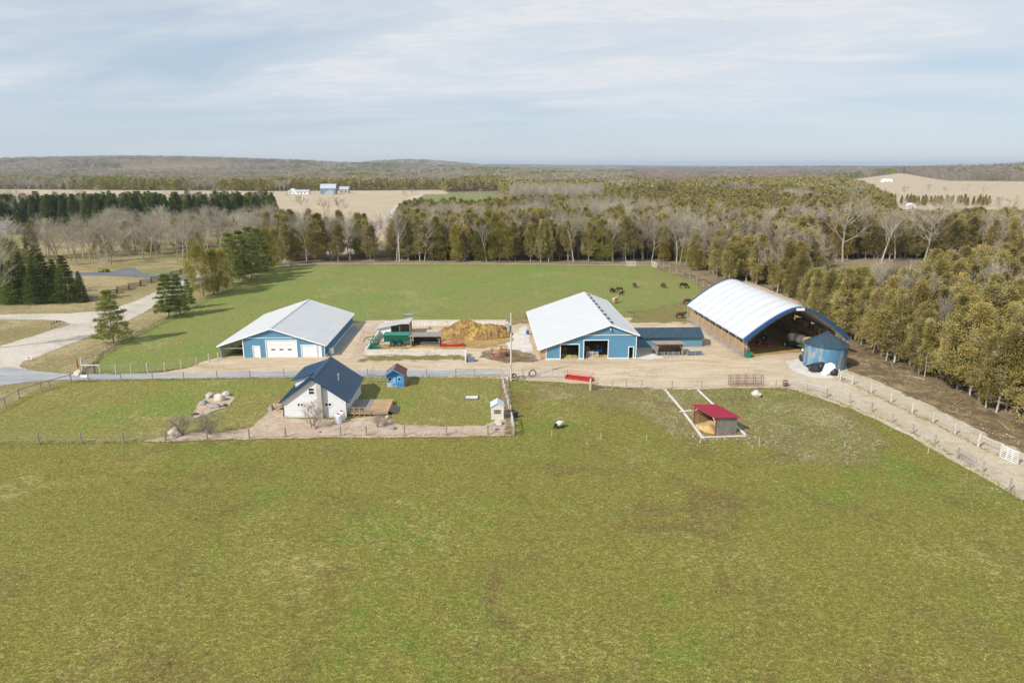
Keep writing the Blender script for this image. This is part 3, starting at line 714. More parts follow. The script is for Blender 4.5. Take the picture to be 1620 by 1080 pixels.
# ---- calf shelter with feeders -----------------------------------------
p = P(1039.5, 563.5)
cs = thing('calf_shelter', 'open fronted wooden calf shelter beside the blue barn corner', 'shelter', p, rad(2))
Wc = (P(1079.4, 563.3)-p).length
for x in (0, Wc-0.14): MB().box(x, x+0.14, 0, 0.14, 0, 2.2).build('post', 'wood_grey', cs)
MB().box(0, Wc, 2.6, 2.7, 0, 1.95).build('rear_wall', 'wood', cs)
MB().box(-0.08, 0, 0, 2.7, 0, 2.0).build('side_wall', 'wood_grey', cs); MB().box(Wc, Wc+0.08, 0, 2.7, 0, 2.0).build('side_wall', 'wood', cs)
MB().slab([(-0.4, -0.5, 2.45), (Wc+.3, -0.5, 2.45), (Wc+.3, 3.0, 2.1), (-0.4, 3.0, 2.1)], 0.1).build('roof', 'wood_grey', cs)
MB().box(0.14, Wc-.14, 0.0, 0.1, 2.05, 2.25).build('lintel', 'wood', cs)
for s in (1, -1):
    x0 = 0.14 if s == 1 else Wc-.14
    MB().slab([(x0, 0.02, 1.5), (x0+s*0.55, 0.02, 2.1), (x0+s*0.55, 0.1, 2.1), (x0, 0.1, 1.5)], 0.1).build('brace', 'wood', cs)
def feeder_bin(label, loc, rz, w=1.1, m='bin_blue'):
    r = thing('feed_trough', label, 'trough', loc, rz)
    MB().box(0, w, 0, 0.05, 0.25, 0.7).box(0, w, 0.6, 0.65, 0.25, 0.7).box(0, 0.05, 0.05, 0.6, 0.25, 0.7).box(w-.05, w, 0.05, 0.6, 0.25, 0.7).box(0.05, w-.05, 0.05, 0.6, 0.25, 0.3).build('tub', m, r)
    for x in (0.0, w-.07):
        for y in (-0.02, 0.6): MB().box(x, x+.07, y-.03, y+.02, 0, 0.75).build('leg', 'galv', r)
for k, (u, lab) in enumerate(((1043, 'grey metal trough at the left end inside the calf shelter'), (1056, 'grey metal trough in the middle of the calf shelter opening'), (1066, 'grey metal trough by the right post of the calf shelter'))):
    feeder_bin(lab, P(u, 563.2)+Vector((0, 0.35, 0)), 0.03)
feeder_bin('blue grey trough on open gravel beside the calf shelter', P(1087, 563), 0.03, 1.5)
feeder_bin('blue grey trough farthest from the calf shelter on open gravel', P(1100.5, 562.5), 0.03, 1.2)

# ---- canvas barn --------------------------------------------------------
pl = P(1173, 566); pr = P(1337, 560)
W = (pr-pl).length*0.985; ang = math.atan2(pr.y-pl.y, pr.x-pl.x)*0.62
cb = thing('canvas_barn', 'large arched barn with white canvas roof and blue edge trim on steel trusses', 'barn', pl, ang)
L = 30.0; ze = 3.35; zc = 9.0
def arch(k, n, inset=0.0, rise=0.0):
    t = k/n; a = t*math.pi
    u = math.copysign(abs(math.cos(a))**0.9, math.cos(a)); x = W/2 - (W/2-inset)*u
    ua = (u*u+0.012)**0.5/1.006; z = ze + (zc-ze)*(1-ua**1.42)*1.06 - inset*0.9 + rise
    z = min(z, zc+0.1-inset*0.9)
    return x, z
N = 28
skin_v = []; nb = 9
for j in range(nb*4+1):
    y = -0.35 + (L+0.7)*j/(nb*4); sag = 0.50*math.sin(math.pi*(j % 4)/4)
    for k in range(N+1):
        x, z = arch(k, N); cx, czz = W/2, ze
        s_ = sag*min(1, 2.2*math.sin(math.pi*k/N))
        x += (cx-x)/W*s_*1.0; z -= s_*0.8
        skin_v.append((x, y, z))
mbc = MB(); n1 = N+1
mbc.v = skin_v + [(x+(W/2-x)/W*0.03, y, z-0.05) for x, y, z in skin_v]
o_ = len(skin_v)
for j in range(nb*4):
    for k in range(N):
        a = j*n1+k; mbc.f.append((a, a+1, a+1+n1, a+n1)); mbc.f.append((a+o_, a+n1+o_, a+1+n1+o_, a+1+o_))
mbc.build('canvas_cover', 'canvas', cb, True)
for y in (-0.42, L+0.36):
    b = MB()
    for k in range(N):
        (x0, z0), (x1, z1) = arch(k, N, -0.06), arch(k+1, N, -0.06); (a0, c0), (a1, c1) = arch(k, N, 0.42), arch(k+1, N, 0.42)
        b._a([(x0, y, z0), (x1, y, z1), (a1, y, c1), (a0, y, c0), (x0, y+.07, z0), (x1, y+.07, z1), (a1, y+.07, c1), (a0, y+.07, c0)], [(0,1,2,3), (7,6,5,4), (0,4,5,1), (3,2,6,7)])
        b._a([(x0, y, z0+.02), (x1, y, z1+.02), (x1, y+0.55, z1+.02), (x0, y+0.55, z0+.02)], [(0,1,2,3)])
    b.build('blue_edge_trim', 'canvas_blue', cb)
MB().box(W/2-0.75, W/2+0.75, -0.47, -0.43, zc-0.52, zc-0.08).build('emblem_panel', 'white', cb)
for j in range(nb+1):
    y = min(0.05+L*j/nb, L-0.05); tr = MB()
    for k in range(N):
        (x0, z0), (x1, z1) = arch(k, N, 0.10), arch(k+1, N, 0.10); (a0, c0), (a1, c1) = arch(k, N, 0.75), arch(k+1, N, 0.75)
        tr.tube([(x0, y, z0), (x1, y, z1)], 0.04, 4, False); tr.tube([(a0, y, c0), (a1, y, c1)], 0.04, 4, False)
        tr.tube([(x0, y, z0), (a1, y, c1)], 0.022, 3, False)
    tr.build('truss', 'truss', cb)
    for xb, s in ((0.1, 1), (W-0.1, -1)):
        lg = MB().tube([(xb, y, 0), (xb, y, ze)], 0.05, 5).tube([(xb+s*0.75, y, 0), (xb+s*0.7, y, ze)], 0.05, 5)
        for q in range(6):
            z0 = q*ze/6; lg.tube([(xb, y, z0), (xb+s*0.72, y, z0+ze/6)], 0.025, 4); lg.tube([(xb+s*.72, y, z0), (xb, y, z0+ze/6)], 0.025, 4)
        lg.build('truss_leg', 'truss', cb)
MB().tube([(0.1, 0, ze), (0.1, L, ze)], 0.05, 5).tube([(W-0.1, 0, ze), (W-0.1, L, ze)], 0.05, 5).build('eave_pipe', 'truss', cb)
for xb in (0.55, W-0.6):
    for k in range(5):
        MB().box(xb, xb+0.06, 0.4, L-.4, 0.12+k*0.46, 0.12+k*0.46+0.38).build('plank', 'wood', cb)
# stacked round bales inside, both sides and back
bale_me = MB().tube([(0, -0.62, 0), (0, 0.62, 0)], 0.74, 18).mesh('round_bale', 'bale', True)
bi = 0
for lev in range(3):
    for k in range(20):
        yy = 1.6+k*1.4
        if lev == 2 and random.random() < 0.25: continue
        if lev == 0 and k == 0: continue
        for side in (0, 1):
            if side == 0 and k < 2 and lev > 0: continue
            xx = 1.9 if side == 0 else W-1.9
            xx += random.uniform(-.1, .1)
            o = obj('round_bale', bale_me, None, ('bottom', 'middle', 'top')[lev]+' tier hay bale, '+('near the front' if k < 5 else 'halfway back' if k < 12 else 'towards the rear')+(' on the open west side of the canvas barn' if side == 0 else ' on the tree side in the canvas barn'), 'hay bale', 'hay bales stacked in the canvas barn')
            o.location = L2W(cb, xx, yy, 0.74+lev*1.22); o.rotation_euler = (0, 0, ang+math.pi/2*0+random.uniform(-.06, .06)+math.pi/2)
for lev in range(3):
    for k in range(9):
        o = obj('round_bale', bale_me, None, ('bottom', 'middle', 'top')[lev]+' tier hay bale in the dark stack across the far end of the canvas barn', 'hay bale', 'hay bales stacked in the canvas barn')
        o.location = L2W(cb, 3.4+k*1.5, L-1.5, 0.74+lev*1.22); o.rotation_euler = (0, 0, ang)
# gates and panels along the open west side
for k in range(6):
    g = thing('side_gate', ['grey tube gate nearest the front leg of the canvas barn', 'second grey tube gate along the canvas barn side', 'third grey tube gate along the canvas barn side, beside the blue shed', 'fourth grey gate along the canvas barn side', 'fifth grey gate along the canvas barn side', 'grey gate at the rear corner of the canvas barn'][k], 'gate', L2W(cb, -0.25, 0.3+k*4.9), ang+math.pi/2)
    gm = MB()
    for q in range(6): gm.tube([(0, 0, 0.2+q*0.22), (4.3, 0, 0.2+q*0.22)], 0.03, 4)
    gm.build('rails', 'galv', g)
    for q in range(4): MB().tube([(q*1.43, 0, 0.0), (q*1.43, 0, 1.4)], 0.04, 5).build('upright', 'galv', g)
# green bin at the front leg
g = thing('feed_bin', 'green plastic bin standing by the front leg of the canvas barn', 'bin', L2W(cb, 1.1, -0.1), ang)
MB().prism([(-0.35, 0.0), (0.35, 0.0), (0.45, 1.1), (-0.45, 1.1)], 'y', -0.35, 0.35).build('body', 'green', g)
MB().box(-0.48, 0.48, -0.4, 0.4, 1.1, 1.18).build('lid', 'green', g)

# vehicles under the canvas
def wheel(root, x, y, r, w, hub='white'):
    o = MB().tube([(x, y-w/2, r), (x, y+w/2, r)], r, 18).build('wheel', 'rubber', root)
    MB().tube([(x, y-w/2-.02, r), (x, y+w/2+.02, r)], r*0.5, 12).build('rim', hub, o)
ww = thing('hay_wagon', 'green flatbed hay wagon with white wheel hubs under the canvas arch', 'wagon', P(1263, 552), rad(112))
MB().box(-3.2, 3.2, -1.15, 1.15, 0.95, 1.12).build('bed', 'green_wagon', ww)
MB().box(-3.2, -3.1, -1.15, 1.15, 1.12, 1.9).build('headboard', 'green_wagon', ww)
MB().box(-2.6, 2.6, -0.3, -0.15, 0.7, 0.95).box(-2.6, 2.6, 0.15, 0.3, 0.7, 0.95).tube([(3.0, 0, 0.6), (4.8, 0, 0.35)], 0.06, 5).build('chassis', 'green_wagon', ww)
for x in (-2.2, 2.2):
    MB().tube([(x, -1.1, 0.5), (x, 1.1, 0.5)], 0.06, 6).build('axle', 'black', ww)
    for y in (-1.05, 1.05): wheel(ww, x, y, 0.5, 0.3)
for k, (x, lab, m_, r_) in enumerate(((-2.1, 'tan round bale at the near end of the green wagon', 'bale', 0.85), (-0.2, 'white wrapped round bale in the middle of the green wagon', 'bale_wrap', 0.85), (1.7, 'grey wrapped round bale at the far end of the green wagon', 'bale_wrap', 0.8))):
    o = MB().tube([(0, -0.65, 0), (0, 0.65, 0)], r_, 22).build('round_bale', m_, None, True); tag(o, lab, 'hay bale'); o.location = L2W(ww, x, 0, 1.12+r_); o.rotation_euler = (0, 0, rad(112+90*(k == 1)))
ut = thing('utility_vehicle', 'small red utility vehicle with dark seats and load under the canvas arch', 'utility vehicle', P(1208, 545), rad(172))
MB().prism([(-1.4, 0.45), (1.1, 0.45), (1.3, 0.7), (1.2, 0.95), (0.55, 1.05), (0.4, 0.6), (-0.3, 0.6), (-0.35, 1.0), (-1.4, 1.0)], 'y', -0.65, 0.65).build('body', 'red', ut)
MB().box(-0.25, 0.3, -0.55, 0.55, 0.65, 0.8).box(-0.35, -0.22, -0.55, 0.55, 0.8, 1.3).build('seat', 'black', ut)
rc = MB()
for y in (-0.6, 0.6): rc.tube([(0.7, y, 1.0), (0.35, y, 1.85), (-0.4, y, 1.85), (-0.4, y, 1.0)], 0.035, 5)
rc.tube([(0.35, -.6, 1.85), (0.35, .6, 1.85)], 0.03, 5).tube([(-0.4, -.6, 1.85), (-0.4, .6, 1.85)], 0.03, 5); rc.build('roll_cage', 'black', ut)
cm = MB(); blob(cm, (-0.9, 0, 1.15), (0.45, 0.5, 0.3), 4, 2); cm.build('cargo', 'green', ut)
for x in (-0.95, 0.9):
    for y in (-0.65, 0.65): wheel(ut, x, y, 0.33, 0.24, 'galv')
mo = thing('garden_tractor', 'grey and green small tractor parked behind the red utility vehicle', 'tractor', P(1203, 537), rad(160))
MB().box(-0.2, 1.3, -0.35, 0.35, 0.6, 1.15).build('hood', 'green', mo); MB().box(-0.9, -0.2, -0.5, 0.5, 0.6, 0.8).box(-0.9, -0.75, -0.3, 0.3, 0.8, 1.3).build('seat', 'bale_wrap', mo)
MB().tube([(-0.1, 0, 1.0), (-0.25, 0, 1.35)], 0.03, 5).ring((-0.27, 0, 1.37), (0.3, 0, 1), 0.18, 0.02, 14, 4).build('steering_wheel', 'black', mo)
for y in (-0.6, 0.6): wheel(mo, -0.6, y, 0.55, 0.3, 'bale_wrap'); wheel(mo, 1.0, y*0.9, 0.32, 0.2, 'bale_wrap')

# ---- grain bin ----------------------------------------------------------
R = 3.35
gc = P(1307, 582)+Vector((0, 3.0*0.3, 0))
gbn = thing('grain_bin', 'round corrugated blue steel grain bin with a dark cone roof', 'grain bin', gc, 0)
tb = NT('faded_blue_bin_steel')
f1 = tb.noise(0.28, 3, 0.5, 1.8, off=2, obj=True, stretch=(1, 1, 0.6)); f2 = tb.noise(1.2, 3, 0.5, 0.8, off=9, obj=True, stretch=(1, 1, 0.25))
c_ = tb.mix(tb.ramp(tb.math('ADD', tb.math('MULTIPLY', f1, 0.7), tb.math('MULTIPLY', f2, 0.3)), 0.45, 0.57), (0.085, 0.215, 0.36), (0.28, 0.32, 0.32))
mbin = tb.finish(tb.bsdf(c_, 0.5, 0.15, None, spec=0.4))
prof = []; zz_ = 0.0
while zz_ < 4.1:
    prof.append((zz_, 0.02 if int(round(zz_/0.075)) % 2 else -0.02)); zz_ += 0.075
nb_ = 72; b = MB()
for i, (z, dr) in enumerate(prof):
    for k in range(nb_):
        a = 2*math.pi*k/nb_; b.v.append(((R+dr)*math.cos(a), (R+dr)*math.sin(a), z))
for i in range(len(prof)-1):
    for k in range(nb_): b.f.append((i*nb_+k, i*nb_+(k+1) % nb_, (i+1)*nb_+(k+1) % nb_, (i+1)*nb_+k))
b.build('corrugated_wall', mbin, gbn, True)
for k in range(24):
    a0, a1 = 2*math.pi*k/24, 2*math.pi*(k+1)/24; rr = R+0.22
    s_ = MB()._a([(rr*math.cos(a0), rr*math.sin(a0), 4.02), (rr*math.cos(a1), rr*math.sin(a1), 4.02), (0.3*math.cos(a1), 0.3*math.sin(a1), 5.85), (0.3*math.cos(a0), 0.3*math.sin(a0), 5.85)], [(0,1,2,3)])
    s_.tube([(rr*math.cos(a0), rr*math.sin(a0), 4.05), (0.3*math.cos(a0), 0.3*math.sin(a0), 5.88)], 0.035, 4)
    s_.build('roof_panel', 'roof_slate', gbn)
MB().cyl(0, 0, 5.8, 6.05, 0.36, 0.30, 16).cyl(0, 0, 6.05, 6.15, 0.42, 0.1, 16).build('roof_cap', 'roof_slate', gbn)
MB().ring((0, 0, 4.05), (0, 0, 1), R+0.04, 0.06, 48, 4).build('eave_ring', 'roof_slate', gbn)
a = math.radians(-150)
dr = MB(); 
MB().box(-0.4, 0.4, -0.08, 0.06, 0.6, 2.0).build('hatch', 'blue_shed', gbn, loc=(R*math.cos(a), R*math.sin(a), 0), rz=a+math.pi/2)
MB().cyl(0, 0, 0, 0.12, R+0.25, None, 40).build('foundation', 'concrete', gbn)
lad = MB(); a = math.radians(-60)
lad.tube([(-0.2, 0, 0.3), (-0.2, 0, 4.0)], 0.02, 4).tube([(0.2, 0, 0.3), (0.2, 0, 4.0)], 0.02, 4)
for q in range(12): lad.tube([(-0.2, 0, 0.5+q*0.3), (0.2, 0, 0.5+q*0.3)], 0.015, 4)
# bags piled at the bin
def sack(label, c, r, m, seed, name='silage_bag', cat='bag'):
    b = MB(); blob(b, (0, 0, r[2]*0.8), r, seed, 3, 0.22); b.v = [(x, y, max(z, 0)) for x, y, z in b.v]
    o = b.build(name, m, None, True); tag(o, label, cat); o.location = c; return o
sack('black plastic bundle lying nearest the front of the blue grain bin', P(1288, 588), (1.15, 0.8, 0.75), 'black', 1)
sack('black plastic bundle in the middle of the pile at the grain bin', P(1297, 587), (1.0, 0.75, 0.95), 'black', 2)
sack('small black plastic bundle next to the white sack by the grain bin', P(1304, 585), (0.9, 0.7, 1.0), 'black', 3)
sack('bulging white bulk sack slumped against the grain bin', P(1311, 591.5), (1.0, 0.8, 1.05), 'plastic_white', 4, 'bulk_sack')
sack('low white sack at the front of the grain bin pile', P(1305, 593.5), (0.7, 0.5, 0.4), 'plastic_white', 6, 'bulk_sack')
sack('dark crumpled tarp beside the white sack near the fence', P(1319, 594), (0.7, 0.5, 0.6), 'black', 5, 'tarp', 'tarp')
sack('black bag leaning on the far left side of the grain bin', P(1269.5, 572), (0.55, 0.5, 0.85), 'black', 8)

# ---- white house ---------------------------------------------------------
p = P(450, 661)
ho = thing('white_house', 'small white house with a navy metal roof, dormer and block chimney', 'house', p, rad(1.2))
W, L = 8.4, 10.0; ze, zr = 2.55, 5.6
xr = W/2-0.05
wins = [(3.55, 4.25, 3.35, 4.2), (1.9, 2.65, 1.65, 2.08), (5.6, 6.4, 1.65, 2.08)]
w_ = MB(); wall_open(w_, 0, W, 0, 0.18, {0: ze, xr: zr, W: ze}, wins, 0.3)
w_.build('front_wall', 'siding', ho)
lp = MB()
def topw(x): return ze+(zr-ze)*x/xr if x < xr else zr-(zr-ze)*(x-xr)/(W-xr)
z = 0.45
while z < zr-0.2:
    xa = 0 if z < ze else (z-ze)/(zr-ze)*xr; xb = W if z < ze else W-(z-ze)/(zr-ze)*(W-xr)
    segs = [(xa, xb)]
    for a, b_, c, d in wins:
        if c-0.15 < z < d+.15:
            segs = [s for q in segs for s in ((q[0], a-0.1), (b_+0.1, q[1])) ]
    for s0, s1 in segs:
        if s1-s0 > 0.1: lp.box(s0, s1, -0.018, 0.0, z, z+0.03)
    z += 0.24
lp.build('siding_laps', 'siding', ho)
MB().box(0, 0.18, 0.18, L, 0.3, ze).build('left_wall', 'siding', ho)
rw = MB().box(W-.18, W, 0.18, L, 0.3, ze)
for k in range(9): rw.box(W, W+0.018, 0.02, L, 0.45+k*0.24, 0.48+k*0.24)
rw.build('right_wall', 'siding', ho)
MB().prism([(0.18, 0.3), (W-.18, 0.3), (W-.18, ze), (xr, zr-.03), (0.18, ze)], 'y', L-.18, L).build('rear_wall', 'siding', ho)
MB().box(-0.03, W+.03, -0.03, L+.03, 0, 0.3).build('foundation', 'concrete', ho)
gable(ho, W, L, xr, zr, ze, ze, 'roof_navy', 0.4, 0.12, 'roof_navy', 0.45)
for a, b_, c, d in wins:
    o = MB().box(a, b_, 0.08, 0.10, c, d).build('window', 'glass', ho)
    fr = MB(); frame_trim(fr, a, b_, c, d, -0.02, 0.08, 0.03, True)
    if d-c > 0.6: fr.box(a, b_, 0.0, 0.09, (c+d)/2-.03, (c+d)/2+.03)
    else: fr.box((a+b_)/2-.05, (a+b_)/2+.05, 0.0, 0.09, c, d)
    fr.build('window_frame', 'white', o)
ch = MB().box(4.72, 5.30, -0.55, -0.02, 0, topw(4.9)-0.25)
for k in range(22): ch.box(4.70, 5.32, -0.57, -0.53, 0.1+k*0.2+0.01, 0.1+k*0.2+0.185) if 0.1+k*0.2+0.185 < topw(4.9)-.3 else None
ch.build('chimney', 'block', ho)
vp = MB().cyl(6.6, 4.2, 3.2, 4.8, 0.09, None, 10).cyl(6.6, 4.2, 4.8, 4.9, 0.15, None, 10); vp.build('roof_vent_pipe', 'galv', ho)
# shed dormer on the left slope
dm = MB().prism([(0.9, 3.3), (3.9, 5.30), (0.9, 4.45)], 'y', 3.0, 9.2).build('dormer_wall', 'siding', ho)
f = MB(); pts = [(0.45, 2.7, 4.42), (0.45, 9.5, 4.42), (xr, 9.5, 5.66), (xr, 2.7, 5.66)]; f.slab(pts, 0.1); roof_ribs(f, *pts, 0.45); f.build('dormer_roof', 'roof_navy', ho)
for k in range(2):
    MB().box(0.86, 0.9, 4.0+k*2.6, 5.3+k*2.6, 3.6, 4.25).build('dormer_window', 'glass', ho)
MB().tube([(W+.42, -0.3, ze-.2), (W+0.05, -0.06, ze-.5), (W+0.05, -0.06, 0.1)], 0.05, 6).tube([(-.42, -0.3, ze-.2), (-0.05, -0.06, ze-.5), (-0.05, -0.06, 0.1)], 0.05, 6).build('downspout', 'roof_navy', ho)
# deck right
p = L2W(ho, W+0.1, 0.35)
dk = thing('wooden_deck', 'tan wooden deck with a dark ramp along the right side of the house', 'deck', p, rad(1.2))
DW, DL = 5.4, 5.4
i = 0
y = 0.0
while y < DL-0.05:
    MB().box(2.7, DW, y, y+0.17, 0.55, 0.60).build('plank', 'wood', dk)
    y += 0.2
x = 0.0
while x < 2.65:
    MB().box(x, x+0.2, 0, DL, 0.55, 0.605).build('grey_plank', 'wood_grey', dk); x += 0.23
MB().box(0, DW, 0.02, 0.1, 0.3, 0.54).box(0, DW, DL-.1, DL-.02, 0.3, 0.54).box(DW-.1, DW-.02, 0.12, DL-.12, 0.3, 0.54).build('joist_frame', 'wood', dk)
for x in (0.1, 1.5, 2.9, 4.2, 5.25):
    for y in (0.15, DL-.25): MB().box(x, x+.12, y, y+.12, 0, 0.3).build('leg', 'wood', dk)
for k in range(5):
    MB().box(0.05+k*0.72, 0.17+k*0.72, -0.08, 0.0, 0.15, 1.25).build('rail_post', 'wood', dk)
MB().box(0.05, 3.05, -0.10, 0.02, 1.25, 1.33).box(0.17, 2.93, -0.06, -0.02, 0.85, 0.93).box(0.17, 2.93, -0.06, -0.02, 0.35, 0.43).build('rail', 'wood', dk)
for k in range(4):
    MB().box(0.22+k*0.72, 0.72+k*0.72, -0.05, -0.03, 0.45, 0.68).build('rail_panel', 'wood', dk)
# ramp at the far right end of the deck
MB().slab([(DW, 0.6, 0.6), (DW+1.3, 0.6, 0.08), (DW+1.3, 3.4, 0.08), (DW, 3.4, 0.6)], 0.06).build('ramp', 'wood_dark', dk)
# small landing on the left side
p = L2W(ho, -2.0, 2.6)
d2 = thing('side_landing', 'small wooden landing with railing on the left side of the house', 'deck', p, rad(1.2))
for k in range(9): MB().box(0, 1.95, k*0.2, k*0.2+0.17, 0.55, 0.6).build('plank', 'wood', d2)
for x, y in ((0, 0), (1.8, 0), (0, 1.7), (1.8, 1.7)): MB().box(x, x+.1, y, y+.1, 0, 1.55).build('post', 'wood', d2)
MB().box(0.1, 1.8, 0.02, 0.08, 1.45, 1.53).box(0.02, 0.08, 0.1, 1.7, 1.45, 1.53).box(0.1, 1.8, .02, .08, 1.0, 1.06).build('rail', 'wood', d2)
MB().slab([(-0.05, 1.8, 0.6), (1.9, 1.8, 0.6), (1.9, 4.6, 1.6), (-0.05, 4.6, 1.6)], 0.05).build('stair_board', 'wood', d2) if False else None
# white tanks by the corner
def tank(label, loc, r, h, lid='red', name='water_tank'):
    t = thing(name, label, 'tank', loc, 0)
    b = MB().tube([(0, 0, 0), (0, 0, h*0.15), (0, 0, h*0.85), (0, 0, h*0.95), (0, 0, h)], [r*0.96, r, r, r*0.85, r*0.4], 20)
    for k in range(3): b.ring((0, 0, h*(0.25+k*0.25)), (0, 0, 1), r, 0.025, 20, 4)
    b.build('body', 'plastic_white', t, True)
    MB().cyl(0, 0, h, h+0.1, r*0.42, r*0.38, 14).build('lid', lid, t)
tank('white plastic tank with red lid in front at the house corner', P(536, 670), 0.44, 1.35)
tank('white plastic tank with red lid behind the other at the house corner', P(541, 665.5), 0.44, 1.35)
tank('white round tank with red cap against the shaded garage barn wall', P(524.5, 560.5), 0.46, 1.25)

# ---- blue playhouse ------------------------------------------------------
p = P(612, 613)
ph = thing('playhouse', 'bright blue playhouse with a porch rail and two-tone shingle roof', 'playhouse', p, rad(1))
W, L = 2.65, 3.2
MB().box(0, W, 0.32, L, 0.1, 1.95).prism([(0, 1.95), (W, 1.95), (1.15, 2.8)], 'y', 0.32, L).build('wall', 'playblue', ph)
MB().box(W, W+0.03, 0.0, L, 0.1, 2.0).build('side_cladding', 'wood_grey', ph)
MB().box(-0.1, W+.1, -0.1, L, 0, 0.1).build('floor', 'wood_grey', ph)
MB().slab([(-0.35, -0.3, 1.92), (-0.35, L+.2, 1.92), (1.15, L+.2, 2.95), (1.15, -0.3, 2.95)], 0.07).build('roof_slope', 'shingle_grey', ph)
MB().slab([(W+.2, -0.3, 1.98), (W+.2, L+.2, 1.98), (1.15, L+.2, 2.95), (1.15, -0.3, 2.95)], 0.07).build('roof_slope', 'shingle_red', ph)
MB().slab([(-0.35, -0.35, 1.95), (1.15, -0.35, 2.98), (1.15, -0.31, 2.98), (-0.35, -0.31, 1.95)], 0.14).slab([(W+.2, -0.35, 2.01), (1.15, -0.35, 2.98), (1.15, -0.31, 2.98), (W+.2, -0.31, 2.01)], 0.14).build('fascia', 'playblue', ph)
for x in (0.0, W-.1): MB().box(x, x+.1, -0.02, 0.08, 0.1, 1.98).build('post', 'wood_grey' if x == 0 else 'playblue', ph)
for k in range(12):
    if k == 4 or k == 5: continue
    MB().box(0.14+k*0.205, 0.24+k*0.205, 0.0, 0.04, 0.12, 0.8).build('picket', 'plastic_white' if k < 4 else 'playblue', ph)
MB().box(0.1, W-.1, 0.0, 0.05, 0.8, 0.86).build('rail', 'playblue', ph)
o = MB().box(0.85, 1.35, 0.26, 0.31, 0.12, 1.6).build('door', mat('pale_blue_paint', (0.25, 0.5, 0.72), 0.5, 0.1), ph)
for x0 in (0.25, 1.7):
    o = MB().box(x0, x0+.45, 0.28, 0.31, 1.0, 1.5).build('window', 'glass', ph); f = MB(); frame_trim(f, x0, x0+.45, 1.0, 1.5, 0.28, 0.05, 0.02, True); f.build('window_frame', 'white', o)
# jungle gym / swing frame left of the playhouse
sg = thing('climbing_frame', 'grey metal climbing frame standing on the lawn behind the house', 'climbing frame', P(588, 606), 0)
m = MB(); 
for y in (0, 2.2):
    for a in (-0.9, 0.9): m.tube([(a, y, 0), (0, y, 2.1)], 0.03, 5)
m.tube([(0, 0, 2.1), (0, 2.2, 2.1)], 0.03, 5); m.build('frame', 'galv', sg)
r_ = MB()
for k in range(4): r_.tube([(-0.75+k*0.17, 0, 0.35+k*0.4), (-0.75+k*0.17, 2.2, 0.35+k*0.4)], 0.02, 4)
r_.tube([(0.0, 0, 0.5), (2.6, 0.2, 0.5)], .03, 5).tube([(0.0, 1.4, 0.5), (2.6, 1.4, 0.5)], .03, 5).tube([(2.6, .2, 0.5), (2.6, 1.4, 0.5)], .03, 5).tube([(2.6, .2, 0.5), (2.6, .2, 0.0)], .03, 5).tube([(2.6, 1.4, 0.5), (2.6, 1.4, 0.0)], .03, 5); r_.build('rungs', 'galv', sg)

# ---- small cream shed -----------------------------------------------------
p = P(777.2, 664.6)
cs2 = thing('garden_shed', 'small cream plastic garden shed with paned window and pale roof', 'shed', p, rad(1))
W, L = 1.62, 1.9
MB().prism([(0, 0), (W, 0), (W, 1.9), (W/2, 2.35), (0, 1.9)], 'y', 0, L).build('wall', 'plastic_cream', cs2)
for s in (0, 1):
    xe = -0.12 if s == 0 else W+.12
    MB().slab([(xe, -0.12, 1.9), (xe, L+.1, 1.9), (W/2, L+.1, 2.45), (W/2, -0.12, 2.45)], 0.06).build('roof_slope', 'pale_blue_roof', cs2)
o = MB().box(0.38, 1.26, -0.02, -0.005, 0.95, 1.5).build('window', 'black', cs2)
f = MB(); frame_trim(f, .38, 1.26, .95, 1.5, -0.02, 0.05, 0.02, True)
for k in (1, 2, 3): f.box(0.38+k*.22-.015, .38+k*.22+.015, -0.035, -0.021, .95, 1.5)
f.box(.38, 1.26, -0.034, -0.0205, 1.21, 1.24); f.build('window_frame', 'plastic_cream', cs2)
MB().box(-0.02, 0.06, -0.03, 0.02, 0, 1.88).box(W-.06, W+.02, -0.03, 0.02, 0, 1.88).build('corner_trim', 'plastic_white', cs2)

# ---- red roofed shelter -----------------------------------------------------
A, B, C = P(1096.9, 670.7), P(1130.6, 691), P(1164.4, 685.6)
rs = thing('field_shelter', 'weathered board field shelter with crimson roof and straw inside', 'shelter', (0, 0, 0), 0)
def lerp3(a, b, t): return a + (b-a)*t
D = A + (C-B)
def up(v, z): return (v.x, v.y, z)
def vwall(a, b, z0, za, zb, t=0.06):
    a, b = Vector((a.x, a.y, 0)), Vector((b.x, b.y, 0)); n = Vector((-(b-a).y, (b-a).x, 0)).normalized()*t
    return MB()._a([up(a, z0), up(b, z0), up(b, zb), up(a, za), up(a+n, z0), up(b+n, z0), up(b+n, zb), up(a+n, za)], [(0,1,2,3), (7,6,5,4), (0,4,5,1), (1,5,6,2), (2,6,7,3), (3,7,4,0)])
nb = 15
for k in range(nb):
    a, b_ = lerp3(B, C, k/nb), lerp3(B, C, (k+0.94)/nb)
    vwall(a, b_, 0.08, 2.62-0.4*k/nb, 2.62-0.4*(k+1)/nb).build('plank', 'wood_grey', rs)
    a, b_ = lerp3(A, D, k/nb), lerp3(A, D, (k+0.94)/nb)
    vwall(a, b_, 0.08, 2.62-0.4*k/nb, 2.62-0.4*(k+1)/nb).build('plank', 'wood', rs)
for k in range(14):
    a, b_ = lerp3(C, D, k/14), lerp3(C, D, (k+.96)/14); vwall(a, b_, 0.08, 2.2, 2.2).build('plank', 'wood', rs)
for q in (A, B):
    MB().tube([up(q, 0), up(q, 2.6)], 0.075, 4).build('post', 'rust_red', rs)
e1 = (C-B).normalized()*0.35; e2 = (A-B).normalized()*0.25
f = MB(); pts = [up(B-e1*1.2-e2, 2.78), up(C+e1-e2, 2.27), up(D+e1+e2, 2.27), up(A-e1*1.2+e2, 2.78)]
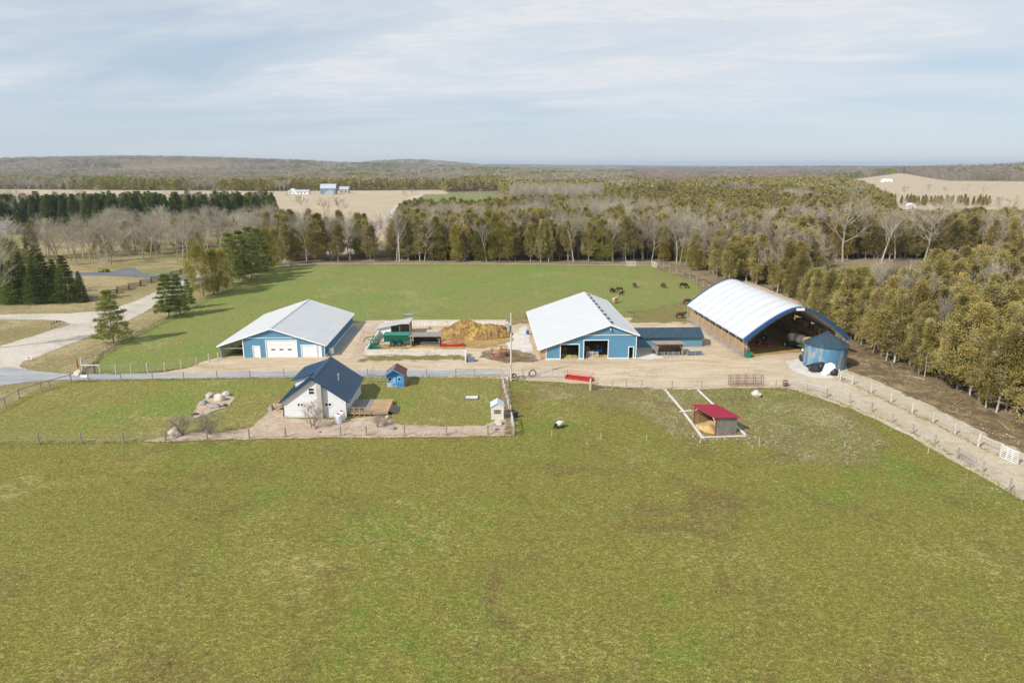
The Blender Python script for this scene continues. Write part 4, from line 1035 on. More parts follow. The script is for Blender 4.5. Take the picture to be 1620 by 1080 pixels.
f.slab(pts, 0.06); roof_ribs(f, pts[0], pts[3], pts[2], pts[1], 0.3, 0.05, 0.04); f.build('roof', 'red_roof', rs)
vwall(lerp3(A, B, .0), lerp3(A, B, 1.0), 2.38, 2.62, 2.62, 0.05).build('header', 'post_pale', rs)
for (q, o2) in ((A, B), (B, A)):
    d_ = (o2-q).normalized()
    MB().tube([up(q, 1.85), up(q+d_*0.8, 2.5)], 0.06, 4).build('brace', 'post_pale', rs)
cen = (A+B+C+D)/4
straw_heap('straw_pile', 'heap of golden straw inside the crimson roofed shelter', 'straw', cen-e1*1.6, (2.0, 1.5, 0.95), 'straw', 9)
# concrete curb round the shelter pad
pad = thing('concrete_curb_frame', 'pale concrete curb outlining the long pad round the red roofed shelter', 'curb', (0, 0, 0), 0)
def curb(px0, px1, w=0.32, h=0.16):
    a, b_ = P(*px0), P(*px1); vwall(a, b_, 0, h, h, w).build('curb', 'concrete', pad)
curb((1050.6, 617.5), (1080, 652.5)); curb((1080, 653.5), (1110, 694)); curb((1111.5, 693), (1148, 692), 0.3, 0.14); curb((1149, 692), (1183, 691), 0.3, 0.15)
curb((1183.5, 691), (1105, 617), 0.3, 0.15); curb((1076, 652.2), (1095, 650.8), 0.3, 0.13)

# ---- manure yard -------------------------------------------------------------
my = thing('manure_yard_walls', 'low concrete walls round the manure yard between the two barns', 'wall', (0, 0, 0), 0)
vwall(P(577, 562), P(737.5, 562), 0, 1.05, 1.05, 0.25).build('front_wall', 'concrete', my)
vwall(P(577.5, 561.5), P(599, 531), 0, 1.05, 1.15, -0.3).build('left_wall', 'concrete', my)
vwall(P(608, 516.5), P(799, 515.5), 0, 1.1, 1.05, 0.22).build('back_wall', 'concrete', my)
vwall(P(737.6, 574.5), P(738, 562.8), 0, 0.6, 1.1, 0.22).build('end_wall', 'concrete', my)
MB().box(0, 1.15, 0, 1.1, 0, 0.75).build('pump_box', 'bin_blue', None, loc=P(740, 573.5), label='small dark grey block at the end of the manure yard wall', cat='box')
# lean-to shed
p = P(597.5, 531.5)
sd = thing('lean_to_shed', 'grey lean-to shed with sloping roof in the corner of the manure yard', 'shed', p, rad(2))
MB().box(0, 2.7, 0, 0.1, 0, 1.5).build('front_wall', 'white', sd)
MB().prism([(0, 1.5), (2.7, 1.5), (2.7, 2.1)], 'y', 0, 0.1).build('front_gable', 'white', sd)
MB().box(0, 0.1, 0.1, 3.6, 0, 1.45).build('left_wall', 'wood_grey', sd)
MB().box(0.1, 6.5, 3.5, 3.6, 0, 1.6).build('rear_wall', 'wood_grey', sd)
MB().box(6.4, 6.5, -0.2, 3.5, 0, 2.7).build('right_wall', 'wood_grey', sd)
MB().box(4.4, 4.5, -0.1, 0.0, 0, 2.25).build('post', 'wood_grey', sd)
MB().slab([(-0.3, -0.4, 1.55), (6.7, -0.4, 2.95), (6.7, 3.9, 2.95), (-0.3, 3.9, 1.55)], 0.08).build('roof', mat('old_steel_roof', (0.42, 0.42, 0.42), .5, .1, .8, (.3, .28, .25), .4), sd)
# middle shelter
p = P(650, 549)
ms = thing('feed_shelter', 'open wooden feed shelter with flat grey roof in the manure yard', 'shelter', p, rad(1))
Wm = (P(695.5, 549)-p).length
for x in (0, Wm-.15): MB().box(x, x+.15, 0, 0.15, 0, 2.05).build('post', 'wood_grey', ms)
MB().box(0.15, Wm-.15, 2.8, 2.9, 0, 1.9).build('rear_wall', 'wood_dark', ms)
MB().box(-0.05, 0.0, 0.15, 2.9, 0, 1.9).build('side_wall', 'wood_grey', ms); MB().box(Wm, Wm+.05, 0.15, 2.9, 0, 1.9).build('side_wall', 'wood_dark', ms)
MB().slab([(-0.3, -0.4, 2.22), (Wm+.3, -0.4, 2.22), (Wm+.3, 3.2, 2.1), (-0.3, 3.2, 2.1)], 0.14).build('roof', 'wood_grey', ms)
for s, x0 in ((1, .15), (-1, Wm-.15)): MB().slab([(x0, .02, 1.4), (x0+s*.6, .02, 2.05), (x0+s*.6, .12, 2.05), (x0, .12, 1.4)], .1).build('brace', 'wood_grey', ms)
rl = MB()
for k in range(3): rl.tube([(1.8, 0.2, 0.3+k*0.28), (Wm-.15, 0.2, 0.3+k*0.28)], 0.035, 4)
rl.build('feed_rail', 'galv', ms)
straw_heap('straw_strip', 'long yellow straw heap in front of the feed shelter', 'straw', P(672, 553.5), (3.6, 0.8, 0.4), 'straw', 12)
# manure pile: one lumpy heap
def heap(label, pts, m, seed):
    from mathutils import noise
    xs = np.arange(-8, 8.01, 0.22); ys = np.arange(-6, 6.01, 0.22)
    b = MB(); nx, ny = len(xs), len(ys)
    for y in ys:
        for x in xs:
            z = 0
            for cx, cy, rx, ry, h in pts:
                d = 1-((x-cx)/rx)**2-((y-cy)/ry)**2
                if d > 0: z = max(z, h*min(1, d)**0.75)
            if z > 0:
                v = Vector((x, y, seed))
                z *= 1+0.25*noise.noise(v*0.6); z += (abs(noise.noise(v*1.7))*0.55+noise.noise(v*3.9)*0.22)*min(1, z)
                z += 0.16*noise.noise(v*8)*min(1, z)
            b.v.append((x, y, z-0.03))
    for j in range(ny-1):
        for i in range(nx-1):
            a = j*nx+i
            if max(b.v[a][2], b.v[a+1][2], b.v[a+nx][2], b.v[a+nx+1][2]) > -0.02: b.f.append((a, a+1, a+nx+1, a+nx))
    return b.build('manure_pile', m, None, False, label=label, cat='manure pile')
tm = NT('manure')
c1 = tm.mix(tm.ramp(tm.noise(0.22, 5, 0.6, 0.5, off=4), 0.40, 0.58), (0.27, 0.165, 0.07), (0.44, 0.30, 0.085))
c1 = tm.mix(tm.ramp(tm.noise(0.9, 6, 0.7, 0.5, off=8), 0.50, 0.64, 0, 0.8), c1, (0.11, 0.07, 0.04))
c1 = tm.scale_col(c1, tm.ramp(tm.noise(7, 4, 0.7, off=3), 0.3, 0.7, 0.6, 1.3))
mman = tm.finish(tm.bsdf(c1, 0.95, 0, tm.noise(6, 5, 0.7), 0.8, 0.12, 0.1))
hp = heap('large brown and yellow manure heap against the yard wall', [(-1.8, 1.2, 4.6, 4.6, 2.6), (3.2, 0.2, 4.2, 3.8, 2.1), (-4.6, 2.0, 3.2, 3.0, 1.5), (0.6, -1.4, 4.4, 3.0, 1.5), (-3.2, -1.6, 2.8, 2.2, 0.8)], mman, 2.0)
hp.location = P(753, 531)

# far farm and houses
def far_house(name, label, cat, px, w, l, ze, zr, rz, wallm, roofm, along_x=True, extra=None):
    p = P(*px); p.z = float(hgt(p.x, p.y)); r = thing(name, label, cat, p, rz)
    wl2 = MB().box(0, w, 0, l, 0, ze)
    if along_x: wl2.prism([(0, ze), (l, ze), (l/2, zr)], 'x', 0, w)
    else: wl2.prism([(0, ze), (w, ze), (w/2, zr)], 'y', 0, l)
    wl2.build('wall', wallm, r)
    o = 0.4
    if along_x:
        for s in (0, 1):
            ye = -o if s == 0 else l+o
            MB().slab([(-o, ye, ze-.1), (w+o, ye, ze-.1), (w+o, l/2, zr+.2), (-o, l/2, zr+.2)], 0.2).build('roof_slope', roofm, r)
    else:
        for s in (0, 1):
            xe = -o if s == 0 else w+o
            MB().slab([(xe, -o, ze-.1), (xe, l+o, ze-.1), (w/2, l+o, zr+.2), (w/2, -o, zr+.2)], 0.2).build('roof_slope', roofm, r)
    for (x0, x1, z0, z1, m_) in (extra or []):
        MB().box(x0, x1, -0.12, -0.02, z0, z1).build('door' if z0 == 0 else 'window', m_, r)
    return r
far_house('distant_barn', 'distant blue grey barn with pale roof beyond the tan field', 'barn', (507, 307), 18, 12, 6.5, 11.5, 0.05, 'far_blue', 'far_roof', True, [(7, 11, 0, 4, 'dark')])
far_house('distant_barn', 'low lean-to shed against the front of the distant blue grey barn', 'shed', (514, 308.6), 10, 5, 4.2, 6.2, 0.05, 'far_roof', 'far_roof', False)
far_house('distant_house', 'distant pale building behind the blue grey barn to its right', 'house', (537, 306), 11, 9, 5, 8, 0.02, mat('far_beige', (0.42, 0.38, 0.32), .8), 'far_roof', True, [(2, 3.5, 1.5, 3, 'dark'), (7, 8.5, 1.5, 3, 'dark')])
far_house('distant_house', 'distant white house with two gables beyond the tan field', 'house', (456, 307), 9, 10, 3.5, 6.5, 0.1, 'white', 'white', False, [(2, 3.2, 1.2, 2.4, 'dark'), (5.5, 6.8, 1.2, 2.4, 'dark')])
far_house('distant_house', 'distant long white bungalow left of the blue grey barn', 'house', (468, 307.5), 15, 9, 3, 5.0, 0.05, 'white', 'far_roof', True, [(2, 3.4, 1.2, 2.4, 'dark'), (6, 7, 0, 2.2, 'dark'), (10, 11.5, 1.2, 2.4, 'dark')])
far_house('distant_shed', 'small white shed at the edge of the far cedar woods on the right', 'shed', (1439, 331), 5, 5, 3, 4.4, 0.1, 'white', 'white', False, [(1.5, 3, 0, 2, 'dark')])
far_house('distant_house', 'white farmhouse by the far pine plantation across the right field', 'house', (1397, 290), 18, 10, 4, 7, 0.0, 'white', 'white', True, [(4, 6, 1.2, 3, 'dark'), (11, 13, 1.2, 3, 'dark')])
far_house('distant_house', 'tiny red roofed barn among the far woods', 'barn', (1036, 288), 18, 12, 8, 13, 0.1, 'rust_red', 'rust_red', True, [(6, 10, 0, 5, 'dark')])
far_house('neighbour_house', 'grey roofed house at the left edge beyond the lawn', 'house', (-30, 371), 14, 9, 3, 6.2, -0.1, mat('far_grey_wall', (.35, .36, .37), .8), 'shingle_grey', True, [(5, 7, 1, 2.3, 'dark')])
# ------------------------------------------------------------------ vegetation
def leaf_mat(name, a, b, c, rough=0.9, trans=0.25):
    t = NT(name)
    oi = t.n.new('ShaderNodeObjectInfo')
    r = oi.outputs['Random']
    col = t.mix(t.ramp(r, 0.0, 1.0), a, b)
    n = t.noise(0.42, 4, 0.65, off=3)
    col = t.mix(t.ramp(n, 0.46, 0.66, 0, 0.8), col, c)
    at = t.n.new('ShaderNodeAttribute'); at.attribute_name = 'tint'
    col = t.scale_col(col, t.ramp(at.outputs['Fac'], 0, 1, 0.62, 1.38))
    col = t.scale_col(col, t.ramp(t.math('FRACT', t.math('MULTIPLY', r, 7.31)), 0, 1, 0.78, 1.2))
    d = t.n.new('ShaderNodeBsdfDiffuse'); t.l.new(col, d.inputs['Color'])
    if trans:
        tr = t.n.new('ShaderNodeBsdfTranslucent'); t.l.new(col, tr.inputs['Color'])
        mx = t.n.new('ShaderNodeMixShader'); mx.inputs[0].default_value = trans
        t.l.new(d.outputs[0], mx.inputs[1]); t.l.new(tr.outputs[0], mx.inputs[2]); return t.finish(mx.outputs[0])
    return t.finish(d.outputs[0])
V = dict(
    cedar=leaf_mat('cedar_foliage', (0.36, 0.285, 0.090), (0.265, 0.240, 0.070), (0.44, 0.37, 0.20)),
    cedar_green=leaf_mat('green_cedar_foliage', (0.20, 0.215, 0.045), (0.32, 0.265, 0.055), (0.34, 0.29, 0.085)),
    spruce=leaf_mat('spruce_foliage', (0.10, 0.145, 0.045), (0.135, 0.175, 0.042), (0.21, 0.22, 0.06)),
    pine=leaf_mat('pine_foliage', (0.20, 0.255, 0.065), (0.28, 0.295, 0.08), (0.38, 0.36, 0.13)),
    twig=leaf_mat('bare_twigs', (0.38, 0.345, 0.275), (0.44, 0.395, 0.285), (0.34, 0.285, 0.215), trans=0),
    twig_red=leaf_mat('reddish_twigs', (0.30, 0.235, 0.21), (0.35, 0.28, 0.24), (0.28, 0.24, 0.20), trans=0),
    bark=leaf_mat('grey_bark', (0.38, 0.34, 0.265), (0.47, 0.43, 0.35), (0.28, 0.245, 0.195), trans=0),
    bark_dark=leaf_mat('brown_bark', (0.17, 0.14, 0.11), (0.25, 0.21, 0.17), (0.12, 0.10, 0.08), trans=0),
)
def np_mesh(name, co, faces, m, tint=None, n=4):
    me = bpy.data.meshes.new(name)
    co = np.ascontiguousarray(co, np.float32); faces = np.ascontiguousarray(faces, np.int32)
    me.vertices.add(len(co)); me.vertices.foreach_set('co', co.ravel())
    me.loops.add(faces.size); me.loops.foreach_set('vertex_index', faces.ravel())
    me.polygons.add(len(faces)); me.polygons.foreach_set('loop_start', np.arange(0, faces.size, n, dtype=np.int32))
    me.polygons.foreach_set('loop_total', np.full(len(faces), n, np.int32))
    me.update(calc_edges=True)
    at = me.attributes.new('tint', 'FLOAT', 'POINT')
    at.data.foreach_set('value', (np.full(len(co), 0.5) if tint is None else tint).astype(np.float32))
    me.materials.append(m)
    return me
def unit(a): return a/np.maximum(np.linalg.norm(a, axis=-1, keepdims=True), 1e-9)
def cards(c, d, ln, w, rng):
    """diamond leaf sprays: base c, direction d, length ln, width w -> verts (4n), faces"""
    n = len(c); s = unit(np.cross(d, rng.normal(size=(n, 3))))
    ln = np.asarray(ln).reshape(-1, 1); w = np.asarray(w).reshape(-1, 1)
    v = np.stack([c, c+d*ln*0.5+s*w*0.5, c+d*ln, c+d*ln*0.5-s*w*0.5], 1).reshape(-1, 3)
    return v, np.arange(4*n).reshape(-1, 4)
def crown(kind, h, R, base, ncl, per, size, seed):
    rng = np.random.default_rng(seed)
    if kind == 'cedar':
        t = base+(1-base)*rng.random(ncl)**0.9
        k = (t-base)/(1-base)
        lob = 1+0.22*np.sin(rng.random()*6+k*9)
        p1, p2, p3 = rng.random(3)*6.28
        r = R*np.clip((1-k)/0.72, 0, 1)**0.62*np.clip(0.55+k*2.6, 0, 1)*(0.55+0.5*rng.random(ncl)**0.5)*lob
        a = rng.random(ncl)*2*np.pi
        r = r*(1+0.30*np.sin(2*a+p1+k*3)+0.22*np.sin(3*a+p2-k*7)+0.15*np.sin(5*a+k*17+p3))
        r[rng.random(ncl) < 0.06] *= 1.35
        cc = np.stack([r*np.cos(a)+k*k*0.5*np.sin(p1), r*np.sin(a)+k*k*0.5*np.cos(p1), t*h], 1); cr = (0.28+0.34*rng.random(ncl))*R*0.52; upw = 0.75
    elif kind == 'spruce':
        t = base+(1-base)*rng.random(ncl)**1.2; k = (t-base)/(1-base)
        tier = np.round(k*14)/14; k = tier*0.75+k*0.25; t = base+(1-base)*k
        r = R*(1-k)**0.9*(0.45+0.62*rng.random(ncl)**0.6)+0.05; a = rng.random(ncl)*2*np.pi
        cc = np.stack([r*np.cos(a), r*np.sin(a), t*h-r*0.22], 1); cr = 0.12*R+0.18*R*(1-k); upw = -0.15
    elif kind == 'pine':
        t = base+(1-base)*rng.random(ncl)**1.15; k = (t-base)/(1-base); tier = (np.floor(k*9)+0.5)/9; k = 0.7*tier+0.3*k; t = base+(1-base)*k
        a = rng.random(ncl)*2*np.pi; p1, p2 = rng.random(2)*6.28
        r = R*(1-k)**0.72*(0.25+0.8*rng.random(ncl)**0.5)*(1+0.26*np.sin(3*a+p1+tier*20)+0.18*np.sin(5*a+p2-tier*31))+0.08
        cc = np.stack([r*np.cos(a), r*np.sin(a), t*h+r*0.10+0.02*h], 1); cr = np.full(ncl, 0.15*R); upw = 0.4
    n = ncl*per; i = np.repeat(np.arange(ncl), per)
    off = rng.normal(size=(n, 3))*0.55*cr[i][:, None]*np.array([1, 1, 0.9 if kind == 'cedar' else 0.5])
    c = cc[i]+off
    out = c.copy(); out[:, 2] = 0; out = unit(out)
    d = unit(out*0.8+unit(off+1e-6)*0.6+np.array([0, 0, upw])+rng.normal(size=(n, 3))*0.45)
    v, f = cards(c, d, size*(0.6+0.8*rng.random(n)), size*(0.34+0.3*rng.random(n)), rng)
    tint = np.repeat(np.clip(0.5+0.25*rng.normal(size=ncl), 0, 1)[i]*0.7+0.3*rng.random(n), 4)
    return v, f, tint
def tubes_np(segs, n=5):
    """segs: list of (p0,p1,r0,r1)"""
    p0 = np.array([s[0] for s in segs], float); p1 = np.array([s[1] for s in segs], float)
    r0 = np.array([s[2] for s in segs])[:, None]; r1 = np.array([s[3] for s in segs])[:, None]
    d = unit(p1-p0); ref = np.where(np.abs(d[:, 2:3]) < 0.9, np.array([[0, 0, 1.0]]), np.array([[1.0, 0, 0]]))
    u = unit(np.cross(d, ref)); w = np.cross(d, u); vs = []
    for pp, rr in ((p0, r0), (p1, r1)):
        for k in range(n):
            a = 2*np.pi*k/n; vs.append(pp+(u*np.cos(a)+w*np.sin(a))*rr)
    v = np.stack(vs, 1).reshape(-1, 3); b = (np.arange(len(segs))*2*n)[:, None]
    f = np.stack([b+np.array([k, (k+1) % n, n+(k+1) % n, n+k]) for k in range(n)], 1).reshape(-1, 4)
    return v, f
def branches(h, spread, fork, seed, stems=1, nl=(9, 6, 5), upright=0.5):
    """limbs and twigs of a bare tree: list of tube segments, list of thin twigs"""
    rng = random.Random(seed); segs = []; tips = []
    def rv(): return Vector((rng.gauss(0, 1), rng.gauss(0, 1), rng.gauss(0, 1))).normalized()
    def grow(p, d, L, r, lvl):
        n = 3 if lvl < 2 else 2
        pts = [p]; cur = p.copy(); dd = d.copy()
        for i in range(n):
            dd = (dd+rv()*0.16+Vector((0, 0, 0.10+0.06*lvl))*upright*2).normalized(); cur = cur+dd*(L/n); pts.append(cur.copy())
        for i in range(n):
            segs.append((tuple(pts[i]), tuple(pts[i+1]), r*(1-0.62*i/n), r*(1-0.62*(i+1)/n), lvl))
        if lvl >= len(nl): tips.append((pts[0], pts[-1])); return
        m = nl[lvl]
        for i in range(m):
            f = (0.35+0.65*(i+rng.random())/m) if lvl else fork+(1-fork)*(i+rng.random())/m
            j = min(int(f*n), n-1); q = pts[j].lerp(pts[j+1], f*n-j)
            side = rv(); side = (side-dd*side.dot(dd)).normalized()
            sp = spread*(1.0 if lvl else 1.15-0.4*f)
            grow(q, (dd*(1-0.35*sp)+side*sp).normalized(), L*((0.62-0.28*f) if lvl == 0 else 0.56)*(0.8+0.4*rng.random()), r*0.42, lvl+1)
    for s in range(stems):
        d = Vector((rng.gauss(0, .28), rng.gauss(0, .28), 1)).normalized() if stems > 1 else Vector((rng.gauss(0, .04), rng.gauss(0, .04), 1))
        grow(Vector((rng.gauss(0, .05), rng.gauss(0, .05), 0)) if stems > 1 else Vector((0, 0, -0.1)), d, h*(0.82 if stems == 1 else 0.7), h*(0.0165 if stems == 1 else 0.010), 0)
    return segs, tips
def bare_meshes(name, h, spread, fork, seed, ntw, tw, twig, bark, stems=1, nl=(9, 6, 5), upright=0.5, wide=0.035):
    segs, tips = branches(h, spread, fork, seed, stems, nl, upright)
    big = [s for s in segs if s[4] <= 1]; small = [s for s in segs if s[4] > 1]
    v, f = tubes_np(big, 5); trunk = np_mesh(name+'_trunk', v, f, V[bark])
    v1, f1 = tubes_np([(a, b, max(r0, 0.012), max(r1, 0.008), l) for a, b, r0, r1, l in small], 3)
    rng = np.random.default_rng(seed)
    a = np.array([list(t[0]) for t in tips]); b = np.array([list(t[1]) for t in tips])
    i = rng.integers(0, len(a), ntw); fr = rng.random((ntw, 1))
    p = a[i]+(b[i]-a[i])*fr; d = unit(unit(b[i]-a[i])+rng.normal(size=(ntw, 3))*0.5+np.array([0, 0, .3*upright]))
    v2, f2 = cards(p, d, tw*(0.5+rng.random(ntw)), wide*(0.7+0.6*rng.random(ntw)), rng)
    co = np.concatenate([v1, v2]); fs = np.concatenate([f1, f2+len(v1)])
    return np_mesh(name+'_crown', co, fs, V[twig], np.concatenate([np.full(len(v1), 0.55), np.repeat(rng.random(ntw)*0.5+0.2, 4)])), trunk
def conifer_meshes(name, kind, h, R, base, ncl, per, size, seed, m, dead=0, bark='bark', tr=0.013):
    v, f, ti = crown(kind, h, R, base, ncl, per, size, seed)
    cr = np_mesh(name+'_crown', v, f, V[m], ti)
    rng = random.Random(seed); bend = (rng.gauss(0, .015)*h, rng.gauss(0, .015)*h)
    segs = [((0, 0, -0.2), (bend[0], bend[1], h*0.5), h*tr, h*tr*0.6, 0), ((bend[0], bend[1], h*.5), (0, 0, h*0.96), h*tr*0.6, h*tr*0.12, 0)]
    for _ in range(dead):
        z = rng.uniform(0.12, max(base, 0.2)+0.25)*h; a = rng.random()*6.28; L = rng.uniform(.5, 1.0)*R
        segs.append(((0, 0, z), (L*math.cos(a), L*math.sin(a), z+L*rng.uniform(-.25, .35)), h*0.0028, h*0.001, 1))
    v, f = tubes_np(segs, 5)
    return cr, np_mesh(name+'_trunk', v, f, V[bark])
# near prototypes (shared mesh data)
PROTO = {
 'cedar': [conifer_meshes('cedar', 'cedar', 12, R_, b_, 260, 52, 0.25, s, 'cedar', 60, 'bark') for s, R_, b_ in ((1, 1.75, .12), (2, 2.1, .18), (3, 1.6, .10), (4, 2.3, .14), (5, 1.9, .24), (6, 2.5, .18))],
 'cedar_green': [conifer_meshes('green_cedar', 'cedar', 12, R_, b_, 250, 52, 0.25, s, 'cedar_green', 14, 'bark_dark') for s, R_, b_ in ((11, 2.4, .06), (12, 2.9, .08), (13, 2.0, .05), (14, 3.2, .10))],
 'spruce': [conifer_meshes('spruce', 'spruce', 12, R_, .05, 520, 20, 0.34, s, 'spruce', 6, 'bark_dark') for s, R_ in ((21, 2.6), (22, 2.2), (23, 3.0))],
 'pine': [conifer_meshes('pine', 'pine', 12, R_, b_, 330, 40, 0.33, s, 'pine', 16, 'bark_dark') for s, R_, b_ in ((31, 3.6, .06), (32, 3.0, .10), (33, 3.9, .06))],
 'bare': [bare_meshes('bare', 14, sp, fk, s, 2000, 0.85, 'twig', 'bark', wide=0.03) for s, sp, fk in ((41, .85, .32), (42, .7, .42), (43, 1.0, .28), (44, .75, .5), (45, .9, .38))],
 'bare_red': [bare_meshes('bare_red', 13, sp, fk, s, 2300, 0.8, 'twig_red', 'bark_dark', wide=0.03) for s, sp, fk in ((51, .8, .25), (52, .9, .35))],
 'aspen': [bare_meshes('aspen', 15, .55, .45, s, 1500, 0.8, 'twig', 'bark', nl=(12, 5, 4), upright=0.7) for s in (61, 62, 63)],
 'shrub': [bare_meshes('shrub', 3.0, .8, .1, s, 900, 0.35, 'twig_red', 'bark_dark', stems=7, nl=(5, 4), upright=.5, wide=.02) for s in (71, 72)],
}
PH = {'cedar': 12, 'cedar_green': 12, 'spruce': 12, 'pine': 12, 'bare': 14, 'bare_red': 13, 'aspen': 15, 'shrub': 3.0}
NAME = {'cedar': 'cedar_tree', 'cedar_green': 'cedar_tree', 'spruce': 'spruce_tree', 'pine': 'pine_tree', 'bare': 'bare_tree', 'bare_red': 'bare_tree', 'aspen': 'bare_tree', 'shrub': 'bare_shrub'}
TREES = []      # (x, y, radius) of all placed trees
COUNT = {}
def tree(kind, x, y, h, label, cat=None, group=None, var=None, wide=1.0, z=None):
    pr = PROTO[kind]; i = random.randrange(len(pr)) if var is None else var % len(pr)
    s = h/PH[kind]; n = NAME[kind]; COUNT[n] = COUNT.get(n, 0)+1
    r = thing(n, label, cat or ('shrub' if kind == 'shrub' else 'tree'), (x, y, float(hgt(x, y)) if z is None else z), random.uniform(0, 6.28), group)
    r.scale = (s*wide*random.uniform(.93, 1.07), s*wide*random.uniform(.93, 1.07), s)
    obj('crown' if kind != 'shrub' else 'twigs', pr[i][0], r); obj('trunk' if kind != 'shrub' else 'stem', pr[i][1], r)
    TREES.append((x, y)); return r
def tpx(kind, u, v, h, label, **kw):
    p = P(u, v); return tree(kind, p.x, p.y, h, label, **kw)

# --- single trees one can point at
tpx('pine', 180, 543, 10.2, 'lone bushy pine beside the gravel road near the pasture gate', var=0, wide=1.0)
tpx('pine', 268, 503, 9.8, 'front pine of the roadside row, standing before the fence', var=1, wide=1.0)
tpx('pine', 285, 499, 9.5, 'slender pine just behind the front roadside pine', var=2, wide=.8)
tpx('pine', 300, 488, 7.0, 'small dark pine tucked between the roadside pines and cedars', var=1, wide=.8)
for k, (u, v, h, kd, w) in enumerate(((322, 470, 13.0, 'cedar_green', 1.0), (338, 466, 11.5, 'cedar_green', 1.0), (352, 461, 11.0, 'cedar_green', .95), (368, 452, 14.5, 'pine', .9), (384, 446, 14.5, 'pine', .9), (398, 440, 15.0, 'pine', 0.95), (412, 432, 13.5, 'pine', .9), (424, 426, 13.0, 'cedar_green', 1.0), (436, 420, 12.0, 'cedar_green', 1.0), (404, 430, 13, 'bare', 1.0), (375, 440, 13, 'bare', 1.0))):
    tpx(kd, u, v, h*1.02, ['rounded green cedar first in the dense row above the pasture fence', 'second green cedar in the dense row above the pasture fence', 'third green cedar in the dense row above the pasture fence', 'first tall pine after the cedars in the pasture fence row', 'second tall pine in the pasture fence row', 'tallest pine in the middle of the pasture fence row', 'last pine in the pasture fence row', 'green cedar after the pines in the pasture fence row', 'green cedar at the far corner of the back pasture', 'bare tree between the pines at the far end of the fence row', 'bare tree behind the first pines of the fence row'][k], wide=w)
for k, (u, v, h) in enumerate(((8, 478, 11.5), (24, 480, 10.5), (40, 478, 12.5), (58, 480, 9.5), (74, 478, 12.2), (92, 477, 10.5), (108, 478, 11.5), (130, 478, 7.6), (60, 468, 11))):
    tpx('spruce', u, v, h, ['dark spruce at the left end of the clump across the road', 'second spruce from the left in the clump across the road', 'tall spruce in the left half of the clump across the road', 'shorter spruce in the middle of the clump across the road', 'tallest bushy spruce in the middle of the clump across the road', 'spruce just right of the tallest in the roadside clump', 'wide spruce near the right end of the clump across the road', 'smallest spruce at the right end of the clump, beside the dry lawn', 'spruce hidden at the back of the clump across the road'][k], wide=1.15)
tpx('cedar_green', 28, 452, 13, 'rounded dark cedar standing behind the spruce clump', wide=1.25, var=1)
tpx('bare', -14, 552, 18, 'pale bare birch leaning in at the left edge of the picture', var=1)
tpx('bare', 5, 470, 15, 'bare tree rising at the left edge behind the spruces', var=0)
tpx('bare', 228, 439, 4.6, 'small young bare tree by the neighbour driveway', var=3, wide=.7)
tpx('bare', 163, 428, 6.5, 'small spreading bare tree on the lawn edge by the flower bed', var=2, wide=1.1)
tpx('shrub', 494.5, 677.5, 3.9, 'bare multi-stem shrub in front of the white house wall', var=0, wide=1.0)
tpx('shrub', 290, 689, 2.9, 'bare grey bush by the fence, right of the pale boulder', var=1, wide=1.3)
tpx('shrub', 333, 688, 3.2, 'wider bare bush by the garden fence below the rock bed', var=0, wide=1.4)
tpx('shrub', 597, 677, 2.2, 'thin bare bush in the bed beside the wooden deck', var=1, wide=1.0)
tpx('shrub', 608, 674, 1.2, 'low bare twiggy plant beside the deck ramp', var=0, wide=1.3)

# --- where trees may stand
def inside(poly, x, y): return sdf(poly, np.array([float(x)]), np.array([float(y)]))[0] > 0
def wp(px): return wpoly(px)
OPEN = [wp(q) for q in (
    BACK, YARD, LANE, MUD, FRONT, GARDEN, ROAD,
    [(-700, 360), (430, 346), (455, 392), (612, 390), (645, 345), (680, 330), (745, 320), (700, 302), (560, 303), (440, 304), (0, 301), (-500, 301)],
    [(1290, 289), (1420, 283.5), (1500, 289), (1620, 290), (2100, 291), (2100, 356), (1640, 356), (1425, 350), (1400, 330), (1360, 306)],
    [(585, 412), (572, 345), (640, 308), (672, 306), (648, 335), (622, 412)],
    [(1030, 311), (1075, 308), (1075, 330), (1030, 330)],
    [(636, 350), (655, 305), (790, 302), (812, 318), (812, 347)], [(1130, 266.5), (1215, 265.8), (1215, 266.8), (1130, 267.6)], [(0, 281.5), (120, 281), (120, 283), (0, 283.5)], [(1230, 274), (1420, 272.5), (1420, 274), (1230, 275.5)], [(200, 279.6), (330, 279), (330, 280.4), (200, 281)],
    [(596, 360), (628, 318), (665, 304), (680, 308), (650, 325), (618, 356), (585, 395), (545, 408), (470, 408), (470, 394), (540, 392)],
    [(-400, 620), (-400, 425), (120, 420), (320, 418), (330, 395), (440, 405), (445, 425), (390, 450), (300, 495), (130, 595), (0, 655)],
    [(-400, 380), (0, 360), (170, 358), (175, 385), (160, 400), (0, 410), (-400, 420)],
    [(380, 279), (560, 278.4), (560, 279.6), (380, 280.4)],
)]
OPEN.append([(78, 176), (112, 168), (168, 178), (190, 246), (108, 249), (96, 215)])   # clearing inside the east wood
OPEN.append([(36, 108), (66, 108), (64.5, 128), (62.5, 150), (58, 170), (50, 190), (36, 160)])
OPEN = [np.array(o) for o in OPEN]
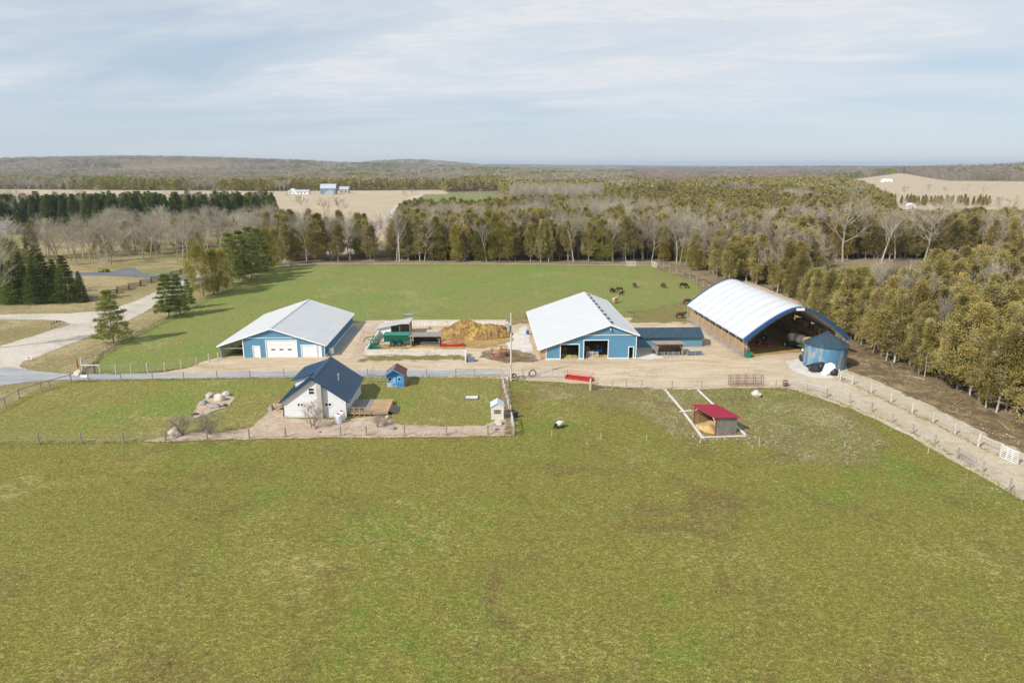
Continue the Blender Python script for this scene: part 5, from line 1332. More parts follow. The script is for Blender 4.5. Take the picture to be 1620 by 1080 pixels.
def scatter(x0, x1, y0, y1, sp, seed, jitter=0.42):
    rng = np.random.default_rng(seed)
    xs = np.arange(x0, x1, sp); ys = np.arange(y0, y1, sp*0.87)
    X, Y = np.meshgrid(xs, ys); X = X+(np.arange(len(ys)) % 2)[:, None]*sp/2
    X = X+rng.uniform(-jitter, jitter, X.shape)*sp; Y = Y+rng.uniform(-jitter, jitter, Y.shape)*sp
    X, Y = X.ravel(), Y.ravel()
    ok = np.ones(X.shape, bool)
    for o in OPEN:
        (ax, ay), (bx, by) = o.min(0), o.max(0)
        m_ = (X > ax) & (X < bx) & (Y > ay) & (Y < by)
        idx = np.where(m_ & ok)[0]
        if len(idx): ok[idx] = sdf(o, X[idx], Y[idx]) < 0.5
    return X[ok], Y[ok], rng
def vnoise(x, y, s, seed=0):
    from mathutils import noise
    return np.array([noise.noise(Vector((a/s, b/s, seed))) for a, b in zip(x, y)])
# east wood and north wood: every tree that shows its own shape is a tree of its own
x, y, rng = scatter(63.5, 215, 60, 300, 2.9, 5)
cand = []
for a, b in zip(x, y):
    if b > 232 and a < 60: continue
    if a > 0.80*b+26: continue
    if b < 128 and a < 64.5: continue
    if b > 180 and random.random() < 0.4: continue
    cand.append((a, b))
x2, y2, _ = scatter(-100, 66, 243, 300, 4.4, 6)
x3, y3, _ = scatter(55, 66, 150, 245, 4.0, 7)
cand += list(zip(x2, y2)); cand += [(a, b) for a, b in zip(x3, y3) if a > 70-(b-128)*0.115]
x4, y4, _ = scatter(-270, -100, 205, 300, 6.5, 8)
left = [(a, b) for a, b in zip(x4, y4) if random.random() < 0.8]
def kind_at(a, b, e=0.0):
    """which tree grows here"""
    if a < -95 and b < 360: return ('bare' if random.random() < .72 else ('bare_red' if random.random() < .6 else 'cedar_green')), (9.5, 14)
    if a < -95 and 375 <= b < 470: return ('spruce' if random.random() < .92 else 'bare'), (14, 19)
    d = b*math.cos(TILT)+8
    u = 810+FPX*a/d
    if 480 < b < 640 and 775 < u < 950: return ('aspen' if random.random() < .93 else 'cedar_green'), (12, 16)
    if 300 < b < 390 and 870 < u < 1050: return ('bare' if random.random() < .35 else 'cedar'), (12, 16)
    if a > 60 and b < 178:
        top = 13.5
        if a/b > 0.43 and a/b < 0.62 and b > 120: top = max(5.5, 33*(1-b/222.0))       # the low marsh cedars before the clearing
        return ('cedar' if random.random() < .91 else random.choice(['bare', 'bare_red', 'aspen', 'bare'])), (top*0.70, top*1.04)
    if b < 300 and a < 66:
        pb = 0.13 + (0.15 if a > 20 else 0)
        if b < 252: pb += 0.26
        return ((random.choice(['bare', 'bare', 'bare_red', 'aspen']), (11.5, 14.5)) if random.random() < pb else (random.choice(['cedar_green', 'cedar', 'cedar']), (11.5, 16)))
    if b < 300: return ('cedar' if random.random() < .87 else random.choice(['bare', 'bare', 'aspen', 'bare_red'])), (11, 15.5)
    return None, (11, 15)
LAB = {
 ('east', 'cedar'): ('olive cedar with a bare grey trunk in the dense wood behind the lane', 'cedars in the wood east of the farm'),
 ('east', 'bare'): ('leafless grey tree among the cedars in the wood behind the lane', 'bare trees in the wood east of the farm'),
 ('north', 'cedar'): ('rounded olive green cedar in the wood along the far pasture fence', 'cedars in the wood north of the pasture'),
 ('north', 'bare'): ('leafless pale trunked tree in the wood along the far pasture fence', 'bare trees in the wood north of the pasture'),
 ('left', 'bare'): ('leafless tree in the grey belt of trees beyond the neighbour lawn', 'bare trees beyond the neighbour lawn'),
 ('left', 'cedar'): ('green cedar in the grey belt of trees beyond the neighbour lawn', 'cedars beyond the neighbour lawn'),
}
def tree_label(zone, fam, k, a, b, h, wide):
    size = ('low' if h < 9.5 else 'middling' if h < 12.2 else 'tall'); shape = 'slim' if wide < 0.97 else ('broad' if wide > 1.08 else 'rounded')
    fw = 'cedar' if fam == 'cedar' else ('reddish twigged bare tree' if k == 'bare_red' else 'grey leafless tree')
    if zone == 'east':
        if b < 90: pl = 'by the white gate'
        elif b < 102: pl = 'above the lower lane posts'
        elif b < 114: pl = 'above the lane bend'
        elif b < 128: pl = 'right of the grain bin'
        elif b < 150: pl = 'behind the canvas arch'
        elif b < 180: pl = 'behind the canvas roof'
        else: pl = 'beside the low clearing' if a > 78 else 'by the east pasture corner'
        dep = 'front edge' if a < (70 if b > 128 else 71) else ('second rank' if a < 78 else ('middle' if a < 95 else 'deep part'))
    elif zone == 'north':
        pl = 'left of the lone pole' if a < -42 else ('behind the garage barn' if a < -20 else 'straight behind the manure heap' if a < 2 else 'behind the white barn roof' if a < 28 else 'near the pale gate')
        dep = 'front edge' if b < 250 else ('second rank' if b < 262 else 'deep part')
    else:
        pl = 'above the spruce clump' if a < -180 else 'above the asphalt drive' if a < -130 else 'near the roadside pines'
        dep = 'near edge' if b < 235 else ('middle' if b < 265 else 'far edge')
    return f'{size} {shape} {fw}, {dep} of the wood {pl}'
rest = []     # trees past the limit: joined into the wood
def visible(a, b, h):
    """how much of a tree shows: its top against the trees standing nearer on the same line"""
    return True
allc = [(a, b, 'east' if a > 60 else 'north') for a, b in cand]+[(a, b, 'left') for a, b in left]
# order by how large they show: front trees first
front = []
for a, b, zone in allc:
    k, (h0, h1) = kind_at(a, min(b, 299)); k = k or 'cedar'; h = random.uniform(h0, h1)
    edge = 0
    if zone == 'east': edge = a-64.5 if b < 170 else min(a-60, 12)
    if zone == 'north': edge = (b-243)*0.6
    if zone == 'left': edge = (b-205)*0.1
    front.append((math.hypot(a, b)*1.0+edge*1.6, a, b, zone, k, h))
front.sort()
lim = {'cedar_tree': 292, 'bare_tree': 270}
for sc_, a, b, zone, k, h in front:
    n = NAME[k]
    if a > 0.78*b+7: 
        rest.append((a, b, h, k)); continue
    if COUNT.get(n, 0) < lim.get(n, 290):
        fam = 'cedar' if n == 'cedar_tree' else 'bare'
        lb_, gr = LAB[(zone, fam)]
        wd = random.uniform(.9, 1.15)*(0.78 if n == 'bare_tree' and zone == 'east' and b < 180 else 1)
        gl = tree_label(zone, fam, k, a, b, h, wd); tree(k, a, b, h, gl, group=gl.split(',')[1].strip().replace('of the', 'trees in the', 1) , wide=wd)
    else: rest.append((a, b, h, k))

# tall pale trees round the clearing inside the east wood, and a band of low cedars before the right tan field
for k, (u, v, h, lab) in enumerate(((1333, 414, 22, 'huge pale forked bare tree at the left of the clearing in the east wood'), (1394, 417, 17, 'leaning pale bare tree in the middle of the clearing edge'), (1462, 412, 20, 'wide pale bare tree at the right of the clearing in the east wood'), (1416, 414, 15, 'straight pale trunk between the leaning and the wide bare tree'), (1192, 398, 15, 'white silvery bare tree rising out of the cedars behind the canvas roof'))):
    tpx('bare', u, v, h, lab, wide=1.1, var=k)
# --- woods past the limit: one object per wood, instanced shapes
def forest(name, pts, kinds, label):
    """pts: x, y, h, kind index, width; kinds: list of mesh pairs"""
    pts = np.array(pts, float)
    me = bpy.data.meshes.new(name); me.vertices.add(len(pts))
    z = hgt(pts[:, 0], pts[:, 1])
    me.vertices.foreach_set('co', np.stack([pts[:, 0], pts[:, 1], z], 1).astype(np.float32).ravel())
    for nm, arr in (('hh', pts[:, 2]), ('ww', pts[:, 4]), ('rot', RNG.random(len(pts))*6.28)):
        at = me.attributes.new(nm, 'FLOAT', 'POINT'); at.data.foreach_set('value', arr.astype(np.float32))
    at = me.attributes.new('idx', 'INT', 'POINT'); at.data.foreach_set('value', pts[:, 3].astype(np.int32))
    o = obj(name, me, kind='stuff', label=label, cat='trees')
    ng = bpy.data.node_groups.new(name, 'GeometryNodeTree')
    ng.interface.new_socket('Geometry', in_out='INPUT', socket_type='NodeSocketGeometry'); ng.interface.new_socket('Geometry', in_out='OUTPUT', socket_type='NodeSocketGeometry')
    N, Lk = ng.nodes, ng.links
    gi = N.new('NodeGroupInput'); go = N.new('NodeGroupOutput'); ip = N.new('GeometryNodeInstanceOnPoints')
    jo = N.new('GeometryNodeJoinGeometry')
    for km in reversed(kinds):
        src = bpy.data.objects.new(km.name, km)
        oi = N.new('GeometryNodeObjectInfo'); oi.inputs['Object'].default_value = src; oi.inputs['As Instance'].default_value = False
        g2 = N.new('GeometryNodeGeometryToInstance'); Lk.new(oi.outputs['Geometry'], g2.inputs[0]); Lk.new(g2.outputs[0], jo.inputs[0])
    def na(nm, ty='FLOAT'):
        a = N.new('GeometryNodeInputNamedAttribute'); a.data_type = ty; a.inputs['Name'].default_value = nm; return a.outputs['Attribute']
    Lk.new(gi.outputs[0], ip.inputs['Points']); Lk.new(jo.outputs[0], ip.inputs['Instance'])
    ip.inputs['Pick Instance'].default_value = True; Lk.new(na('idx', 'INT'), ip.inputs['Instance Index'])
    cx = N.new('ShaderNodeCombineXYZ'); Lk.new(na('ww'), cx.inputs[0]); Lk.new(na('ww'), cx.inputs[1]); Lk.new(na('hh'), cx.inputs[2]); Lk.new(cx.outputs[0], ip.inputs['Scale'])
    cr = N.new('ShaderNodeCombineXYZ'); Lk.new(na('rot'), cr.inputs[2])
    er = N.new('FunctionNodeEulerToRotation'); Lk.new(cr.outputs[0], er.inputs[0]); Lk.new(er.outputs[0], ip.inputs['Rotation'])
    Lk.new(ip.outputs[0], go.inputs[0])
    md = o.modifiers.new('trees', 'NODES'); md.node_group = ng
    return o
def joined(name, pair):
    """trunk and crown in one mesh with both materials, unit height"""
    a, b = pair; co = []; fs = []; mi = []; ti = []
    for j, me in enumerate((a, b)):
        n = len(me.vertices); c = np.zeros(n*3, np.float32); me.vertices.foreach_get('co', c)
        f = np.zeros(len(me.loops), np.int32); me.loops.foreach_get('vertex_index', f)
        t = np.zeros(n, np.float32); me.attributes['tint'].data.foreach_get('value', t)
        fs.append(f.reshape(-1, 4)+sum(len(x) for x in co)); co.append(c.reshape(-1, 3)); ti.append(t); mi += [j]*(len(f)//4)
    me = np_mesh(name, np.concatenate(co), np.concatenate(fs), a.materials[0], np.concatenate(ti)); me.materials.append(b.materials[0])
    me.polygons.foreach_set('material_index', mi); return me
KL = ['cedar', 'cedar_green', 'spruce', 'pine', 'bare', 'bare_red', 'aspen']
near_src, near_ix = [], {}
for k in KL:
    near_ix[k] = list(range(len(near_src), len(near_src)+len(PROTO[k]))); near_src += [joined('wood_'+k, q) for q in PROTO[k]]
def pt(a, b, h, k, ix, ref, w=None):
    if w is None and k.startswith('bare') and a > 60 and b < 300: w = random.uniform(.6, .8)
    return (a, b, h/ref[k], random.choice(ix[k]), (h/ref[k])*(w or random.uniform(.9, 1.2)))
pts = [pt(a, b, h, k, near_ix, PH) for a, b, h, k in rest]
# mid distance 300-620 m
def mix_noise(X, Y):
    return vnoise(X, Y, 90, 3)+0.5*vnoise(X, Y, 34, 5)
for _ in range(230):
    u = random.uniform(1180, 1570); v = random.uniform(321, 327); p = P(u, v); pts.append(pt(p.x, p.y, random.uniform(5, 8.5), 'cedar' if random.random() < .9 else 'bare', near_ix, PH, 0.9))
X, Y, rng = scatter(-520, 560, 300, 640, 5.2, 21)
ok = np.abs(X) < 0.80*Y+40; X, Y = X[ok], Y[ok]; nz = mix_noise(X, Y)
for a, b, q in zip(X, Y, nz):
    k, (h0, h1) = kind_at(a, b)
    u = 810+FPX*a/(b*math.cos(TILT)+8)
    if a < -95 and b < 385:
        if random.random() < 0.80: continue
    if a < -95 and 355 <= b < 385 and u < 380: continue
    if k is None:
        if u > 1000: k = 'cedar' if q > -0.5 else 'bare'
        elif u > 440: k = ('cedar_green' if random.random() < .5 else 'cedar') if q > -0.34 else ('bare_red' if q > -0.44 else 'bare')
        else: k = 'bare' if q > 0 else 'cedar_green'
    hh = random.uniform(h0, h1)*0.95
    if u > 1405 and b < 440: hh = min(hh, max(3.5, 33*(1-b/525)))       # low scrub towards the open fields
    pts.append(pt(a, b, hh, k, near_ix, PH))
forest('woods', pts, near_src, 'dense mixed cedar and bare woods behind the farm')
print('WOODS', len(pts), COUNT)
# far: light shapes
far_src = []; far_ix = {}; FH = {}
for k, args in {'cedar': ('cedar', 12, 3.0, .1, 26, 7, 1.5), 'cedar_green': ('cedar', 12, 3.2, .05, 26, 7, 1.5), 'spruce': ('spruce', 13, 2.6, .05, 36, 5, 1.5), 'pine': ('pine', 14, 3.8, .15, 36, 6, 1.5)}.items():
    far_ix[k] = []
    for s in range(3):
        kd, h, R_, b_, nc, per, sz = args
        v, f, ti = crown(kd, h, R_, b_, nc, per, sz, 100+s)
        far_ix[k].append(len(far_src)); far_src.append(np_mesh('far_'+k, v, f, V[k], ti))
    FH[k] = args[1]
for k, m_ in (('bare', 'twig'), ('bare_red', 'twig_red')):
    far_ix[k] = []
    for s in range(4):
        segs, tips = branches(14, .75, .35, 200+s, nl=(7, 4))
        v1, f1 = tubes_np([(a, b, max(r0, .05), max(r1, .035), l) for a, b, r0, r1, l in segs], 3)
        rg = np.random.default_rng(s); A_ = np.array([list(t[0]) for t in tips]); B_ = np.array([list(t[1]) for t in tips]); i = rg.integers(0, len(A_), 230)
        v2, f2 = cards(A_[i]+(B_[i]-A_[i])*rg.random((230, 1)), unit(unit(B_[i]-A_[i])+rg.normal(size=(230, 3))*.45), 1.3+rg.random(230)*.9, 0.13+0.1*rg.random(230), rg)
        far_ix[k].append(len(far_src)); far_src.append(np_mesh('far_'+k, np.concatenate([v1, v2]), np.concatenate([f1, f2+len(v1)]), V[m_], np.concatenate([np.full(len(v1), .6), np.repeat(rg.random(230)*.5+.15, 4)])))
    FH[k] = 14
def belt(y0, y1, sp, seed, hs=1.0, wmul=1.0):
    out = []
    half = 0.80*y1+60
    X, Y, rng = scatter(-half, half, y0, y1, sp, seed)
    ok = np.abs(X) < 0.80*Y+60; X, Y = X[ok], Y[ok]
    s = max(90, sp*9); n1 = vnoise(X, Y, s, 7)+0.5*vnoise(X, Y, s*0.33, 9); n2 = vnoise(X, Y/2.2, s*2.2, 17)
    for a, b, q, g in zip(X, Y, n1, n2):
        u = 810+FPX*a/(b*math.cos(TILT)+8)
        if y0 > 900 and g > 0.36: continue
        if u < 460:
            if b < 1300: k = 'cedar_green' if q > -.05 else 'bare'
            elif q > 0.25: k = 'pine'
            else: k = 'bare' if q < 0.1 else 'bare_red'
        elif u < 1000:
            k = ('cedar_green' if q > 0.28 else 'pine') if q > 0.08 else ('bare' if q > -0.35 else 'bare_red')
            if b < 1000: k = 'cedar' if q > -0.2 else ('pine' if q > -.3 else 'bare')
        else:
            k = ('cedar' if random.random() < .6 else 'cedar_green') if (b < 1150 and q > -0.35) else ('bare_red' if q < 0.12 else ('pine' if q > .25 else 'bare'))
        h = random.uniform(10, 15.5)*hs
        out.append((a, b, h/FH[k], random.choice(far_ix[k]), h/FH[k]*wmul*random.uniform(.9, 1.2)))
    return out
fp = belt(640, 1100, 7.0, 31)+belt(1100, 2000, 12, 32, 1.0, 1.35)+belt(2000, 4200, 26, 33, 1.05, 2.4)+belt(4200, 11000, 75, 34, 1.2, 6.0)
# lone trees on the tan fields
lone = []
for u, v, h in ((515, 348, 12), (540, 345, 12), (480, 342, 13), (640, 318, 10), (655, 316, 11), (700, 300, 12), (728, 302, 12), (1120, 318, 9), (1360, 318, 10), (1395, 312, 9), (1430, 310, 10), (1470, 308, 11), (1495, 309, 9), (1525, 312, 12), (1555, 311, 10), (1600, 345, 12), (1580, 340, 11), (760, 312, 8), (50, 330, 9), (220, 322, 8), (400, 316, 8), (430, 318, 9), (460, 320, 10)):
    p = P(u, v); lone.append((p.x, p.y, h/14, random.choice(far_ix['bare']), h/14*1.2))
forest('far_woods', fp+lone, far_src, 'distant woods fading towards the horizon')
print('FAR', len(fp))

# --- tufts of longer grass over the pasture and along the fences
tuft_src = []
for s_i, (m_, hgt_, n_) in enumerate((('tuft_tan', 0.12, 10), ('tuft_green', 0.11, 10), ('tuft_tan', 0.17, 9))):
    if m_ not in V: V[m_] = leaf_mat(m_, *(((0.46, 0.40, 0.20), (0.38, 0.34, 0.15), (0.35, 0.30, 0.14)) if m_ == 'tuft_tan' else ((0.25, 0.30, 0.06), (0.29, 0.30, 0.07), (0.28, 0.28, 0.08))))
    rg = np.random.default_rng(s_i); c0 = rg.normal(size=(n_, 3))*np.array([.10, .10, 0]); d0 = unit(rg.normal(size=(n_, 3))*.5+np.array([0, 0, 1.0]))
    v, f = cards(c0, d0, hgt_*(0.6+0.7*rg.random(n_)), 0.05, rg); tuft_src.append(np_mesh('tuft', v, f, V[m_], np.repeat(rg.random(n_), 4)))
def tuft_points(poly, n, seed, cl=3.0, thr=0.05):
    rg = np.random.default_rng(seed); a = np.array(wpoly(poly)); lo, hi = a.min(0), a.max(0)
    X = rg.uniform(lo[0], hi[0], n*3); Y = rg.uniform(lo[1], hi[1], n*3)
    ok = sdf(a, X, Y) > 0; X, Y = X[ok], Y[ok]
    q = vnoise(X, Y, cl, seed)+0.6*vnoise(X, Y, cl*6, seed+3)+rg.uniform(-.4, .4, len(X)); ok = q > thr; X, Y = X[ok][:n], Y[ok][:n]
    return [(x_, y_, z_, i_, w_) for x_, y_, z_, i_, w_ in zip(X, Y, 0.5+rg.random(len(X))*0.9, rg.choice([0, 1, 1, 1, 2], len(X)), 0.7+rg.random(len(X))*0.9)]
tp = tuft_points([(-250, 703), (820, 695), (900, 640), (1300, 690), (1640, 815), (2200, 1250), (-700, 1250)], 2500, 1, 3.0, 0.2)
for q in ([(62, 703), (262, 699), (452, 693), (640, 690.5), (813, 690)], [(112, 605), (343, 600), (582, 596.5), (794, 597.5)], [(1307, 630), (1411, 669), (1514, 726), (1596, 778), (1660, 823)], [(131, 586), (208, 536), (279, 501), (345, 467), (432, 426)], [(445, 420), (760, 419), (1042, 422), (1122, 460)], [(820, 603), (934, 612), (1063, 617), (1240, 616), (1307, 630)], [(1329, 601), (1378, 623), (1476, 671), (1582, 724)]):
    for a_, b_ in zip(q, q[1:]):
        p0, p1 = P(*a_), P(*b_); L_ = (p1-p0).length
        for _ in range(int(L_*9)):
            p = p0.lerp(p1, random.random()); tp.append((p.x+random.gauss(0, .22), p.y+random.gauss(0, .22), random.uniform(.8, 1.7), random.choice((0, 0, 1, 2)), random.uniform(.8, 1.6)))
o = forest('grass_tufts', tp, tuft_src, 'tufts of dry and green grass over the pasture and along the fences'); o['category'] = 'grass'; o.location.z = 0.06
# --- haze over the far land
hz = bpy.data.materials.new('haze_air'); hz.use_nodes = True; hz.node_tree.nodes.clear()
ho_ = hz.node_tree.nodes.new('ShaderNodeOutputMaterial'); pv = hz.node_tree.nodes.new('ShaderNodeVolumePrincipled')
pv.inputs['Color'].default_value = (0.72, 0.82, 1.0, 1); pv.inputs['Density'].default_value = 0.00008; pv.inputs['Anisotropy'].default_value = 0.1
hz.node_tree.links.new(pv.outputs[0], ho_.inputs['Volume'])
MB().box(-23000, 23000, -900, 27000, -3.0, 125.0).build('haze', hz, None, kind='stuff')
# ------------------------------------------------------------------ fences
POSTM = {}
def post_mesh(h, w, m, rnd=True):
    k = (round(h, 2), w, m)
    if k not in POSTM:
        POSTM[k] = MB().tube([(0, 0, -0.1), (0, 0, h)], [w*0.55, w*0.5], 7).mesh('post', m)
    return POSTM[k]
def fence(label, pts, h=1.35, w=0.16, m='post', rails=(), wires=(0.3, 0.65, 1.0, 1.25), step=None, rail_m=None, name='wire_fence', railspan=None, close=None):
    W_ = [P(*p) if not isinstance(p, Vector) else p for p in pts]
    if step:
        out = [W_[0]]
        for a, b in zip(W_, W_[1:]):
            n = max(1, round((b-a).length/step))
            out += [a.lerp(b, (i+1)/n) for i in range(n)]
        W_ = out
    r = thing(name, label, 'fence', W_[0])
    o0 = W_[0]
    for i, p in enumerate(W_):
        hh = h*random.choice((0.96, 1.0, 1.05))
        o = obj('post', post_mesh(hh, w, m), r, loc=p-o0, rz=random.random()*3)
        o.rotation_euler.x = random.gauss(0, 0.018); o.rotation_euler.y = random.gauss(0, 0.018)
    for z in wires:
        MB().tube([p-o0+Vector((0, -w*0.5, z)) for p in W_], 0.011, 3, False).build('wire', 'wire', r)
    for z in rails:
        idx = railspan or range(len(W_)-1)
        for i in idx:
            a, b = W_[i]-o0, W_[i+1]-o0; n = Vector((-(b-a).y, (b-a).x, 0)).normalized()*0.05
            MB().tube([a+Vector((0, 0, z)), b+Vector((0, 0, z))], 0.055, 5).build('rail', rail_m or m, r)
    return r
fence('long garden fence of weathered posts and wire along the lower edge of the garden', [(-70, 705), (-5, 704), (62, 702.6), (129, 701.3), (195, 700.8), (262.4, 698), (328, 696.6), (394.6, 694.8), (452, 692.2), (539, 690.7), (579.6, 690), (640, 690), (706, 689.6), (771.7, 688.8), (813.3, 689.6)], 1.45, 0.20, 'post', rails=(1.40,), railspan=[13])
fence('closely set pale posts and wire running uphill along the right side of the garden', [(812.6, 687), (811, 676), (809.5, 668), (807.8, 658), (805.5, 648), (803, 640), (801, 631), (799, 622.6), (797.4, 615), (796, 608), (794.6, 601)], 1.5, 0.2, 'post_pale', rails=(1.4,), railspan=[0, 1])
fence('fence of posts with a top rail slanting from the left edge up to the driveway', [(-40, 668), (9, 644), (31, 631), (64.8, 619.6), (79, 615.7), (112.8, 605.4)], 1.5, 0.18, 'post', rails=(1.38,))
fence('wire fence on dark posts between the grey driveway and the garden lawn', [(112.8, 605.4), (140, 602.8), (191.9, 602), (241.6, 601), (290.9, 600.7), (343.5, 599.4), (395.9, 598.9), (449.5, 596.7), (492, 596.4), (582, 595.6), (630, 596), (675, 596), (721, 596.7), (751, 596.7), (794, 596.9)], 1.4, 0.15, 'post', rails=(1.38,), railspan=[12, 13])
fence('row of pale posts along the pasture side of the driveway', [(131, 591), (158.7, 591), (184, 591), (208, 590.6), (234, 589.3), (261, 586.7), (287, 583.3), (311, 579.4), (331, 573.5), (346, 569.5)], 1.5, 0.2, 'post_pale', rails=(1.45,), railspan=[0], rail_m='white')
fence('roadside wire fence climbing past the lone pine to the dense evergreen row', [(131.5, 584), (147, 568), (169.4, 556.7), (189, 545.6), (208.6, 535.4), (226, 527), (242.4, 520), (257, 511.4), (279, 500), (299.5, 490), (311, 483), (322.5, 478), (345, 466), (368, 456), (392, 446), (412, 435), (432, 425), (445, 419.5)], 1.45, 0.18, 'post', rails=(1.3,), railspan=[0])
fence('far pasture fence of small posts in front of the northern wood', [(445, 419.5), (600, 418.5), (760, 418), (900, 419.5), (985, 420.5), (1060, 421)], 1.3, 0.16, 'post', rails=(0.22,), step=5.4, wires=(0.5, 0.8, 1.1), rail_m='post_pale')
fence('fence on the east side of the back pasture, down to the canvas barn', [(1042, 421.5), (1050, 424), (1060, 428), (1070, 431), (1080, 435.5), (1091, 441), (1102, 447), (1113, 453.5), (1122, 459)], 1.7, 0.22, 'post', rails=(0.25,), wires=(0.6, 0.9, 1.3))
fence('wire fence on posts between the gravel yard and the paddock', [(968.7, 616.7), (991, 616), (1015, 615), (1063, 615.2), (1110, 614.6), (1156.7, 616), (1197, 616.6), (1226.5, 616), (1238.5, 617), (1276.5, 620), (1307, 628)], 1.4, 0.14, 'post', rails=(1.34,), railspan=[8, 9], rail_m='galv')
fence('inner fence of dark posts along the pasture side of the gravel lane', [(1307, 629), (1343.8, 638.5), (1379, 652.5), (1411, 668.5), (1443, 686), (1478, 704), (1514, 725), (1553.8, 748.4), (1596, 777), (1660, 822)], 1.45, 0.19, 'post')
fence('outer fence of pale posts between the gravel lane and the muddy strip', [(1348, 609), (1378, 622), (1409.6, 637.8), (1443, 654), (1476, 670), (1510.7, 688), (1547, 707.8)], 1.55, 0.22, 'post_pale')
fence('short pale fence with a top rail below the grain bin', [(1326, 599), (1329, 603), (1348, 609)], 1.6, 0.22, 'post_pale', rails=(1.45, 0.9), wires=())
fence('pale post fence with a top rail beside the white gate at the right edge', [(1547, 707.8), (1582, 723)], 1.75, 0.26, 'post_pale', rails=(1.6,), wires=(0.5, 1.0))
fence('pale post fence continuing from the white gate out of the right edge', [(1609, 735.5), (1632, 746), (1700, 780)], 1.75, 0.26, 'post_pale', rails=(1.6,), wires=(0.5, 1.0))
fence('thin wire fence behind the garage barn and the lean-to shed', [(556, 508), (575, 507.5), (606, 507)], 1.3, 0.14, 'post', wires=(0.2, 0.5, 0.8, 1.1, 1.3))
fence('low rail fence on posts in front of the roadside spruces', [(-30, 476), (0, 476), (18, 476.5), (41, 476.5), (65, 476), (89, 475.5), (108, 475.5), (126, 475.2), (146, 475), (157, 474)], 1.3, 0.2, 'wood_grey', rails=(0.9,))
fence('fence of light posts along the far edge of the tan field road', [(600, 352), (640, 346), (760, 346), (860, 349)], 1.3, 0.2, 'post', rails=(1.1,), step=9, wires=())
# zigzag split-rail fence
a_, b_ = P(160, 471), P(310, 426.5)
zf = thing('split_rail_fence', 'dark zigzag split-rail fence between the gravel road and the dry lawn', 'fence', a_)
n = int((b_-a_).length/2.6); d_ = (b_-a_)/n; nrm = Vector((-d_.y, d_.x, 0)).normalized()
zp = [d_*i+nrm*(0.75 if i % 2 else -0.75) for i in range(n+1)]
for i in range(n):
    for k in range(5):
        p0, p1 = zp[i], zp[i+1]; e = (p1-p0).normalized()*0.35
        z = 0.22+k*0.26+(0.1 if i % 2 else 0)
        MB().tube([p0-e+Vector((0, 0, z)), p1+e+Vector((0, 0, z+random.uniform(-.05, .05)))], 0.07, 5).build('rail', 'wood_dark' if random.random() < .8 else 'wood_grey', zf)
    MB().tube([zp[i]+Vector((0, 0, 0)), zp[i]+Vector((0.1, 0, 1.6))], 0.07, 5).build('post', 'wood_dark', zf)
# gates
def tube_gate(label, p0, p1, h=1.3, nr=6, m='galv', bars=3, mesh=False, name='tube_gate', r=0.03, cat='gate'):
    a, b = P(*p0), P(*p1); L = (b-a).length
    g = thing(name, label, cat, a, math.atan2(b.y-a.y, b.x-a.x))
    fr = MB().tube([(0, 0, 0.12), (L, 0, 0.12), (L, 0, h), (0, 0, h), (0, 0, 0.12)], r*1.3, 5); fr.build('frame', m, g)
    for k in range(1, nr): MB().tube([(0, 0, 0.12+(h-.12)*k/nr), (L, 0, 0.12+(h-.12)*k/nr)], r*0.8, 4).build('rail', m, g)
    for k in range(1, bars): MB().tube([(L*k/bars, 0.02, 0), (L*k/bars, 0.02, h)], r, 4).build('upright', m, g)
    if mesh:
        mm = MB()
        for k in range(int(L/0.15)): mm.tube([(k*.15, 0, .12), (k*.15, 0, h*0.6)], 0.008, 3, False)
        o = mm.build('mesh_panel', 'wire', g); o['kind'] = 'stuff'
    return g
tube_gate('double white gate hung on pale posts at the right edge of the lane', (1583, 723.5), (1608, 735), 1.5, 6, 'white', 3, True, r=0.04)
tube_gate('grey wire mesh gate lying against the inner lane fence', (1515, 724), (1543, 741), 1.25, 4, 'galv', 2, True)
tube_gate('thin tube gate standing on gravel beside the utility pole, left one', (812, 597.5), (836, 599), 1.35, 6)
tube_gate('long thin tube gate beyond the standing tractor tyre', (838, 599.5), (863, 598.3), 1.35, 6)
tube_gate('thin tube gate ending at the sloping red feeder', (864, 598.6), (893, 598.4), 1.35, 6)
tube_gate('tall narrow mesh gate between the garden corner and the utility pole', (794.5, 598), (806, 600), 1.5, 7, 'galv', 3, True)
tube_gate('low mesh panel gate next to the white post below the red feeder', (935, 617.5), (946, 616.6), 1.15, 5, 'wood_dark', 5)
tube_gate('wide thin gate closing the paddock right of the white post', (947, 616.5), (968.5, 616.6), 1.2, 2, 'galv', 2)
tube_gate('pale gate in the far pasture fence at the wood corner', (990, 420.5), (1006, 420.7), 1.5, 4, 'white', 2, r=0.05)
tube_gate('small white frame gate at the north east pasture corner', (1031, 421), (1039, 424), 1.6, 3, 'white', 2, r=0.06)
tube_gate('grey gate on the near side of the manure yard wall in the small yard', (768, 567.5), (800, 567), 1.3, 4, 'galv', 3)
tube_gate('small white frame by the far left pasture corner', (442, 420.5), (457, 420.3), 1.5, 2, 'white', 2, r=0.05)
tube_gate('grey gate by the timber side of the white roofed barn', (838, 573), (852, 571), 1.3, 5, 'galv', 3)
def single_post(label, px, h, w, m, name='wooden_post', cat='post'):
    o = MB().tube([(0, 0, 0), (0, 0, h)], [w*.55, w*.5], 8).build(name, m, None); tag(o, label, cat); o.location = P(*px); return o
single_post('thick white post below the right end of the sloping red feeder', (934, 618), 1.9, 0.3, 'post_pale')
single_post('tall pale gatepost where the driveway meets the roadside fence', (131, 588), 2.4, 0.28, 'post_pale')
single_post('short reddish post just left of the tall driveway gatepost', (123.4, 582), 1.4, 0.2, 'rust_red')
single_post('dark post standing in the grass right of the driveway gatepost', (150.5, 590), 1.9, 0.2, 'wood_dark')
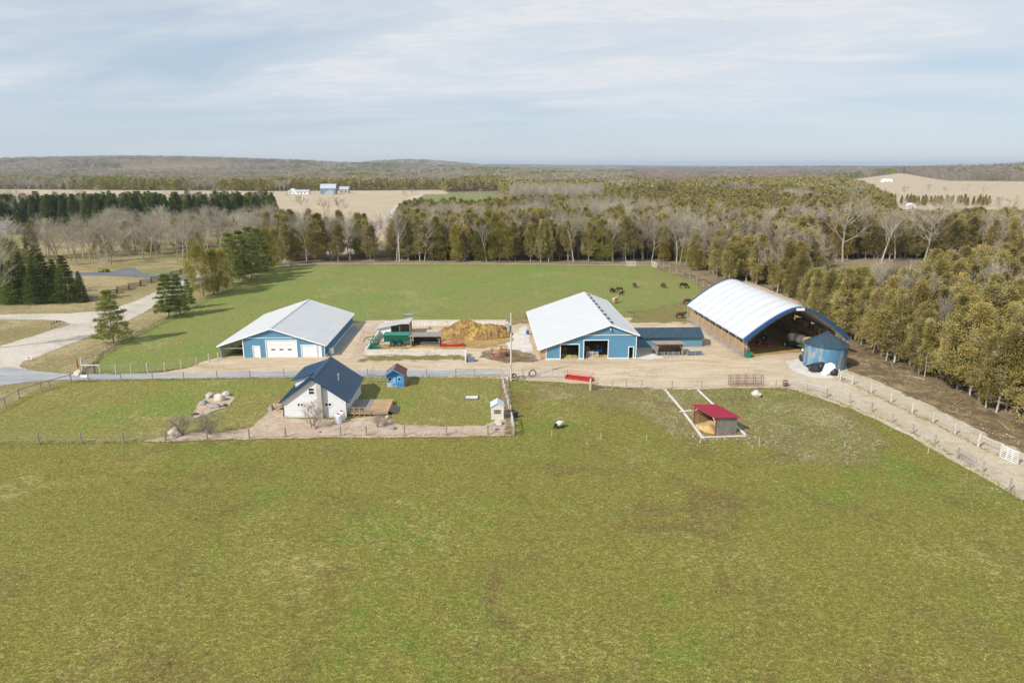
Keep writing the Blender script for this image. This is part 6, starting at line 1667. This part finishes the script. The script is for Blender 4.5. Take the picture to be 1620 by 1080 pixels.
single_post('green painted post just outside the garden fence corner', (825, 689.5), 0.9, 0.14, 'green')
for k, (u, v) in enumerate(((873, 691.7), (950.7, 695.4), (1023, 697.6), (1107.6, 700.4), (1200.5, 703), (1335.5, 709), (1467.8, 719))):
    single_post(['thin white fence stake nearest the grazing sheep', 'thin white stake second from the garden corner', 'thin white stake in the grass left of the red roofed shelter', 'thin white stake just below the concrete curb corner', 'thin white stake right of the red roofed shelter', 'thin white stake alone in the brown patch of the pasture', 'thin white stake close to the lane fence'][k], (u, v), 0.95, 0.07, 'post_pale', 'fence_stake', 'stake')
# ------------------------------------------------------------------ utility poles
def pole(label, px, h, r=0.17, gear=True):
    t = thing('utility_pole', label, 'utility pole', P(*px))
    MB().tube([(0, 0, 0), (0, 0, h)], [r, r*0.62], 10).build('shaft', 'post_pale', t)
    if gear:
        MB().tube([(-0.35, -0.1, h*0.74), (-0.35, -0.1, h*0.74+1.0)], 0.26, 12).build('transformer', 'galv', t)
        MB().box(-0.12, 0.12, -0.22, -0.12, h*0.2, h*0.2+0.7).build('meter_box', 'galv', t)
        MB().tube([(0.0, 0, h*0.86), (-0.5, -0.05, h*0.86)], 0.04, 5).build('bracket', 'galv', t)
        MB().tube([(0.08, -.12, 1.2), (0.08, -.1, h*0.78)], 0.03, 5).build('conduit', 'galv', t)
    else: MB().box(-0.5, 0.5, -0.05, 0.05, h-0.4, h-0.28).build('crossarm', 'wood_grey', t)
    return t
pole('tall pale wooden utility pole with a transformer at the yard entrance', (808.5, 603), 11.0)
pole('pale utility pole in front of the northern wood beyond the pasture', (632, 415), 9.9, 0.2, False)
# ------------------------------------------------------------------ cattle and sheep
def skin_body(name, verts, edges, radii, m, parent, loc=None):
    me = bpy.data.meshes.new(name); me.from_pydata(verts, edges, []); me.materials.append(M[m])
    o = obj(name, me, parent)
    sk = o.modifiers.new('skin', 'SKIN'); sk.use_smooth_shade = True
    for i, r in enumerate(radii): me.skin_vertices[0].data[i].radius = (r, r)
    me.skin_vertices[0].data[0].use_root = True
    ss = o.modifiers.new('sub', 'SUBSURF'); ss.levels = 1; ss.render_levels = 2
    return o
def cow(label, px, rz, m, graze=True, s=1.0, name='cow', lying=False):
    r = thing(name, label, 'cow', P(*px), rz); r.scale = (s, s, s)
    hz_ = [(1.12, 0, 0.75), (1.38, 0, 0.38), (1.50, 0, 0.14)] if graze else [(1.15, 0, 1.35), (1.42, 0, 1.42), (1.66, 0, 1.26)]
    v = [(0, 0, 1.02), (-0.45, 0, 1.05), (-0.82, 0, 1.12), (0.45, 0, 1.05), (0.78, 0, 1.15)]+hz_
    e = [(0, 1), (1, 2), (0, 3), (3, 4), (4, 5), (5, 6), (6, 7)]
    rad_ = [0.40, 0.39, 0.28, 0.38, 0.30, 0.19, 0.15, 0.09]
    for sx, sy in ((-1, 1), (-1, -1), (1, 1), (1, -1)):
        b = len(v); at = 1 if sx < 0 else 3
        if sx < 0: v += [(-0.66, sy*.20, 0.78), (-0.78, sy*.20, 0.46), (-0.70, sy*.2, 0.04)]
        else: v += [(0.60, sy*.19, 0.74), (0.62, sy*.19, 0.40), (0.60, sy*.19, 0.04)]
        e += [(at, b), (b, b+1), (b+1, b+2)]; rad_ += [0.17, 0.085, 0.065]
    skin_body('body', v, e, rad_, m, r)
    h0 = Vector(hz_[1])
    for sy in (1, -1): MB().tube([h0+Vector((-0.08, sy*.1, .08)), h0+Vector((-0.1, sy*.27, .1))], [0.06, 0.02], 5).build('ear', m, r)
    MB().tube([(-1.05, 0, 1.25), (-1.15, 0, 0.9), (-1.13, 0, 0.5)], [0.04, 0.03, 0.05], 5).build('tail', m, r)
    return r
cow('small black cow facing away left of the brown one in the back pasture', (968.8, 463), 1.9, 'black_cow', True, 0.9)
cow('brown cow grazing side-on in the group nearest the white barn roof', (980.4, 462), 3.1, 'brown_cow')
cow('small black calf standing just in front of the grazing brown cow', (982.6, 467), 0.3, 'black_cow', False, 0.62, 'calf')
cow('cream coloured cow standing behind the white barn roof', (972.5, 480), 0.9, 'tan_cow', False, 1.12)
cow('brown cow alone in the middle of the back pasture', (1004, 455), 1.7, 'brown_cow')
cow('brown cow between the lone brown one and the black cow at the fence', (1049.4, 455.5), 1.8, 'brown_cow')
cow('black cow grazing near the east pasture fence', (1080.5, 456), -0.35, 'black_cow', True, 1.1)
cow('dark brown cow standing on bare ground beside the canvas barn corner', (1075.4, 504), 0.1, 'brown_cow', False, 1.05)
cow('dark cow half hidden behind the rear corner of the canvas barn', (1086.5, 481.5), 0.15, 'brown_cow', True, 1.0)
sheep('sheep', 'woolly white sheep with black head grazing alone in the front pasture', P(885.5, 677.2), rad(215), 1.25, mat('white_wool', (0.62, 0.60, 0.55), 0.95, 0.2, 6, bump=0.8), 'black_cow', True)
# ------------------------------------------------------------------ feeders and yard things
def red_feeder(label, p0, p1, w=1.25, tub=0.5, h=1.25, m='red', fill=None):
    a, b = P(*p0), P(*p1); L = (b-a).length
    t = thing('hay_feeder', label, 'feeder', a, math.atan2(b.y-a.y, b.x-a.x))
    MB().box(0, L, 0, 0.05, 0.12, tub).box(0, L, w-.05, w, 0.12, tub).box(0, 0.05, .05, w-.05, .12, tub).box(L-.05, L, .05, w-.05, .12, tub).box(.05, L-.05, .05, w-.05, .12, .17).build('tub', m, t)
    for y in (0.02, w-.02): MB().tube([(0, y, h), (L, y, h)], 0.035, 5).build('top_rail', m, t)
    for x in (0.02, L-.02): MB().tube([(x, 0.02, 0), (x, 0.02, h), (x, w-.02, h), (x, w-.02, 0)], 0.035, 5).build('end_frame', m, t)
    n = int(L/0.36)
    for k in range(n):
        for y in (0.02, w-.02): MB().tube([(0.15+k*(L-.3)/n, y, tub), (0.15+(k+1)*(L-.3)/n, y, h)], 0.02, 4).build('slant_bar', m, t)
    if fill:
        f = MB(); blob(f, (L/2, w/2, 0.55), (L*0.42, w*0.4, 0.5), 3, 3, 0.3); f.build('hay', fill, t)
    return t
red_feeder('empty bright red slant-bar feeder by the white post at the yard edge', (893.5, 600), (936, 605.2))
red_feeder('red slant-bar feeder filled with dark hay beside the feed shelter', (696, 550), (734, 549.4), 1.5, 0.6, 1.4, 'red', 'bale')
rf = thing('round_feeder', 'round red bale feeder full of hay near the utility pole', 'feeder', P(789, 566.5)+Vector((0, 1.2, 0))); rf.scale = (1.15, 1.15, 1.3)
for z in (0.1, 0.45, 1.2): MB().ring((0, 0, z), (0, 0, 1), 1.25, 0.04, 28, 5).build('hoop', 'red', rf)
sk_ = MB()
for k in range(28):
    a0, a1 = 2*math.pi*k/28, 2*math.pi*(k+1)/28
    sk_._a([(1.25*math.cos(a0), 1.25*math.sin(a0), .1), (1.25*math.cos(a1), 1.25*math.sin(a1), .1), (1.25*math.cos(a1), 1.25*math.sin(a1), .45), (1.25*math.cos(a0), 1.25*math.sin(a0), .45)], [(0, 1, 2, 3)])
sk_.build('skirt', 'rust_red', rf)
for k in range(18):
    a0 = 2*math.pi*k/18; MB().tube([(1.25*math.cos(a0), 1.25*math.sin(a0), .45), (1.25*math.cos(a0+.2), 1.25*math.sin(a0+.2), 1.2)], 0.02, 4).build('bar', 'red', rf)
f = MB(); blob(f, (0, 0, 0.6), (0.95, 0.95, 0.65), 5, 3, 0.35); f.build('hay', 'straw', rf)
# green spreader
gs = thing('manure_spreader', 'dark green manure spreader parked in the corner of the manure yard', 'farm machine', P(607, 550)+Vector((0, .6, 0)), rad(2)); gs.scale = (1, 1.1, 1.25)
MB().prism([(0.15, 0.75), (1.45, 0.75), (1.95, 1.85), (-0.35, 1.85)], 'x', 0, 4.7).build('tub', 'green', gs)
MB().tube([(0, -0.35, 1.87), (4.7, -0.35, 1.87), (4.9, 0.8, 1.95), (4.7, 1.95, 1.87), (0, 1.95, 1.87), (0, -0.35, 1.87)], 0.06, 5).build('rim', mat('light_green_paint', (0.02, 0.2, 0.13), .45, .1), gs)
MB().box(0.1, 4.6, 0.0, 1.6, 1.5, 1.6).build('load', 'straw', gs)
for x in (1.6, 2.9):
    wheel(gs, x, -0.25, 0.5, 0.3, 'green'); wheel(gs, x, 1.85, 0.5, 0.3, 'green')
MB().tube([(0, 0.8, 0.6), (-1.6, 0.8, 0.45)], 0.08, 6).build('tongue', 'green', gs)
gm_ = thing('loader_attachment', 'green loader frame standing behind the front wall of the manure yard', 'farm machine', P(587, 556), rad(40)); gm_.scale = (1.3, 1.3, 1.25)
fm = MB()
for x in (0, 1.3):
    MB().tube([(x, 0, 0), (x, 0, 1.7), (x, 1.2, 1.9), (x, 2.2, 1.0)], 0.08, 5).build('arm', 'green', gm_)
for z, y in ((0.4, 0), (1.0, 0), (1.65, 0), (1.9, 1.2)): MB().tube([(0, y, z), (1.3, y, z)], 0.06, 5).build('crossbar', 'green', gm_)
MB().prism([(0, 0.1), (0.9, 0.1), (0.9, 0.9), (0.5, 0.25)], 'x', -0.1, 1.4).build('bucket', 'green', gm_)
MB().ring((0.2, -0.5, 0.3), (0.3, 1, 0), 0.25, 0.04, 16, 5).build('white_hoop', 'white', None, loc=P(587, 559), label='white hoop leaning on the inside of the manure yard wall', cat='hoop')
straw_heap('straw_patch', 'straw patch beside the green spreader behind the yard wall', 'straw', P(628, 554.5), (2.2, 0.6, 0.3), 'straw', 15)
st = MB(); blob(st, (0, 0, 0.35), (0.45, 0.4, 0.4), 7, 2, .25); tag(st.build('block', 'stone_grey', None, True, loc=P(678, 521)), 'grey block standing by the rear wall of the manure yard', 'block')
# rusty panel feeder on gravel
pp = thing('corral_panels', 'stack of rusty purple brown corral panels leaning in the gravel yard', 'panel rack', P(1155, 612), 0)
Lp = (P(1207, 612)-P(1155, 612)).length
for y in (0, 0.9):
    for k in range(7): MB().tube([(0, y, 0.2+k*0.25), (Lp, y, 0.2+k*0.25)], 0.03, 4).build('rail', 'purple_rust', pp)
    for k in range(5): MB().tube([(Lp*k/4, y, 0), (Lp*k/4, y, 1.75)], 0.04, 4).build('upright', 'purple_rust', pp)
for x in (0, Lp/2, Lp): MB().tube([(x, 0, 1.7), (x, 0.9, 1.7)], 0.035, 4).build('cross_tube', 'purple_rust', pp)
bb = thing('barrel', 'brown barrel standing by the gravel yard fence', 'barrel', P(1241.7, 611.5))
MB().tube([(0, 0, 0), (0, 0, 0.3), (0, 0, 0.6), (0, 0, 1.0)], [0.36, 0.40, 0.40, 0.36], 16).build('body', 'purple_rust', bb, True)
for z in (0.3, 0.65): MB().ring((0, 0, z), (0, 0, 1), 0.40, 0.025, 20, 4).build('hoop', 'wood_dark', bb)
# blue drum near left barn end, garden bins
dr_ = MB().cyl(0, 0, 0, 0.9, 0.3, None, 16); tag(dr_.build('drum', 'tarp_blue', None), 'bright blue drum by the timber side of the white roofed barn', 'drum').location = P(834.5, 529.5)
def pot(label, px, r, h, m, name='plant_pot', cat='pot'):
    b = MB().cyl(0, 0, 0, h, r*0.8, r, 14); o = b.build(name, m, None); tag(o, label, cat); o.location = P(*px)
    MB().ring((0, 0, h), (0, 0, 1), r, 0.03, 14, 4).build('rim', m, o); return o
pot('grey pot standing inside the garden fence below the cream shed', (782.8, 682), 0.3, 0.55, 'galv')
pot('dark bin leaning outside the garden fence beside the cream shed', (815.5, 661), 0.35, 0.9, 'black', 'bin', 'bin')
pot('small blue bucket at the garden fence corner by the shed', (810.5, 667), 0.25, 0.7, 'tarp_blue', 'bucket', 'bucket')
pot('small grey pot at the foot of the multi-stem shrub', (497.5, 679.5), 0.25, 0.45, 'galv')
# tyres at the pole
def tyre(label, px, R_, r_, rot, m='rubber', z=None):
    o = MB().ring((0, 0, 0), (0, 0, 1), R_, r_, 28, 8).build('tractor_tyre', m, None, True); tag(o, label, 'tyre')
    o.location = P(*px)+Vector((0, 0, z if z is not None else r_)); o.rotation_euler = rot; return o
tyre('dirty tractor tyre standing upright against the tube gate', (842.5, 597), 0.56, 0.13, (math.pi/2, 0, 0.3), 'wood_dark', 0.68)
tyre('tan caked tyre lying flat near the utility pole', (824.5, 598.5), 0.62, 0.17, (0, 0, 0), 'wood_grey')
tyre('black tyre propped beside the utility pole', (813.5, 598), 0.36, 0.12, (0.9, 0, 0.4), 'rubber', 0.36)
# wall table / well cover in the lawn
wc = thing('well_cover', 'pale rectangular cover in a dark frame on the garden lawn', 'cover', P(736.5, 632), rad(0))
MB().box(0, 1.75, 0, 1.0, 0, 0.25).build('slab', 'concrete', wc); MB().box(-0.15, -0.01, -0.1, 1.1, 0, 0.16).box(1.76, 1.9, -.1, 1.1, 0, .16).box(-.01, 1.76, 1.01, 1.1, 0, .16).box(-.01, 1.76, -.1, -.01, 0, .16).build('frame', 'wood_dark', wc)
# boulders
def boulder(label, px, r, m='stone', seed=1, name='boulder'):
    b = MB(); blob(b, (0, 0, r[2]*0.55), r, seed, 3, 0.22); o = b.build(name, m, None, True); tag(o, label, 'boulder'); o.location = P(*px); o.rotation_euler.z = seed; return o
boulder('round pale boulder like a disc beside the fence and bare bush', (278, 691), (0.78, 0.56, 0.78), 'stone', 1)
boulder('pale boulder at the top left of the garden rock bed', (332, 628.5), (0.78, 0.56, 0.50), 'stone', 2)
boulder('largest pale boulder in the middle of the garden rock bed', (347.5, 634.5), (0.85, 0.62, 0.69), 'stone', 3)
boulder('jagged small boulder at the top right of the garden rock bed', (359, 626), (0.62, 0.50, 0.47), 'stone', 4)
boulder('grey boulder at the left edge of the garden rock bed', (322.8, 640), (0.62, 0.50, 0.44), 'stone_grey', 5)
boulder('long slanted slab of rock in the garden rock bed', (338, 644.5), (1.06, 0.62, 0.38), 'stone_grey', 6)
boulder('small dark stone at the lower end of the garden rock bed', (308.5, 657), (0.50, 0.38, 0.25), 'wood_dark', 7)
boulder('small brown stone on the right of the garden rock bed', (356, 643.5), (0.38, 0.38, 0.31), 'wood_dark', 8)
boulder('grey boulder in the bed right of the wooden deck', (620, 680), (0.5, 0.4, 0.4), 'stone_grey', 9)
boulder('flat grey stone in the bed below the white tanks', (529, 681.5), (0.5, 0.35, 0.14), 'stone_grey', 10)
boulder('flat brown stone in the bed right of the shrub', (506.5, 685), (0.35, 0.3, 0.12), 'wood_dark', 11)
boulder('cream angular boulder in front of the cream shed', (788.5, 672), (0.62, 0.45, 0.45), 'stone', 12)
boulder('small grey stone next to the cream angular boulder', (794, 671), (0.28, 0.25, 0.25), 'stone_grey', 13)
boulder('low dark stone left of the cream angular boulder', (781, 673), (0.3, 0.25, 0.18), 'stone_grey', 14)
boulder('large pale boulder in the paddock below the corral panels', (1196, 627), (0.78, 0.6, 0.55), 'stone', 15)
boulder('pale boulder beside the left landing of the white house', (429.5, 649), (0.4, 0.4, 0.45), 'stone_grey', 16)
boulder('pale boulder at the end of the deck ramp', (613, 662), (0.32, 0.3, 0.32), 'stone', 17)
boulder('pile of pale rocks at the foot of the driveway gatepost', (124, 592.5), (1.0, 0.6, 0.5), 'stone', 18)
boulder('tan rock beside the base of the utility pole', (804, 601), (0.4, 0.35, 0.4), 'stone', 19)
boulder('dark stone inside the wall of the manure yard near the feed shelter', (700, 556), (0.35, 0.3, 0.25), 'stone_grey', 20)
# mailboxes and signs
for k, (u, v, m_, lab) in enumerate(((83, 521, 'green', 'green mailbox at the left end of the roadside mailbox row'), (87, 519, 'tarp_blue', 'blue mailbox second from the left in the roadside row'), (91.5, 517, 'black', 'black mailbox with the tallest post in the roadside row'), (96, 516.5, 'tarp_blue', 'blue newspaper box at the right end of the mailbox row'))):
    t = thing('mailbox', lab, 'mailbox', P(u, v), 0.5)
    MB().tube([(0, 0, 0), (0, 0, 1.05)], 0.05, 5).build('post', 'wood', t)
    MB().prism([(-0.14, 1.05), (0.14, 1.05), (0.14, 1.22), (0.08, 1.32), (-0.08, 1.32), (-0.14, 1.22)], 'y', -0.3, 0.3).build('box', m_, t)
    MB().box(0.15, 0.17, -0.1, 0.0, 1.15, 1.4).build('flag', 'red', t)
s_ = thing('road_sign', 'small green sign board in front of the dark spruces', 'sign', P(99, 476), 0.1)
MB().tube([(-0.4, 0, 0), (-0.4, 0, 1.5)], 0.04, 5).tube([(0.4, 0, 0), (0.4, 0, 1.5)], 0.04, 5).build('post', 'galv', s_); MB().box(-0.5, 0.5, -0.06, -0.045, 0.9, 1.55).build('board', 'sign_green', s_)
MB().box(-0.3, 0.3, -0.07, -0.062, 1.2, 1.3).build('lettering_line', 'white', s_)
s_ = thing('lawn_sign', 'small white and purple-red lawn sign beside the gravel road', 'sign', P(46.5, 571), 0.05)
MB().box(-0.5, 0.5, -0.02, 0.02, 0.3, 0.85).build('board', 'white', s_); MB().box(-0.38, 0.3, -0.03, -0.022, 0.62, 0.76).box(-0.3, 0.4, -.03, -.022, .42, .52).build('print', mat('purple_print', (0.25, 0.05, 0.12), .5), s_)
for x in (-.4, .4): MB().tube([(x, 0, 0), (x, 0, .35)], .015, 4).build('stake', 'galv', s_)
s_ = thing('lawn_sign', 'low white board lying by the driveway fence gate', 'sign', P(134, 600.5), 0.0)
MB().box(-0.6, 0.6, -0.02, 0.02, 0.4, 0.8).build('board', 'white', s_)
MB().tube([(-.5, 0, 0), (-.5, 0, .4)], .02, 4).tube([(.5, 0, 0), (.5, 0, .4)], .02, 4).build('stake', 'galv', s_)
t = thing('mailbox', 'black mailbox by the end of the asphalt neighbour driveway', 'mailbox', P(298, 444), 0)
MB().tube([(0, 0, 0), (0, 0, 1.1)], 0.07, 5).build('post', 'black', t); MB().prism([(-0.2, 1.1), (0.2, 1.1), (0.2, 1.4), (-0.2, 1.4)], 'y', -.3, .3).build('box', 'black', t)
# low flower bed on the neighbour lawn
for k in range(4):
    boulder(['left dark shrub in the small round bed on the neighbour lawn', 'second dark shrub in the small round bed on the neighbour lawn', 'third dark shrub in the small bed on the neighbour lawn', 'right dark shrub in the small bed on the neighbour lawn'][k], (159+k*3.4, 430+(k % 2)*.5), (0.9, 0.8, 0.7), V['pine'], 30+k, 'low_shrub')['category'] = 'shrub'
# puddle
tw = NT('puddle_water'); m_pud = tw.finish(tw.cutout(tw.bsdf((0.16, 0.19, 0.22), 0.04, 0, None, spec=0.8), edge_keep(tw, 0.4)))
region('puddle', [(636, 498), (641, 496.8), (650, 497), (656, 498.8), (650, 500), (642, 499.8)], m_pud, 0.4, 0.3)
# loose stones on the paddock and pasture
def pebbles(label, poly, n, smin, smax, m, seed, edge=0.0):
    rng = np.random.default_rng(seed); a = np.array(wpoly(poly)); lo, hi = a.min(0), a.max(0)
    X = rng.uniform(lo[0], hi[0], n*3); Y = rng.uniform(lo[1], hi[1], n*3)
    cl_ = vnoise(X, Y, 3.5, seed)
    ok = (sdf(a, X, Y) > edge) & (cl_+rng.uniform(-.35, .35, n*3) > 0.02); X, Y = X[ok][:n], Y[ok][:n]; k = len(X)
    s = smin+(smax-smin)*rng.random(k)**3
    base = np.array([(1, 0, 0), (0, 1, 0), (-1, 0, 0), (0, -1, 0), (0.2, 0.1, 0.75)])
    rot = rng.random(k)*6.28; c, sn = np.cos(rot), np.sin(rot)
    q = base[None]*s[:, None, None]*(0.7+0.6*rng.random((k, 5, 1)))
    vx = q[..., 0]*c[:, None]-q[..., 1]*sn[:, None]+X[:, None]; vy = q[..., 0]*sn[:, None]+q[..., 1]*c[:, None]+Y[:, None]
    co = np.stack([vx, vy, q[..., 2]+0.08*0+0.1], -1).reshape(-1, 3)
    f = (np.arange(k)*5)[:, None, None]+np.array([(0, 1, 4), (1, 2, 4), (2, 3, 4), (3, 0, 4)])[None]
    me = np_mesh('pebbles', co, f.reshape(-1, 3), m, n=3)
    return obj('pebbles', me, kind='stuff', label=label, cat='stones')
PAD = [(1040, 600), (1240, 620), (1330, 655), (1400, 700), (1330, 740), (1200, 735), (1100, 705), (1060, 690), (1030, 650), (1000, 620)]
pebbles('pale stones strewn over the paddock round the red roofed shelter', PAD, 2600, 0.025, 0.11, M['stone'], 3)
pebbles('pale stones along the curb of the red roofed shelter', [(1040, 616), (1060, 616), (1110, 690), (1200, 690), (1200, 698), (1090, 697)], 600, 0.03, 0.14, M['stone'], 4)
pebbles('few pale stones and straw bits scattered over the front pasture', [(-100, 705), (820, 695), (1000, 660), (1400, 700), (1700, 860), (1900, 1250), (-300, 1250)], 1500, 0.02, 0.05, M['stone'], 5)
pebbles('stones and chips in the garden bed', [(225, 698), (290, 688), (395, 682), (430, 650), (452, 664), (600, 662), (700, 678), (800, 668), (812, 690), (500, 693)], 1200, 0.03, 0.1, M['stone'], 6)
pebbles('loose stones along the yard edge and the lane verge', [(820, 605), (1240, 612), (1340, 640), (1640, 800), (1640, 812), (1340, 652), (1240, 622), (820, 618)], 1500, 0.03, 0.12, M['stone'], 7)
pebbles('pale stones in the muddy strip by the wood', [(1345, 560), (1430, 590), (1620, 690), (1620, 720), (1450, 640), (1345, 590)], 450, 0.03, 0.12, M['stone'], 8)
# fallen logs at the wood edge
for k, (u, v, L_, a_) in enumerate(((1352, 536, 4, 2.6), (1362, 548, 3, 0.4), (1412, 578, 3.5, 1.1), (1448, 598, 3, 2.2), (1520, 636, 4, .6), (1588, 674, 3.5, 1.3), (1480, 612, 2.5, .2))):
    o = MB().tube([(-L_/2, 0, 0.12), (0, 0.1, 0.2), (L_/2, 0, 0.1)], [0.12, 0.1, 0.05], 6).tube([(0.3, 0.1, 0.18), (0.9, 0.5, 0.6)], [0.05, 0.02], 4).build('fallen_log', V['bark'], None)
    tag(o, ['fallen grey log behind the grain bin', 'short log lying right of the grain bin', 'fallen log at the wood edge above the lane bend', 'log between trunks halfway along the wood edge', 'long log at the foot of the tall cedars', 'fallen log near the right end of the wood edge', 'small log lying in leaf litter at the wood edge'][k], 'log'); o.location = P(u, v); o.rotation_euler.z = a_
